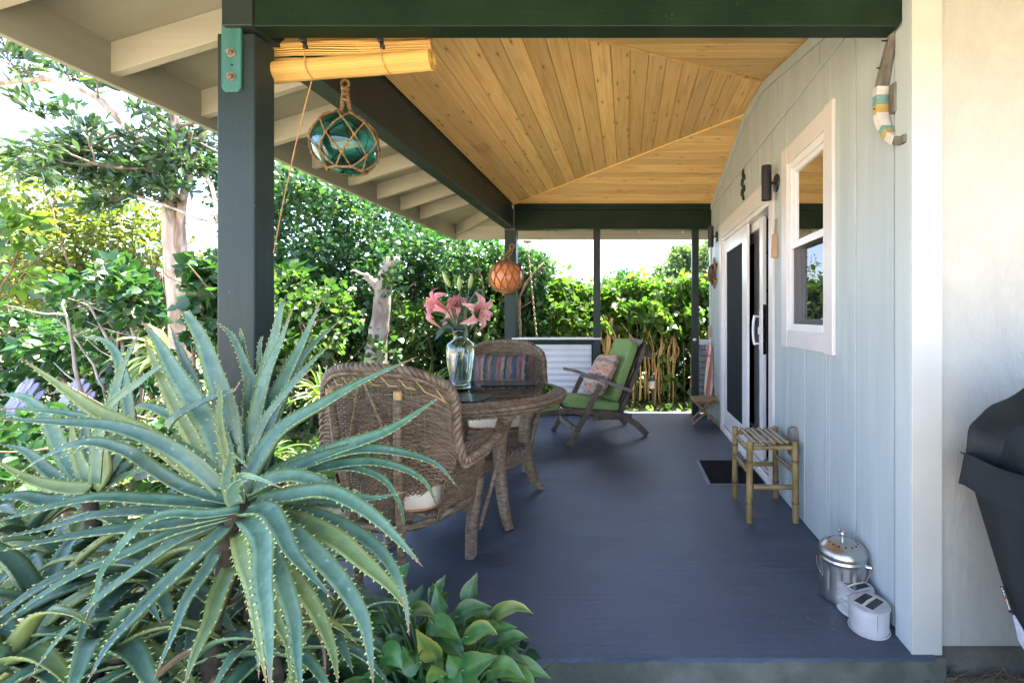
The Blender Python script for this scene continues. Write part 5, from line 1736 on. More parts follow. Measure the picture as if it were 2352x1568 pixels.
BN = Vector((0.930, 1.99, 0.0))
binn = thing('compost_bin', 'round stainless steel compost bin with domed lid and wire handle', 'bin', BN)
mb = MB()
rings, n = [], 72
for z, e in ((0.0, -0.008), (0.004, -0.002), (0.012, 0.0), (0.03, 0.0), (0.05, 0.0), (0.07, 0.0), (0.1, 0.0), (0.13, 0.0), (0.145, 0.0), (0.158, 0.0), (0.168, 0.0), (0.170, 0.0015), (0.174, 0.0015), (0.176, 0.0), (0.186, 0.0)):
    q = []
    for k in range(n):
        a = 2 * PI * k / n
        r = 0.094 + e
        if 0.04 < z < 0.15:
            r -= 0.006 * max(0, math.cos(a * 12)) ** 4 * min(1, (z - 0.04) / 0.012, (0.155 - z) / 0.012)
        q.append((r * math.cos(a), r * math.sin(a), z))
    rings.append(q)
mb.loft(rings)
mb.build('body', MT['steel'], binn, smooth=True)
mb = MB(); mb.lathe([(0.0955, 0.184), (0.0975, 0.187), (0.0975, 0.196), (0.0965, 0.204), (0.088, 0.217), (0.070, 0.229), (0.045, 0.238), (0.02, 0.243), (0.003, 0.244)], 64)
lid = mb.build('lid', MT['steel'], binn, smooth=True)
mb = MB(); mb.lathe([(0.008, 0.242), (0.007, 0.262), (0.009, 0.264), (0.007, 0.266), (0.006, 0.272), (0.015, 0.275), (0.016, 0.279), (0.012, 0.284), (0.003, 0.285)], 24)
mb.build('knob', MT['chrome'], lid, smooth=True)
mb = MB()
for k in range(14):
    a = 2 * PI * k / 14
    c = Vector((0.058 * math.cos(a), 0.058 * math.sin(a), 0.2342))
    nr = Vector((math.cos(a) * 0.4, math.sin(a) * 0.4, 0.9)).normalized()
    mb.tube([c - nr * 0.001, c + nr * 0.0008], 0.0042, n=10)
mb.build('vent_hole', MT['black'], lid)
mb = MB()
ha, hb = Vector((0.086, -0.05, 0.152)), Vector((-0.086, 0.05, 0.152))
ax = (ha - hb).normalized(); fw_ = Vector((-0.45, -0.89, 0)).normalized()
P = []
for i in range(25):
    a = PI * i / 24
    P.append((ha + hb) / 2 + ax * (0.104 * math.cos(a)) + (fw_ * 0.62 + Vector((0, 0, -0.78))) * (0.108 * math.sin(a)) + fw_ * 0.012)
mb.tube(P, 0.0022, n=6)
mb.tube([ha - ax * 0.01 + fw_ * 0.006, ha + ax * 0.012 + fw_ * 0.006], 0.011, n=16)
mb.build('handle', MT['chrome'], binn, smooth=True)


def lantern(c, r, h, squash, label, rz):
    t = thing('solar_lantern', label, 'lantern', c, rz, 'solar lanterns by the wall corner')
    mb = MB()
    rings = []
    n = 48
    zs = np.linspace(0, h, 26 if squash else 12)
    for z in zs:
        f = z / h
        q = []
        for k in range(n):
            a = 2 * PI * k / n
            e = -0.004 if f in (0.0, 1.0) else 0
            if squash: e += 0.006 * math.sin(f * PI * 7) - 0.010 * math.sin(PI * f) + 0.003 * math.sin(3 * a + 9 * f)
            else: e += 0.0012 * math.sin(2 * a + 3 * f)
            q.append(((r + e) * math.cos(a), (r + e) * math.sin(a), z + (0.006 * math.sin(a + 0.5) * f if squash else 0)))
        rings.append(q)
    mb.loft(rings)
    mb.build('body', MT['lantern'], t, smooth=True)
    for z in (0.003, h - 0.003):
        mb = MB(); mb.tube([((r + 0.001) * math.cos(2 * PI * k / 40), (r + 0.001) * math.sin(2 * PI * k / 40), z + (0.006 * math.sin(2 * PI * k / 40 + 0.5) * z / h if squash else 0)) for k in range(40)], 0.0028, n=5, closed=True)
        mb.build('rim_seam', MT['lantern'], t, smooth=True)
    zt = h + (0.0065 if squash else 0.0005)
    mb = MB(); mb.box(-r * 0.66, r * 0.66, -r * 0.60, r * 0.60, zt, zt + 0.003)
    pn = mb.build('panel_mount', MT['lantern'], t, bevel=0.001)
    for s in (-1, 1):
        mb = MB(); mb.box(-r * 0.60, r * 0.60, s * r * 0.30 - r * 0.20, s * r * 0.30 + r * 0.20, zt + 0.0032, zt + 0.0045)
        mb.build('solar_cell', MT['solar'], pn)
    mb = MB()
    mb.tube(curve_pts([(-r * 0.72, 0, zt + 0.002), (-r * 0.4, 0, zt + 0.004), (0, 0.003, zt + 0.005), (r * 0.4, 0, zt + 0.004), (r * 0.72, 0, zt + 0.002)], 12), 0.0045, n=6, flat=0.25)
    mb.build('strap', MT['cream_cloth'], t, smooth=True)
    if not squash:
        mb = MB(); mb.box(-r * 0.62 - 0.0012, -r * 0.62 + 0.0012, -r * 0.79, -r * 0.77, 0.004, h - 0.006); mb.build('side_seam', MT['greycloth'], t)


lantern((0.936, 1.785, 0.0), 0.071, 0.098, False, 'smooth round inflatable solar lantern nearest the wall corner', math.radians(35))
lantern((0.938, 1.893, 0.0), 0.066, 0.096, True, 'crumpled inflatable solar lantern between the smooth lantern and the steel bin', math.radians(20))

# ------------------------------------------------------------------ glass floats in nets
def net_float(name, label, c, r, mat, shell, rope_top, rn, rr, ropemat, seed):
    t = thing(name, label, 'float', c)
    mb = MB(); mb.sphere((0, 0, 0), r, 48, 28)
    if shell:
        m2 = MB(); m2.sphere((0, 0, 0), r - 0.006, 48, 28)
        mb.add(m2.v, [tuple(reversed(f)) for f in m2.f])
    b = mb.build('ball', mat, t, smooth='all')
    if shell:
        mb = MB(); mb.sphere((0.0, 0.0, -r * 0.995), r * 0.22, 18, 10, sz=0.12); mb.build('seal_button', mat, b, smooth='all')
    rg_ = random.Random(seed)
    rows, nk = 5, rn
    els = [62, 32, 2, -28, -55]
    pts = {}
    for i, e in enumerate(els):
        for k in range(nk):
            a = 2 * PI * (k + 0.5 * (i % 2)) / nk + rg_.uniform(-0.06, 0.06)
            ee = math.radians(e + rg_.uniform(-4, 4))
            pts[i, k] = Vector((math.cos(ee) * math.cos(a), math.cos(ee) * math.sin(a), math.sin(ee))) * (r + rr * 0.9)
    def arc(p, q, k=7):
        out = []
        for j in range(k):
            v = p.lerp(q, j / (k - 1)); v = v.normalized() * (r + rr * 0.9); out.append(v)
        return out
    top, bot = Vector((0, 0, r + rr)), Vector((0, 0, -r - rr))
    mb = MB()
    for i in range(len(els) - 1):
        for k in range(nk):
            k2 = (k + (0 if i % 2 == 0 else 1)) % nk
            k1 = (k2 - 1) % nk
            for q in (pts[i + 1, k2], pts[i + 1, k1]):
                rope_into(mb, arc(pts[i, k], q), rr * 0.45, rr * 0.55, 2, rr * 7, n=4, step=rr * 1.8)
    for k in range(nk):
        tp = Vector((0, 0, r + rr * 2)) + Vector((pts[0, k].x, pts[0, k].y, 0)) * 0.25
        rope_into(mb, arc(pts[0, k], tp.normalized() * r, 5), rr * 0.45, rr * 0.55, 2, rr * 7, n=4, step=rr * 1.8)
        a, b2 = pts[4, k], pts[4, (k + 1) % nk]
        rope_into(mb, arc(a, b2), rr * 0.7, rr * 0.75, 3, rr * 8, n=4, step=rr * 2)
    for p in pts.values():
        nrm = p.normalized(); s_ = nrm.orthogonal().normalized(); u_ = nrm.cross(s_)
        mb.tube([p + (s_ * math.cos(w) + u_ * math.sin(w)) * rr * 1.1 + nrm * rr * 0.5 for w in np.linspace(0, 2 * PI, 7)[:-1]], rr * 0.85, n=5, closed=True)
        mb.sphere(p + nrm * rr * 0.5, rr * 1.3, 6, 4)
    mb.build('net', ropemat, t, smooth='all', kind='stuff')
    mb = MB()
    tp = Vector(rope_top) - Vector(c)
    for s_ in (-1, 1):
        rope_into(mb, [(s_ * r * 0.22, 0.01 * s_, r * 0.98), (s_ * r * 0.13, 0, r * 1.22), tp * 0.72 + Vector((s_ * 0.012, 0, r * 0.2)), tp + Vector((s_ * 0.008, 0, 0))], rr * 0.9, rr * 1.05, 3, rr * 10, n=5)
    # hanging knot
    for q in range(3):
        cc = tp.lerp(Vector((0, 0, r * 1.3)), 0.12 + 0.3 * q)
        mb.tube([cc + Vector((math.cos(w) * rr * 3.2, math.sin(w) * rr * 2.2, 0.5 * rr * math.sin(2 * w))) for w in np.linspace(0, 2 * PI, 12)[:-1]], rr * 1.15, n=6, closed=True)
    mb.tube([tp + Vector((math.cos(w) * rr * 4, 0, math.sin(w) * rr * 4 + rr * 3)) for w in np.linspace(0, 2 * PI, 14)[:-1]], rr * 1.2, n=6, closed=True)
    mb.build('hanging_rope', ropemat, t, smooth='all')
    return t


net_float('glass_float', 'big teal glass fishing float in knotted brown net hanging from the side beam', (-1.298, 2.13, 1.995), 0.138, MT['floatglass'], True, (-1.30, 2.13, 2.262), 8, 0.0046, MT['rope'], 3)
mb = MB(); mb.tube(curve_pts([(-1.376, 2.13, 2.33), (-1.345, 2.13, 2.335), (-1.305, 2.13, 2.30), (-1.292, 2.13, 2.27), (-1.305, 2.13, 2.258)], 14), 0.003, n=6)
tag(mb.build('beam_hook', MT['chrome'], smooth=True), 'small bright hook in the side beam above the teal float', 'hook')
net_float('orange_float', 'orange fishing float in brown net hanging on the left back post', (-1.415, 5.42, 1.665), 0.192, MT['floatorange'], False, (-1.385, 5.56, 2.03), 13, 0.0068, MT['rope'], 5)
mb = MB(); mb.tube([(-1.388, 5.628, 2.058), (-1.388, 5.545, 2.068)], 0.004, n=6)
tag(mb.build('post_nail', MT['rust'], smooth=True), 'nail in the left back post that carries the orange float', 'nail')

# ------------------------------------------------------------------ rolled reed blind behind the front beam
bl = thing('reed_blind', 'rolled-up yellow reed blind hanging behind the front beam', 'blind', (-1.1, 1.85, 2.15))
mb = MB()
X0, X1 = -1.418, -0.782
for i in range(26):
    z = 2.335 - 0.0056 * i
    yy = 1.848 + 0.012 * math.sin(i * 0.55) - 0.004
    tilt = 0.0012 * i
    P = [(X0 + (X1 - X0) * k / 8, yy + 0.003 * math.sin(k + i * 0.2), z - (0.0006 * i if i > 14 else 0) + tilt * (k / 8 - 0.5) + 0.002 * math.sin(k * 1.3 + i * 0.5)) for k in range(9)]
    mb.tube(P, 0.0036, n=5)
mb.build('reed_sheet', MT['reed'], bl, world=True, smooth=True, kind='stuff')
mb = MB()
ca, cb = Vector((-1.424, 1.835, 2.168)), Vector((-0.776, 1.835, 2.222))
for i in range(44):
    a = 2 * PI * i / 44
    r0, r1 = 0.043, 0.041
    off = Vector((0, math.cos(a), math.sin(a)))
    mb.tube([ca.lerp(cb, k / 6) + off * (0.036 + 0.0015 * math.sin(3 * a + k)) for k in range(7)], 0.0034, n=5)
mb.build('reed_roll', MT['reed'], bl, world=True, smooth=True, kind='stuff')
mb = MB()
for end in (ca, cb):
    P = []
    for i in range(70):
        a = i * 0.34; r = 0.036 * (1 - i / 78)
        P.append(end + Vector((0.001, r * math.cos(a), r * math.sin(a))))
    mb.tube(P, 0.0022, n=4)
    mb.tube([end + Vector((0.004 if end is ca else -0.004, 0, 0)), end + Vector((0.006 if end is ca else -0.006, 0, 0))], 0.034, n=24)
mb.build('roll_end', MT['reed'], bl, world=True, smooth=True)
for xx, zz in ((-1.255, 2.155), (-0.955, 2.175)):
    mb = MB()
    mb.box(xx - 0.008, xx + 0.008, 1.776, 1.80, 2.262, 2.285); mb.box(xx - 0.008, xx + 0.008, 1.796, 1.808, 2.246, 2.2618)
    mb.build('hook', MT['black'], bl, world=True, bevel=0.002)
    mb = MB()
    rr = 0.0415
    f = (xx - ca.x) / (cb.x - ca.x); cc = ca.lerp(cb, f)
    P = [(xx, 1.802, 2.25), (xx - 0.004, 1.80, 2.235)] + [(xx + 0.002 * i, cc.y - rr * math.cos(a), cc.z - rr * math.sin(a)) for i, a in enumerate(np.linspace(-0.5, 1.6, 8))]
    mb.tube(curve_pts(P, 24), 0.0022, n=5)
    mb.build('cord', MT['cord'], bl, world=True, smooth=True)
mb = MB()
rope_into(mb, [(-1.252, 1.832, 2.135), (-1.30, 1.832, 1.95), (-1.36, 1.825, 1.65), (-1.3865, 1.81, 1.45)], 0.0014, 0.0017, 2, 0.014, n=4, step=0.006)
mb.build('pull_cord', MT['cord'], bl, world=True, smooth=True)

# ------------------------------------------------------------------ wall lights and ornaments on the side wall
def sconce(y, label):
    t = thing('wall_light', label, 'wall light', (0.96, y, 2.0), group='black cylinder wall lights')
    mb = MB()
    cx = 0.957
    for z0, z1 in ((2.0, 2.235),):
        mb.lathe([(0.028, 0.012), (0.030, 0.0), (0.034, 0.0), (0.034, 0.235), (0.030, 0.235), (0.029, 0.222), (0.003, 0.222)], 28, (cx, y, 2.0))
    mb.build('cylinder', MT['black'], t, world=True, smooth=True)
    mb = MB(); mb.tube([(cx + 0.03, y, 2.118), (WX - 0.006, y, 2.118)], 0.010, n=12); mb.build('arm', MT['black'], t, world=True, smooth=True)
    mb = MB(); mb.tube([(WX - 0.014, y, 2.118), (WX - 0.006, y, 2.118), (WX - 0.0015, y, 2.118)], [0.054, 0.062, 0.062], n=28); mb.build('wall_plate', MT['black'], t, world=True, smooth=True)


sconce(3.165, 'black cylinder wall light between the sliding door and the window')
sconce(5.27, 'black cylinder wall light at the far end of the wall beyond the door')

gk = thing('iron_gecko', 'black wrought iron gecko ornament above the sliding door', 'ornament', (1.02, 4.07, 2.24))
def G_(y, z): return Vector((WX - 0.008, 4.07 - y, 2.365 + z))
mb = MB()
mb.tube(curve_pts([G_(0.0, 0.125), G_(0.012, 0.09), G_(-0.004, 0.05), G_(0.006, 0.0), G_(-0.006, -0.05), G_(0.004, -0.085), G_(-0.01, -0.125)], 26), [0.006, 0.012, 0.009, 0.012, 0.014, 0.014, 0.010, 0.007, 0.0065, 0.006, 0.006, 0.006, 0.006] * 2, n=8)
mb.build('body', MT['iron'], gk, world=True, smooth=True)
for (q) in (((0, 0.06), (0.05, 0.075), (0.07, 0.045), (0.05, 0.03)), ((0, 0.06), (-0.045, 0.05), (-0.06, 0.015), (-0.035, 0.005)), ((0, -0.03), (0.055, -0.02), (0.065, -0.06), (0.04, -0.07)), ((0, -0.04), (-0.05, -0.035), (-0.06, -0.08), (-0.03, -0.09)), ((0, 0.11), (0.028, 0.128), (0.02, 0.10), (0.0, 0.095)), ((-0.004, -0.1), (0.03, -0.11), (0.035, -0.14), (0.012, -0.135))):
    mb = MB(); mb.tube(curve_pts([G_(*p) for p in q], 12), 0.006, n=7); mb.build('curl', MT['iron'], gk, world=True, smooth=True)

hp = thing('wooden_tag', 'pale wooden block hanging on a loop of twine between door and wall light', 'wall hanging', (1.0, 3.15, 1.6))
mb = MB(); mb.prism([(0.988, 3.135, 1.605), (1.026, 3.135, 1.605), (1.026, 3.172, 1.605), (0.988, 3.172, 1.605)], [(0.994, 3.14, 1.765), (1.026, 3.14, 1.765), (1.026, 3.17, 1.765), (0.994, 3.17, 1.765)])
mb.build('block', MT['woodtag'], hp, world=True, bevel=0.002)
mb = MB()
for s in (-1, 1): rope_into(mb, [(1.012, 3.155 + 0.012 * s, 1.765), (1.016, 3.155 + 0.009 * s, 1.82), (1.018, 3.155 + 0.003 * s, 1.862)], 0.0022, 0.0024, 2, 0.016, n=4)
mb.tube([(1.029, 3.155, 1.866), (1.010, 3.155, 1.866)], 0.003, n=6)
mb.build('twine', MT['jute'], hp, world=True, smooth=True)

fx = thing('carved_turtle', 'brown carved wooden turtle on the wall left of the sliding door', 'wall carving', (1.0, 5.36, 1.52))
mb = MB()
mb.sphere((1.012, 5.36, 1.71), 0.19, 20, 14, sx=0.09, sy=0.30, sz=1.0)
mb.build('body', MT['carved'], fx, world=True, smooth='all')
mb = MB(); mb.sphere((0.985, 5.36, 1.70), 0.12, 18, 12, sx=0.42, sy=0.55, sz=0.9); mb.build('shell', MT['carved_dark'], fx, world=True, smooth='all')
for (dy, z, l) in ((0.07, 1.80, 0.09), (-0.07, 1.80, 0.09), (0.06, 1.62, 0.07), (-0.06, 1.62, 0.07)):
    mb = MB(); mb.tube([(1.012, 5.36 + dy * 0.4, z), (1.008, 5.36 + dy * 1.4, z + 0.01), (1.01, 5.36 + dy * 1.9, z - 0.05)], [0.022, 0.026, 0.006], n=8, flat=0.5); mb.build('flipper', MT['carved'], fx, world=True, smooth='all')

um = thing('folded_umbrella', 'furled orange and white umbrella with wooden handle leaning at the far wall corner', 'umbrella', (0.965, 5.47, 0.0))
mb = MB()
rings0, n = [], 24
ax0, ax1 = Vector((0.962, 5.44, 0.10)), Vector((0.985, 5.52, 0.90))
prof_u = [(0.006, 0.0), (0.028, 0.1), (0.046, 0.3), (0.044, 0.5), (0.032, 0.72), (0.024, 0.8), (0.034, 0.9), (0.016, 1.0)]
rows = []
for r, f in prof_u:
    c = ax0.lerp(ax1, f)
    rows.append([c + Vector((math.cos(2 * PI * k / n + 2.2 * f), math.sin(2 * PI * k / n + 2.2 * f), 0)) * (r * (1 + 0.22 * math.cos(8 * 2 * PI * k / n))) for k in range(n)])
for i in range(len(rows) - 1):
    for k in range(n):
        mb.cur = 1 if (k // 3) % 2 else 0
        k2 = (k + 1) % n
        mb.add([rows[i][k], rows[i][k2], rows[i + 1][k2], rows[i + 1][k]], [(0, 1, 2, 3)])
mb.build('canopy', [MT['umb_o'], MT['umb_w']], um, world=True)
mb = MB(); mb.tube([(0.958, 5.425, 0.0), ax0, ax1, (0.989, 5.535, 1.02)], [0.004, 0.005, 0.005, 0.005], n=8); mb.build('shaft', MT['steel'], um, world=True, smooth=True)
mb = MB(); mb.tube([(0.986, 5.525, 0.95), (0.99, 5.54, 1.09)], [0.014, 0.017], n=10); mb.build('handle', MT['woodtag'], um, world=True, smooth=True)
mb = MB(); mb.tube([ax0.lerp(ax1, 0.78), ax0.lerp(ax1, 0.81)], 0.031, n=12); mb.build('strap', MT['umb_o'], um, world=True)

mb = MB(); mb.box(1.0, WX - 0.0005, 5.30, 5.37, 0.40, 0.52); mb.box(0.996, 0.9999, 5.305, 5.365, 0.41, 0.51)
tag(mb.build('outlet_box', MT['galv'], bevel=0.004), 'small grey electrical box low on the wall beside the umbrella', 'outlet box')
mb = MB(); mb.tube([(1.022, 5.335, 0.003), (1.022, 5.335, 0.399)], 0.0075, n=10)
tag(mb.build('conduit', MT['siding_trim'], smooth=True), 'thin painted conduit running up the wall to the electrical box', 'conduit')

wp = MB()
q = [(-0.038, 0.36), (0.038, 0.36), (0.040, 0.50), (0.022, 0.532), (-0.02, 0.535), (-0.038, 0.505)]
wp.prism([(0.985, 2.80 + y, z) for y, z in q], [(WX - 0.0005, 2.80 + y, z) for y, z in q])
tag(wp.build('hose_peg', MT['teak_grey'], bevel=0.006), 'weathered grey timber block fixed low on the blue wall behind the bamboo stool', 'timber block')

# curved painted timber on the wall under the front beam
sk = thing('painted_rib', 'curved driftwood piece with teal, mustard and pale painted stripes on the wall', 'wall art', (1.0, 1.78, 1.84))
cl = [(1.745, 2.34, 0.030), (1.765, 2.26, 0.034), (1.800, 2.17, 0.042), (1.822, 2.09, 0.050), (1.822, 2.00, 0.050), (1.800, 1.935, 0.044), (1.762, 1.885, 0.036), (1.712, 1.852, 0.032), (1.672, 1.848, 0.028)]
cp = curve_pts([(y, z, d) for y, z, d in cl], 41)
def rib_piece(i0, i1, wy, mat, nm, e=0.0):
    mb = MB(); rings = []
    for i in range(i0, i1 + 1):
        p = cp[i]; t = (cp[min(i + 1, 40)] - cp[max(i - 1, 0)]); t = Vector((t.x, t.y)).normalized(); nn = Vector((-t.y, t.x))
        y, z, d = p
        a, b = (y + nn.x * wy, z + nn.y * wy), (y - nn.x * wy, z - nn.y * wy)
        rings.append([(WX - 0.004, a[0], a[1]), (WX - d - e, a[0], a[1]), (WX - d - e, b[0], b[1]), (WX - 0.004, b[0], b[1])])
    mb.loft(rings); return mb.build(nm, mat, sk, world=True, bevel=0.002)
rib_piece(0, 14, 0.013, MT['driftwood'], 'upper_end')
rib_piece(33, 40, 0.015, MT['driftwood'], 'lower_end')
cols = ['chalk', 'tealpaint', 'mustard', 'chalk', 'chalk', 'tealpaint', 'mustard', 'chalk', 'chalk']
b0 = [14, 16, 18, 20, 23, 25, 27, 29, 31, 33]
for i, c in enumerate(cols): rib_piece(b0[i], b0[i + 1], 0.016, MT[c], 'painted_band', 0.001)
mb = MB(); mb.box(WX - 0.024, WX - 0.003, 1.735, 1.772, 1.975, 2.085); mb.build('side_fin', MT['driftwood'], sk, world=True, bevel=0.003)
for (y, z) in ((1.765, 2.255), (1.80, 2.17), (1.822, 2.02)):
    mb = MB(); mb.tube([(WX - 0.0555, y, z), (WX - 0.030, y, z)], 0.003, n=8); mb.build('nail_hole', MT['black'], sk, world=True)

# ------------------------------------------------------------------ covered grill
gr = thing('covered_grill', 'barbecue grill under a black cover against the off-white front wall', 'grill', (1.5, 1.3, -0.13))
hood = curve_pts([(1.54, 0.66, 0), (1.545, 0.76, 0), (1.525, 0.85, 0), (1.44, 0.925, 0), (1.32, 1.0, 0), (1.19, 1.055, 0), (1.06, 1.07, 0), (0.95, 1.04, 0), (0.875, 0.96, 0), (0.845, 0.84, 0), (0.84, 0.66, 0)], 44)
def cover_ring(x, sc, dz):
    q = []
    for i, (y, z, _) in enumerate(hood):
        wv = 0.006 * math.sin(i * 0.9 + x * 14) * math.sin(x * 9 + i * 0.31) + 0.004 * math.sin(i * 0.4 - x * 23)
        k = sc if z > 0.8 else 1 - (1 - sc) * max(0, (z - 0.66) / 0.14)
        q.append((x, 1.2 + (y - 1.2) * k + wv * 0.6, 0.66 + (z - 0.66) * sc + dz + wv))
    return q
mb = MB()
xs_ = [(1.170, 0.80), (1.145, 0.88), (1.125, 0.93), (1.112, 0.965), (1.106, 0.985), (1.104, 0.996)] + [(1.104 + 0.04 * i, 1.0) for i in range(1, 20)] + [(1.885, 0.98), (1.9, 0.94)]
mb.loft([cover_ring(x, k, 0) for x, k in xs_], caps=False)
# side of the hood closes under the piped seam
side_ = [[(1.104 + 0.004 * math.sin(i * 0.7 + f * 5) + 0.066 * f, 1.2 + (p[0] - 1.2) * (1 - 0.2 * f), 0.66 + (p[1] - 0.66) * (1 - 0.2 * f)) for i, p in enumerate(hood)] for f in (0,)]
cen = [(1.135 + 0.006 * math.sin(i * 0.5), 1.2 + (p[0] - 1.2) * 0.5, 0.66 + (p[1] - 0.66) * 0.45) for i, p in enumerate(hood)]
edge0 = cover_ring(1.170, 0.80, 0)
mid_ = [(1.150 + 0.008 * math.sin(i * 0.6), 1.2 + (p[1] - 1.2) * 0.55, 0.66 + (p[2] - 0.66) * 0.55) for i, p in enumerate(edge0)]
low_ = [(1.120, 1.2 + (p[1] - 1.2) * 0.3, 0.66 + (p[2] - 0.66) * 0.02) for p in edge0]
mb.grid([low_, mid_, edge0])
cv = mb.build('hood_cover', MT['cover'], gr, world=True, smooth='all')
mb = MB()
P0 = [(1.097, y, 0.742 + 0.004 * math.sin(y * 30)) for y in np.linspace(1.56, 0.83, 16)]
mb.tube(P0, 0.003, n=5); mb.build('hem_seam', MT['cover'], gr, world=True, smooth=True)
mb = MB()   # flared lower edge of the hood
rows = []
for f in np.linspace(0, 1, 5):
    rows.append([(1.098 - 0.012 * f, 1.545 + 0.012 * f, 0.745 - 0.105 * f), ] + [(1.098 - 0.012 * f + 0.004 * math.sin(y * 25), y, 0.745 - 0.105 * f + 0.003 * math.sin(y * 17)) for y in np.linspace(1.53, 0.84, 15)])
rows = [[(1.9, 1.553 + 0.01 * i / 4, r[0][2])] + r for i, r in enumerate(rows)]
mb.grid(rows); mb.build('hood_flap', MT['cover'], gr, world=True, smooth='all')
mb = MB()   # gathered skirt
rings = []
for f in np.linspace(0, 1, 14):
    z = 0.66 - 0.66 * f
    k = min(1, f / 0.62)
    yb_ = 1.535 - 0.235 * k + (0.0 if f < 0.62 else 0.012 * (f - 0.62))
    yf_ = 0.86 + 0.10 * k
    xl = 1.112 - 0.006 * k
    q = []
    for i in range(24):
        s_ = i / 24
        if s_ < 0.25: p = (xl + (1.88 - xl) * s_ * 4, yb_)
        elif s_ < 0.5: p = (1.88, yb_ + (yf_ - yb_) * (s_ - 0.25) * 4)
        elif s_ < 0.75: p = (1.88 + (xl - 1.88) * (s_ - 0.5) * 4, yf_)
        else: p = (xl, yf_ + (yb_ - yf_) * (s_ - 0.75) * 4)
        w = 0.010 * math.sin(i * 2.4 + 2 * f) * (0.3 + f)
        q.append((p[0] + w, p[1] + w * 0.7, z - 0.12 * f))
    rings.append(q)
mb.loft(rings); mb.build('skirt', MT['cover'], gr, world=True, smooth='all')
mb = MB()
mb.prism([(1.098, 1.345, 0.335), (1.098, 1.19, 0.215), (1.098, 1.19, 0.165), (1.098, 1.325, 0.275)], [(1.090, 1.345, 0.335), (1.090, 1.19, 0.215), (1.090, 1.19, 0.165), (1.090, 1.325, 0.275)])
mb.build('webbing', MT['greyband'], gr, world=True, bevel=0.002)
# sewn label, lettering runs down the label
TX, TY0 = 1.105, 1.365
a, b = Vector((1.100, 1.425, 0.440)), Vector((1.100, 1.365, 0.335))   # top and bottom of the label's outer edge
mb = MB()
lab = thing('cover_label', 'small black cloth label with white UNICOOK lettering on the grill cover edge', 'label', (1.10, 1.40, 0.35))
u = (b - a).normalized(); v = Vector((-1, 0, 0)).cross(u).normalized()
w_ = 0.017
C0 = Vector((1.096, 1.372, 0.362))
q = [C0 - u * 0.034 - v * w_ / 2, C0 + u * 0.034 - v * w_ / 2, C0 + u * 0.034 + v * w_ / 2, C0 - u * 0.034 + v * w_ / 2]
mb.prism([p for p in q], [p + Vector((0.0015, 0, 0)) for p in q])
mb.build('cloth', MT['tag'], lab, world=True)


def letters(txt, start, dirv, upv, nrm, size, mat, name, parent):
    cu = bpy.data.curves.new(name, 'FONT'); cu.body = txt; cu.size = size; cu.extrude = 0.0002; cu.offset = size * 0.012
    tmp = bpy.data.objects.new(name, cu); COL.objects.link(tmp)
    dg = bpy.context.evaluated_depsgraph_get()
    me = bpy.data.meshes.new_from_object(tmp.evaluated_get(dg))
    bpy.data.objects.remove(tmp)
    o = bpy.data.objects.new(name, me); me.materials.clear(); me.materials.append(mat)
    M = Matrix((dirv, upv, nrm)).transposed()
    off = Vector(start) - origin_of(parent)
    for vv in me.vertices: vv.co = M @ vv.co + off
    wd = max((vv.co - off).dot(dirv) for vv in me.vertices)
    COL.objects.link(o); o.parent = parent
    return wd


nn = Vector((-1, 0, 0))
pos = C0 - u * 0.055 + v * 0.008 - v * 0.014 + nn * 0.0006
upv = nn.cross(u)
pos = C0 - u * 0.031 - upv * 0.0045 + nn * 0.0008
for txt, mt in (('UNI', 'tagwhite'), ('C', 'tagorange'), ('OOK', 'tagwhite')):
    wd = letters(txt, pos, u, upv, nn, 0.0122, MT[mt], 'lettering', lab)
    pos = pos + u * (wd + 0.0008)
gr.location.x += 0.032
lab.location.x += 0.032

# ------------------------------------------------------------------ things in the room behind the open door
bd = thing('bed', 'bed with white linen and headboard inside the dim room', 'bed', (2.4, 4.6, 0.0))
mb = MB(); mb.box(1.75, 3.4, 3.9, 5.4, 0.22, 0.55); mb.build('mattress', MT['linen'], bd, world=True, bevel=0.05, seg=3)
mb = MB(); mb.box(1.72, 3.45, 5.42, 5.5, 0.0, 1.1); mb.build('headboard', MT['teak'], bd, world=True, bevel=0.01)
mb = MB(); mb.box(1.72, 3.42, 3.88, 5.41, 0.08, 0.219); mb.build('base', MT['teak'], bd, world=True, bevel=0.01)
o = pillow_mesh(0.6, 0.42, 0.18).build('bed_pillow', MT['linen'], bd, smooth='all'); o.location = (-0.25, 0.62, 0.78); o.rotation_euler = (math.radians(-25), 0, 0)
lp = thing('table_lamp', 'white drum lamp in the dim room behind the open door', 'lamp', (1.95, 5.0, 0.7))
mb = MB(); mb.lathe([(0.14, 0.62), (0.14, 0.92)], 24, (0, 0, 0), caps=False); mb.build('shade', MT['linen'], lp, smooth=True)
mb = MB(); mb.lathe([(0.07, 0.0), (0.08, 0.1), (0.05, 0.35), (0.015, 0.5), (0.012, 0.7)], 16); mb.build('base', MT['carved_dark'], lp, smooth=True)
pf = thing('picture_frame', 'dark framed picture on the inner wall of the room', 'picture', (1.98, 5.58, 1.75))
mb = MB(); mb.box(1.55, 2.4, 5.585, 5.61, 1.5, 2.0); mb.build('frame', MT['iron'], pf, world=True, bevel=0.004)
mb = MB(); mb.box(1.59, 2.36, 5.58, 5.5845, 1.54, 1.96); mb.build('print', MT['l_far'], pf, world=True)
ic = thing('rattan_chair', 'dusty blue rattan chair arm just inside the open sliding door', 'chair', (1.65, 4.1, 0.0))
mb = MB(); mb.tube(curve_pts([(1.42, 3.92, 0.0), (1.42, 3.92, 0.35), (1.44, 3.95, 0.52), (1.52, 4.1, 0.58), (1.62, 4.35, 0.6), (1.66, 4.5, 0.8)], 20), 0.022, n=8); mb.build('arm', MT['bluepaint'], ic, world=True, smooth=True)
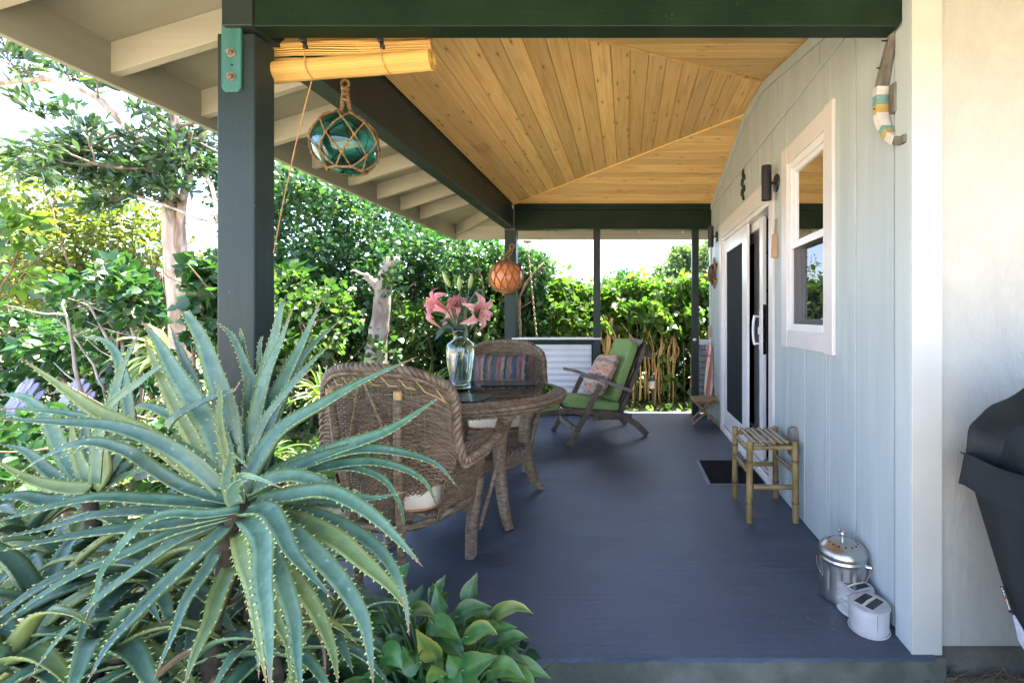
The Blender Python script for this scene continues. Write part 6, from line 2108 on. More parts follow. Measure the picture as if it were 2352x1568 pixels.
mb = MB(); mb.box(1.44, 1.95, 3.95, 4.45, 0.3, 0.42); mb.build('seat', MT['stripe_grey'], ic, world=True, bevel=0.03, seg=3)


# ------------------------------------------------------------------ garden
def gz(p): return ground_z(p[0], p[1])


def cloud(n, c, r, rg=None, nz=0.0, f=1.0, seed=0.0, shell=0.0):
    """Points in a soft ellipsoid with a ragged surface and hollows."""
    rg = rg or rng
    d = unit(rg.normal(size=(int(n), 3)))
    rad = rg.uniform(shell ** 3, 1, int(n)) ** (1 / 3)
    p = d * rad[:, None]
    keep = rad < 0.88 + nz * fnoise(p, 3.0 * f, seed)
    p, d = p[keep], d[keep]
    w = p * np.asarray(r) + np.asarray(c)
    hole = fnoise(w, 2.2 * f, seed + 3) + 0.6 * fnoise(w, 5.0 * f, seed + 9)
    k2 = hole > -0.35 - 0.0 * rad[keep]
    return w[k2], d[k2]


def slab(n, x0, x1, y0, y1, zf0, zf1, seed=0.0, gap=-0.3, f=1.0, rg=None):
    """Points in a hedge-like box whose top and bottom follow functions of x; hollowed by noise."""
    rg = rg or rng
    x = rg.uniform(x0, x1, int(n)); y = rg.uniform(y0, y1, int(n)); t = rg.uniform(0, 1, int(n))
    z = np.array([zf0(a) for a in x]) * (1 - t) + np.array([zf1(a) for a in x]) * t
    p = np.stack([x, y, z], 1)
    h = fnoise(p, 2.0 * f, seed) + 0.7 * fnoise(p, 4.6 * f, seed + 5)
    return p[h > gap]


def tip_leaves(name, tips, per, spread, size, mat, parent, kind, droop=0.1, up=0.5):
    pts, dr = [], []
    for q, d in tips:
        k = per
        pts.append(np.array(q) + rng.normal(size=(k, 3)) * spread)
        dr.append(np.tile(np.array(d), (k, 1)))
    return leaves(name, np.concatenate(pts), size, mat, parent, kind, np.concatenate(dr), droop, up)


# --- the pale-barked tree on the left
t1 = thing('pale_bark_tree', 'tree with pale peeling forked trunk left of the front post, dark leaf clusters', 'tree', (-4.40, 4.5, -0.42))
mb = MB()
Y1 = 4.5
def a1(x, y, dy=0.0): return at(x, y, Y1 + dy)
trunk = [a1(428, 1080), a1(424, 930), a1(420, 810), a1(415, 700), a1(405, 620), a1(398, 560), a1(392, 470), a1(384, 410), a1(370, 370), a1(330, 330), a1(290, 290)]
stem2 = curve_pts([a1(424, 780, -0.02), a1(420, 700, -0.03), a1(417, 600, -0.02), a1(416, 500), a1(426, 430), a1(450, 370, 0.1), a1(470, 300, 0.2), a1(480, 200, 0.2)], 26)
mb.tube(stem2, [0.045 + 0.014 * math.sin(PI * min(1, i / 10)) - 0.02 * i / 25 for i in range(26)], n=12)
pts = curve_pts(trunk, 26)
mb.tube(pts, [float(np.interp(i, [0, 5, 11, 16, 25], [0.125, 0.10, 0.085, 0.062, 0.042])) + 0.004 * math.sin(i * 1.7) * math.sin(i * 0.9) for i in range(26)], n=16)
t1a = limb(mb, [a1(330, 330), a1(290, 290), a1(225, 225, -0.1), a1(120, 185, -0.2), a1(0, 190, -0.3), a1(-120, 170, -0.3)], 0.046, 0.014, 9, 26, 0.006)
limb(mb, [a1(290, 290), a1(230, 230, 0.1), a1(150, 130, 0.1), a1(60, 40, 0.1)], 0.035, 0.010, 7, 14, 0.006)
limb(mb, [a1(384, 440), a1(400, 330, -0.2), a1(395, 240, -0.3), a1(350, 120, -0.3)], 0.05, 0.02, 7, 12, 0.006)
limb(mb, [a1(420, 690), a1(440, 668, -0.05), a1(480, 655, -0.1), a1(520, 640, -0.1)], 0.035, 0.02, 7, 8)
limb(mb, [a1(310, 450, -.2), a1(390, 475, -0.2), a1(450, 500, -0.2), a1(500, 512, -0.2)], 0.014, 0.011, 6, 12, 0.004)
limb(mb, [a1(500, 512, -0.2), a1(492, 450, -0.2), a1(470, 400, -0.15), a1(440, 370, 0.0)], 0.013, 0.018, 6, 10, 0.004)
mb.build('trunk', MT['bark'], t1, world=True, smooth='all')
tw = MB(); tips = []
for (x, y, dx, dz, ln, dp) in ((372, 400, -0.8, 0.1, 0.55, 2), (340, 340, -0.8, -0.1, 0.6, 2), (300, 300, -0.6, -0.5, 0.45, 2), (395, 300, 0.5, -0.1, 0.5, 2), (430, 420, 0.6, 0.1, 0.4, 2), (395, 250, -0.3, -0.3, 0.5, 2), (460, 330, 0.4, -0.5, 0.4, 2), (380, 420, -0.5, -0.5, 0.4, 1), (470, 300, 0.1, -0.6, 0.4, 2), (440, 300, -0.3, -0.5, 0.4, 1)):
    branch_out(tw, a1(x, y, random.uniform(-0.3, 0.2)), (dx, random.uniform(-0.6, 0.3), dz), ln, 0.016, dp, tips, 0.55, 0.0, 3)
for (x, y) in ((225, 225), (120, 185), (60, 178), (20, 150), (170, 205), (90, 100), (40, 60)):
    branch_out(tw, a1(x, y, -0.15), (random.uniform(-0.7, 0.3), random.uniform(-0.4, 0.3), random.uniform(-0.1, 0.7)), 0.3, 0.008, 1, tips, 0.7, 0.1, 3)
tw.build('twigs', MT['twig'], t1, world=True, smooth='all', kind='stuff')
tips = [tp for tp in tips if not (tp[0].y < 2.4)]
tip_leaves('leaves', tips, 8, 0.035, 0.10, MT['l_guava'], t1, 'lance', -0.1, 0.35)
cl = [(a1(x, y, dy), r) for x, y, dy, r in ((180, 385, -0.1, 0.30), (240, 350, 0.0, 0.34), (130, 400, 0.0, 0.28), (330, 380, -0.1, 0.32), (360, 300, -0.1, 0.35), (400, 250, 0.1, 0.4), (450, 290, 0.1, 0.42), (350, 430, -0.15, 0.24), (480, 350, 0.1, 0.26), (290, 330, 0.1, 0.28), (430, 200, 0.2, 0.5), (410, 430, -0.25, 0.15), (250, 410, 0, 0.2), (200, 360, 0.1, 0.25), (90, 385, 0.05, 0.2), (300, 400, 0, .2))]
P_, D_ = clump_points([c for c, r in cl], [(r, r, r * 0.62) for c, r in cl], [int(340 * r) for c, r in cl], shell=0.2)
nsub = rng.integers(0, len(P_), len(P_) // 6)
# leaves sit in rosettes at twig ends
Q = np.repeat(P_[nsub], 11, axis=0) + rng.normal(size=(len(nsub) * 11, 3)) * 0.016
leaves('leaf_clusters', Q, 0.092, MT['l_guava'], t1, 'lance', None, -0.15, 0.3)
# small climbers on the trunk
Pc = np.concatenate([np.array(a1(x, y, -0.19)) + rng.normal(size=(k, 3)) * np.array([0.10, 0.03, 0.12]) for x, y, k in ((425, 870, 60), (440, 690, 34), (430, 900, 50), (405, 880, 20))])
leaves('climber_leaves', Pc, 0.075, MT['l_dark'], t1, 'heart', None, 0.5, 0.2)

# --- the broken trunk covered by a vine thicket
t2 = thing('broken_trunk', 'pale broken tree trunk with side stub standing before the vine thicket', 'tree stump', (-3.2, 6.0, -0.5))
mb = MB()
Y2 = 5.8
def a2(x, y, dy=0.0): return at(x, y, Y2 + dy)
pts = curve_pts([a2(862, 1000), a2(862, 900), a2(866, 790), a2(876, 720), a2(880, 660), a2(892, 620), a2(902, 594)], 28)
mb.tube(pts, [0.15 - 0.05 * min(1, i / 14) - 0.012 * max(0, i - 14) / 13 + 0.008 * math.sin(i * 2.7) * math.sin(i) - (0.03 if i == 27 else 0) for i in range(28)], n=14)
limb(mb, [a2(878, 665), a2(862, 650, -0.05), a2(848, 640, -0.06), a2(838, 628, -0.1)], 0.07, 0.028, 9, 8, 0.004)
limb(mb, [a2(838, 630, -0.1), a2(822, 624, -0.05), a2(806, 622, 0.1)], 0.02, 0.010, 6, 8, 0.008)
for i in range(14):
    a = 2 * PI * i / 14
    b = a2(901, 597) + Vector((math.cos(a) * 0.07, math.sin(a) * 0.07, 0))
    mb.tube([b - Vector((0, 0, 0.08)), b + Vector((0, 0, 0.01)), b + Vector((0.01, 0, random.uniform(0.01, 0.09)))], [0.02, 0.018, 0.004], n=5)
mb.build('trunk', MT['bark2'], t2, world=True, smooth='all')
Pc = np.concatenate([np.array(a2(x, y, -0.16)) + rng.normal(size=(k, 3)) * np.array([0.09, 0.04, 0.10]) for x, y, k in ((905, 600, 50), (880, 640, 22), (905, 640, 30), (893, 660, 12), (850, 790, 40), (885, 800, 40))])
leaves('climber_leaves', Pc, 0.065, MT['l_vine'], t2, 'heart', None, 0.4, 0.3)

# --- vine thicket behind it (leafy mass between front post and back post)
t3 = thing('vine_thicket', 'tall thicket of green vine leaves between the front post and the back post', 'thicket', (-4.5, 7.2, -0.5))
def vt(x):   # top height profile
    px = CX + x * F / 7.0
    return np.interp(px, [560, 640, 700, 800, 900, 1000, 1090, 1170, 1260], [3.7, 3.75, 3.6, 3.3, 2.95, 2.62, 2.45, 2.3, 2.15])
p1 = slab(60000, -6.0, -1.15, 6.7, 7.6, lambda x: -0.3, vt, 1.0, -0.45, 1.3)
leaves('vine_leaves', p1, 0.062, MT['l_vine'], t3, 'round', None, 0.35, 0.35)
p1 = slab(14000, -6.0, -2.0, 6.3, 6.9, lambda x: 1.0, lambda x: vt(x) - 0.2, 4.0, 0.25, 1.6)
leaves('front_leaves', p1, 0.064, MT['l_vine'], t3, 'heart', None, 0.4, 0.35)
p1 = slab(2600, -5.3, -4.2, 6.0, 6.6, lambda x: 0.4, lambda x: 1.9, 2.0, -0.2, 1.0)
p2 = slab(9000, -5.8, -1.3, 6.5, 7.3, lambda x: 0.2, lambda x: vt(x) - 0.05, 11.0, 0.35, 1.2)
leaves('young_leaves', p2, 0.05, MT['l_mid'], t3, 'ovate', None, 0.2, 0.4)
leaves('broad_leaves', p1, 0.16, MT['l_dark'], t3, 'heart', None, 0.55, 0.3)
for i in range(34):
    x = -5.6 + 4.3 * random.random(); y = random.uniform(6.4, 7.2)
    mb = MB(); h = random.uniform(1.2, 2.0); r = random.uniform(0.008, 0.03)
    limb(mb, [(x, y, -0.4), (x + random.uniform(-.1, .1), y, h * 0.4), (x + random.uniform(-.2, .2), y + 0.05, h * 0.8), (x + random.uniform(-.3, .3), y, h)], r, r * 0.5, 6, 9, 0.01)
    mb.build('stem', MT['twig'], t3, world=True, smooth='all')

# --- hedge beyond the end of the porch, with its tan stems
hg = thing('back_hedge', 'clipped broad-leaved hedge on tan stems behind the end of the porch', 'hedge', (0.2, 7.3, -0.2))
HB = lambda x: 1.78 + 0.06 * math.sin(x * 2.3) + 0.05 * math.sin(x * 5.1 + 1)
p1 = slab(15000, -2.3, 3.2, 7.0, 7.9, lambda x: 1.14 + 0.10 * math.sin(x * 3), HB, 6.0, -0.55, 1.5)
leaves('top_leaves', p1, 0.115, MT['l_hedge'], hg, 'ovate', None, 0.1, 0.55)
p1 = slab(3200, -2.3, 3.2, 6.95, 7.5, lambda x: -0.1, lambda x: 1.15, 8.0, 0.42, 1.5)
leaves('lower_leaves', p1, 0.125, MT['l_hedge'], hg, 'ovate', None, 0.45, 0.4)
p1 = slab(17000, -2.4, 3.3, 7.5, 8.3, lambda x: -0.15, lambda x: 1.5, 3.0, -0.7, 1.5)
leaves('inner_leaves', p1, 0.12, MT['l_dark'], hg, 'ovate', None, 0.35, 0.4)
p1 = slab(500, -2.3, 2.8, 6.95, 7.25, lambda x: 0.9, lambda x: 1.3, 3.0, -0.1, 1.5)
p2 = slab(2600, -2.3, 3.0, 6.70, 7.0, lambda x: 0.98 + 0.14 * math.sin(x * 2.7 + 1), lambda x: 1.45, 14.0, -0.15, 1.6)
leaves('drape_leaves', p2, 0.115, MT['l_hedge'], hg, 'ovate', None, 0.55, 0.4)
p2 = slab(1500, -2.2, 2.9, 6.75, 7.1, lambda x: -0.1, lambda x: 1.0, 17.0, 0.45, 1.8)
leaves('scattered_leaves', p2, 0.12, MT['l_hedge'], hg, 'heart', None, 0.5, 0.4)
leaves('big_leaves', p1, 0.20, MT['l_hedge'], hg, 'heart', None, 0.5, 0.45)
p1 = slab(220, -2.2, 2.8, 7.2, 7.8, lambda x: 1.7, lambda x: HB(x) + 0.22, 3.0, 0.1, 1.5)
leaves('shoot_leaves', p1, 0.10, MT['l_hedge'], hg, 'ovate', None, -0.3, 0.4)
for i in range(190):
    if i % 4 == 0: cx = random.uniform(-2.2, 2.6)
    x = cx + rng.normal() * 0.10; y = random.uniform(6.85, 7.4)
    mb = MB(); h = random.uniform(0.85, 1.28); r = random.choice((0.006, 0.008, 0.010, 0.016, 0.026))
    lean = rng.normal() * 0.07
    limb(mb, [(x, y, -0.3), (x + lean * 0.2, y, h * 0.3), (x + lean * 0.6 + rng.normal() * 0.02, y, h * 0.65), (x + lean + rng.normal() * 0.04, y, h)], r, r * 0.6, 7, 9, 0.006)
    if r > 0.015:
        limb(mb, [(x + lean * 0.5, y, h * 0.55), (x + lean * 0.5 + 0.06, y - 0.03, h * 0.75), (x + lean + 0.12 * random.choice((-1, 1)), y, h * 1.05)], r * 0.6, r * 0.4, 6, 7, 0.004)
    mb.build('stem', MT['stem'], hg, world=True, smooth='all')

# --- shrubs on the left
def shrub(name, label, base, clumps, mat, leaf, size, dens, stemmat, nst, droop=0.2, up=0.45, group=None, shell=0.2):
    t = thing(name, label, 'shrub', base, group=group)
    P, D = [], []
    for c, r in clumps:
        p, d = cloud(dens * r[0] * r[1] * r[2] ** 0.5, c, r, nz=0.22, f=1.2, seed=random.uniform(0, 20), shell=shell)
        P.append(p); D.append(d)
    leaves('foliage', np.concatenate(P), size, mat, t, leaf, np.concatenate(D), droop, up)
    b = Vector(base)
    for i in range(nst):
        c, r = clumps[i % len(clumps)]
        e = Vector(c) + Vector(rng.normal(size=3)) * 0.3 * r[0]
        s = b + Vector((rng.normal() * 0.25, rng.normal() * 0.15, -0.05))
        mb = MB(); rr = random.uniform(0.012, 0.035)
        m_ = s.lerp(e, 0.5) + Vector((rng.normal() * 0.15, rng.normal() * 0.1, 0.1))
        pp = limb(mb, [s, s.lerp(m_, 0.6), m_, m_.lerp(e, 0.6) + Vector((0, 0, 0.05)), e], rr, rr * 0.35, 7, 14, 0.008)
        for q in (6, 9, 11):
            d = Vector(rng.normal(size=3)); d.z = abs(d.z)
            limb(mb, [pp[q], pp[q] + d.normalized() * 0.18, pp[q] + d.normalized() * 0.42 + Vector((0, 0, 0.06))], rr * 0.4, rr * 0.15, 5, 6, 0.006)
        mb.build('stem', stemmat, t, world=True, smooth='all')
    return t


shrub('yellow_shrub', 'tall open yellow-green shrub behind the pale-barked tree at far left', (-7.6, 6.6, -0.5),
      [(at(30, 600, 6.4), (0.9, 0.6, 0.7)), (at(150, 560, 6.8), (0.9, 0.6, 0.7)), (at(250, 530, 7.0), (0.9, 0.6, 0.6)), (at(330, 560, 7.1), (0.7, 0.5, 0.6)), (at(90, 470, 6.8), (0.8, 0.6, 0.55)), (at(20, 420, 6.3), (0.5, 0.5, 0.6)), (at(230, 460, 7.2), (0.7, 0.5, 0.35)), (at(60, 700, 6.6), (1.0, 0.6, 0.5)), (at(200, 720, 7.4), (1.0, 0.5, 0.5)), (at(120, 640, 7.0), (1.0, 0.6, 0.5)), (at(320, 660, 7.4), (0.7, 0.5, 0.6))],
      MT['l_yellow'], 'ovate', 0.085, 4200, MT['twig'], 14, 0.1, 0.5)
shrub('sunlit_shrub', 'sunlit pale green shrub seen between the pale trunk and the front post', (-6.2, 8.4, -0.5),
      [(at(450, 640, 8.4), (0.7, 0.5, 0.6)), (at(480, 700, 8.4), (0.7, 0.5, 0.6)), (at(380, 680, 8.6), (0.9, 0.5, 0.7)), (at(560, 660, 8.8), (0.8, 0.5, 0.9))],
      MT['l_yellow'], 'ovate', 0.085, 4800, MT['twig'], 4)
shrub('dark_shrub', 'dense dark green broad-leaved shrub left of the pale trunk', (-5.6, 5.2, -0.4),
      [(at(255, 655, 5.2), (0.42, 0.35, 0.33)), (at(200, 690, 5.3), (0.45, 0.35, 0.3)), (at(300, 690, 5.2), (0.36, 0.3, 0.3)), (at(230, 618, 5.3), (0.3, 0.3, 0.16))],
      MT['l_dark'], 'ovate', 0.125, 6500, MT['bark2'], 8, 0.25, 0.5)
shrub('shade_shrub', 'low dark leafy shrub in shade behind the two lavender chairs', (-7.0, 6.0, -0.5),
      [(at(60, 780, 5.8), (0.7, 0.5, 0.3)), (at(190, 800, 5.8), (0.7, 0.5, 0.3)), (at(310, 810, 5.6), (0.5, 0.4, 0.35)), (at(20, 850, 6.5), (0.8, 0.4, 0.25)), (at(160, 850, 6.2), (0.9, 0.4, 0.25)), (at(-40, 760, 5.6), (0.5, 0.4, 0.4)), (at(120, 900, 6.8), (1.0, 0.4, 0.25)), (at(280, 880, 6.2), (0.6, 0.4, 0.22)), (at(340, 860, 5.4), (0.4, 0.3, 0.22))],
      MT['l_dark'], 'ovate', 0.11, 5600, MT['twig'], 10, 0.3, 0.45)
shrub('bright_sprig', 'bright green leafy branch hanging at the far left edge', (-5.7, 3.6, -0.4),
      [(at(-10, 560, 3.5), (0.14, 0.15, 0.22)), (at(30, 520, 3.6), (0.16, 0.15, 0.16)), (at(0, 430, 3.6), (0.16, 0.15, 0.24)), (at(25, 640, 3.7), (0.15, 0.15, 0.12))],
      MT['l_hedge'], 'ovate', 0.095, 5600, MT['twig'], 2, 0.35, 0.4)
shrub('bronze_shrub', 'small bronze-leaved shrub beside the pale trunk', (-5.2, 5.6, -0.4),
      [(at(345, 640, 5.7), (0.22, 0.2, 0.30)), (at(362, 680, 5.7), (0.16, 0.2, 0.22))],
      MT['l_brown'], 'lance', 0.16, 9000, MT['twig'], 3, -0.1, 0.3)
shrub('heart_leaf_vine', 'dark heart-leaved vine hanging just left of the front post', (-4.1, 4.55, -0.4),
      [(at(475, 620, 4.3), (0.16, 0.15, 0.20)), (at(480, 700, 4.2), (0.15, 0.14, 0.24)), (at(500, 660, 4.3), (0.2, 0.15, 0.3)), (at(470, 760, 4.3), (0.12, 0.14, 0.2))],
      MT['l_dark'], 'heart', 0.115, 13000, MT['twig'], 4, 0.6, 0.2)
shrub('low_thicket', 'mixed low greenery right of the front post under the vine thicket', (-3.6, 5.6, -0.4),
      [(at(700, 760, 5.6), (0.5, 0.3, 0.5)), (at(660, 690, 5.8), (0.35, 0.3, 0.45)), (at(760, 720, 6.0), (0.4, 0.3, 0.5)), (at(960, 760, 6.3), (0.5, 0.3, 0.5)), (at(1080, 760, 6.4), (0.5, 0.3, 0.55)), (at(1130, 690, 6.6), (0.35, 0.3, 0.5))],
      MT['l_mid'], 'round', 0.08, 6500, MT['twig'], 4, 0.3, 0.4)


shrub('leafy_screen', 'mid green leafy screen far behind the lavender chairs at the left', (-9.5, 8.6, -0.5),
      [(at(20, 700, 8.6), (1.3, 0.6, 1.0)), (at(180, 690, 8.8), (1.3, 0.6, 1.0)), (at(330, 700, 9.0), (1.2, 0.6, 1.0)), (at(-90, 640, 8.4), (1.2, 0.6, 1.2)), (at(100, 600, 9.2), (1.3, 0.6, 0.8)), (at(430, 760, 8.8), (1.0, 0.5, 0.7)), (at(560, 760, 8.6), (1.0, 0.5, 0.9))],
      MT['l_mid'], 'ovate', 0.095, 2600, MT['twig'], 10)


shrub('border_plant', 'low dark leafy border plant behind the aloes at the left', (-3.0, 2.8, -0.4),
      [(at(40, 985, 2.7), (0.35, 0.25, 0.17)), (at(170, 985, 2.8), (0.35, 0.25, 0.15)), (at(310, 975, 2.9), (0.32, 0.25, 0.15)), (at(430, 965, 3.0), (0.30, 0.25, 0.16)), (at(90, 1080, 2.4), (0.4, 0.25, 0.16)), (at(300, 1090, 2.4), (0.4, 0.25, 0.16)), (at(-60, 1040, 2.4), (0.3, 0.25, 0.2)), (at(500, 1060, 2.6), (0.3, 0.25, 0.16))],
      MT['l_dark'], 'ovate', 0.075, 11000, MT['twig'], 5)


# --- strap-leaved clumps
def strap_clump(name, label, base, n, L, w, mat, spread=0.9, group=None, cat='plant', stem=0.0):
    t = thing(name, label, cat, base, group=group)
    b = Vector((0, 0, stem))
    if stem:
        mb = MB(); mb.tube([(0, 0, -0.05), (0.02, 0, stem * 0.5), (0, 0.01, stem)], [0.03, 0.026, 0.022], n=8); mb.build('stem', MT['twig'], t, smooth='all')
    mb = MB()
    for i in range(n):
        a = random.uniform(0, 2 * PI); el = random.uniform(0.35, 1.45) if not stem else random.uniform(-0.2, 1.4)
        l = L * random.uniform(0.65, 1.1)
        d = Vector((math.cos(a) * math.cos(el) * spread, math.sin(a) * math.cos(el) * spread, math.sin(el)))
        p = b + Vector((math.cos(a), math.sin(a), 0)) * 0.03
        P = [p.copy()]
        for k in range(7):
            d = (d + Vector((0, 0, -0.16 - 0.06 * k * random.random()))).normalized() if k else d.normalized()
            p = p + d * (l / 7); P.append(p.copy())
        ribbon_leaf(mb, P, w * random.uniform(0.8, 1.15), 0.35, Vector((d.x * -0.2, -0.3, 1)))
    mb.build('strap_leaves', mat, t, smooth='all')
    return t


k = 0
desc = ['daylily clump at the foot of the broken trunk, leftmost', 'daylily clump second from the left below the vine thicket', 'daylily clump third from the left, bright sunlit leaves', 'daylily clump fourth from the left below the vine thicket', 'daylily clump nearest the vase, rightmost of the row', 'daylily clump in front of the post foot beside the wicker chair']
for (x, y, Y) in ((800, 868, 5.0), (840, 862, 5.1), (880, 866, 5.0), (930, 870, 5.1), (985, 868, 5.2), (745, 872, 4.8)):
    c = at(x, y + 10, Y)
    strap_clump('daylily', 'green strap-leaved ' + desc[k], (c.x, c.y, c.z - 0.16), 46, 0.42, 0.028, MT['l_strap'], 0.8, 'daylilies below the vine thicket'); k += 1
strap_clump('cordyline', 'striped yellow-green cordyline standing against the pale trunk', (at(395, 800, 5.0).x, 5.0, -0.40), 60, 0.55, 0.06, MT['l_stripe'], 1.0, None, 'plant', 1.12)
strap_clump('spider_plant', 'pale striped strap-leaved plant behind the aloe', (at(300, 860, 4.6).x, 4.6, 0.10), 40, 0.36, 0.035, MT['l_stripe'], 1.0, None, 'plant')
strap_clump('yellow_bromeliad', 'yellow-green strap plant between the aloe and the front post', (at(600, 930, 4.0).x, 4.0, -0.1), 30, 0.4, 0.04, MT['l_strap'], 0.9, None, 'plant')

# --- far trees over the hedge
def far_tree(name, label, base, h, clumps, mat, size, dens, trunkr=0.15, leaf='ovate'):
    t = thing(name, label, 'tree', base)
    mb = MB()
    b = Vector(base)
    top = Vector(clumps[0][0])
    limb(mb, [b - Vector((0, 0, 0.5)), b.lerp(top, 0.4), b.lerp(top, 0.8), top], trunkr, trunkr * 0.3, 8, 10)
    for c, r in clumps[1:]:
        limb(mb, [b.lerp(top, 0.5), b.lerp(Vector(c), 0.75), Vector(c)], trunkr * 0.5, trunkr * 0.12, 6, 8)
    mb.build('trunk', MT['twig'], t, world=True, smooth='all')
    P, D = [], []
    for c, r in clumps:
        p, d = cloud(dens * r[0] * r[1], c, r, nz=0.3, f=0.8, seed=random.uniform(0, 20), shell=0.3)
        P.append(p); D.append(d)
    leaves('crown', np.concatenate(P), size, mat, t, leaf, np.concatenate(D), 0.1, 0.4)


far_tree('wispy_tree', 'thin dry-looking tree over the hedge behind the rain chain', (-3.6, 16, -0.3), 3, [(at(1240, 600, 16), (1.0, 0.8, 0.9)), (at(1215, 570, 16), (0.8, 0.8, 1.2)), (at(1270, 620, 16), (0.7, 0.6, 0.5)), (at(1190, 620, 16), (0.8, 0.6, 0.8))], MT['l_fardry'], 0.13, 1500, 0.1, 'lance')
far_tree('round_dark_tree', 'small round dark tree above the hedge in the middle of the gap', (-0.4, 26, -0.3), 3, [(at(1428, 650, 26), (1.1, 1, 0.75)), (at(1405, 655, 26), (0.8, 0.8, 0.5)), (at(1450, 655, 26), (0.7, 0.8, 0.5))], MT['l_vine'], 0.16, 2200, 0.2)
far_tree('leafy_far_tree', 'large pale green tree above the hedge at the right of the gap', (2.2, 17, -0.3), 4, [(at(1590, 610, 17), (1.2, 1, 0.8)), (at(1540, 630, 17), (0.8, 0.8, 0.55)), (at(1620, 600, 17), (0.9, 0.9, 0.8)), (at(1575, 590, 17), (0.6, 0.7, 0.4)), (at(1560, 660, 17), (1.1, 0.8, 0.5)), (at(1650, 640, 17), (1.2, 0.8, 0.9))], MT['l_far'], 0.15, 2600, 0.2)
# a belt of garden trees closes the horizon
belt = [(-13, 12.5, 2.2, 'yellow-green tree, farthest left of the garden belt', 'l_yellow'), (-10, 13.5, 2.0, 'mid green tree, second from the left in the garden belt', 'l_mid'), (-7.6, 12.5, 1.9, 'pale green tree behind the front post in the garden belt', 'l_yellow'),
        (-5.0, 13.0, 2.0, 'mid green tree behind the vine thicket', 'l_mid'), (-2.6, 14, 1.0, 'low green tree behind the left end of the hedge', 'l_far'), (0.0, 15, 0.9, 'low green bush behind the middle of the hedge', 'l_mid'), (3.0, 13, 1.3, 'green tree behind the house corner', 'l_far')]
for x, y, h, lb, m in belt:
    far_tree('garden_tree', lb, (x, y, -0.3), h, [((x, y, h * 0.62), (1.5, 1.0, h * 0.55)), ((x - 1.0, y + 0.3, h * 0.45), (1.2, 0.9, h * 0.5)), ((x + 1.0, y - 0.2, h * 0.5), (1.2, 0.9, h * 0.5))], MT[m], 0.13, 1500, 0.14)

# --- two garden chairs
def lav_chair(loc, rz, label):
    t = thing('garden_chair', label, 'garden chair', loc, rz, 'lavender garden chairs')
    n = 6
    for i in range(n):
        f = (i - (n - 1) / 2) / (n / 2)
        x0, x1 = f * 0.17, f * 0.235
        zt = 0.86 - 0.22 * f * f
        mb = MB()
        w0, w1 = 0.058, 0.082
        y0, y1 = -0.05, -0.32
        c = lambda x, y, z: (x, y, z)
        a = [(x0 - w0 / 2, y0, 0.28), (x0 + w0 / 2, y0, 0.28), (x1 + w1 / 2, y1 + 0.02, zt - 0.03 - 0.02 * f), (x1 + w1 / 4, y1, zt), (x1 - w1 / 4, y1, zt), (x1 - w1 / 2, y1 + 0.02, zt - 0.03 + 0.02 * f)]
        mb.prism([c(*p) for p in a], [(p[0], p[1] + 0.018, p[2] + 0.006) for p in a])
        mb.build('back_slat', MT['lavender'], t, bevel=0.003)
    for i in range(5):
        y = 0.02 + 0.095 * i
        mb = MB(); mb.box(-0.25, 0.25, y, y + 0.08, 0.26 + 0.02 * i, 0.278 + 0.02 * i); mb.build('seat_slat', MT['lavender'], t, bevel=0.003)
    for s in (-1, 1):
        mb = MB(); mb.box(s * 0.30 - 0.06, s * 0.30 + 0.06, -0.15, 0.52, 0.50, 0.52); mb.build('arm', MT['lavender'], t, bevel=0.004)
        mb = MB(); mb.box(s * 0.28 - 0.012, s * 0.28 + 0.012, 0.42, 0.50, 0.0, 0.499); mb.build('leg', MT['lavender'], t, bevel=0.003)
        mb = MB(); mb.bar((s * 0.265, 0.50, 0.34), (s * 0.265, -0.42, 0.03), 0.022, 0.09); mb.build('side_rail', MT['lavender'], t, bevel=0.003)
    mb = MB(); mb.bar((-0.28, -0.17, 0.52), (0.28, -0.17, 0.52), 0.05, 0.03); mb.build('back_rail', MT['lavender'], t, bevel=0.003)


c = at(75, 868, 5.75); lav_chair((c.x - 0.056, c.y - 0.315, c.z - 0.86), math.radians(170), 'lavender slatted garden chair, the left one of two behind the aloe')
c = at(190, 868, 5.4); lav_chair((c.x - 0.056, c.y - 0.315, c.z - 0.86), math.radians(170), 'lavender slatted garden chair, the right one of two behind the aloe')

# --- path light and rain chain
c = at(1497, 868, 6.6)
pt = thing('path_light', 'leaning black garden path light before the hedge stems', 'path light', (c.x, 6.6, -0.18))
mb = MB(); mb.tube([(0.03, 0, -0.02), (0.0, 0, 0.36)], 0.012, n=8); mb.build('stake', MT['black'], pt, smooth=True)
mb = MB(); mb.lathe([(0.035, 0.36), (0.042, 0.375), (0.040, 0.47)], 12); mb.build('lens', MT['lantern'], pt, smooth=True)
mb = MB(); mb.lathe([(0.058, 0.47), (0.055, 0.48), (0.02, 0.52), (0.003, 0.53)], 14); mb.build('cap', MT['black'], pt, smooth=True)
rc = thing('rain_chain', 'tarnished rain chain hanging from the back eave beside the left back post', 'chain', (-1.38, 6.36, 0.6))
A, B = Vector((-1.375, 6.38, 2.22)), Vector((-1.21, 6.38, 0.55))
L_ = (B - A).length
nl = int(L_ / 0.036)
d = (B - A).normalized()
mbl = None
for i in range(nl):
    c = A + d * (i + 0.5) * 0.036
    s_ = Vector((1, 0, 0)) if i % 2 else Vector((0, 1, 0))
    mb = MB()
    mb.tube([c + d * (0.023 * math.sin(w)) + s_ * (0.011 * math.cos(w)) for w in np.linspace(0, 2 * PI, 11)[:-1]], 0.0036, n=5, closed=True)
    mb.build('link', MT['chain'], rc, world=True, smooth='all')
mb = MB(); mb.box(-1.43, -1.32, 6.357, 6.40, 2.222, 2.258); mb.build('bracket', MT['chain'], rc, world=True, bevel=0.003)

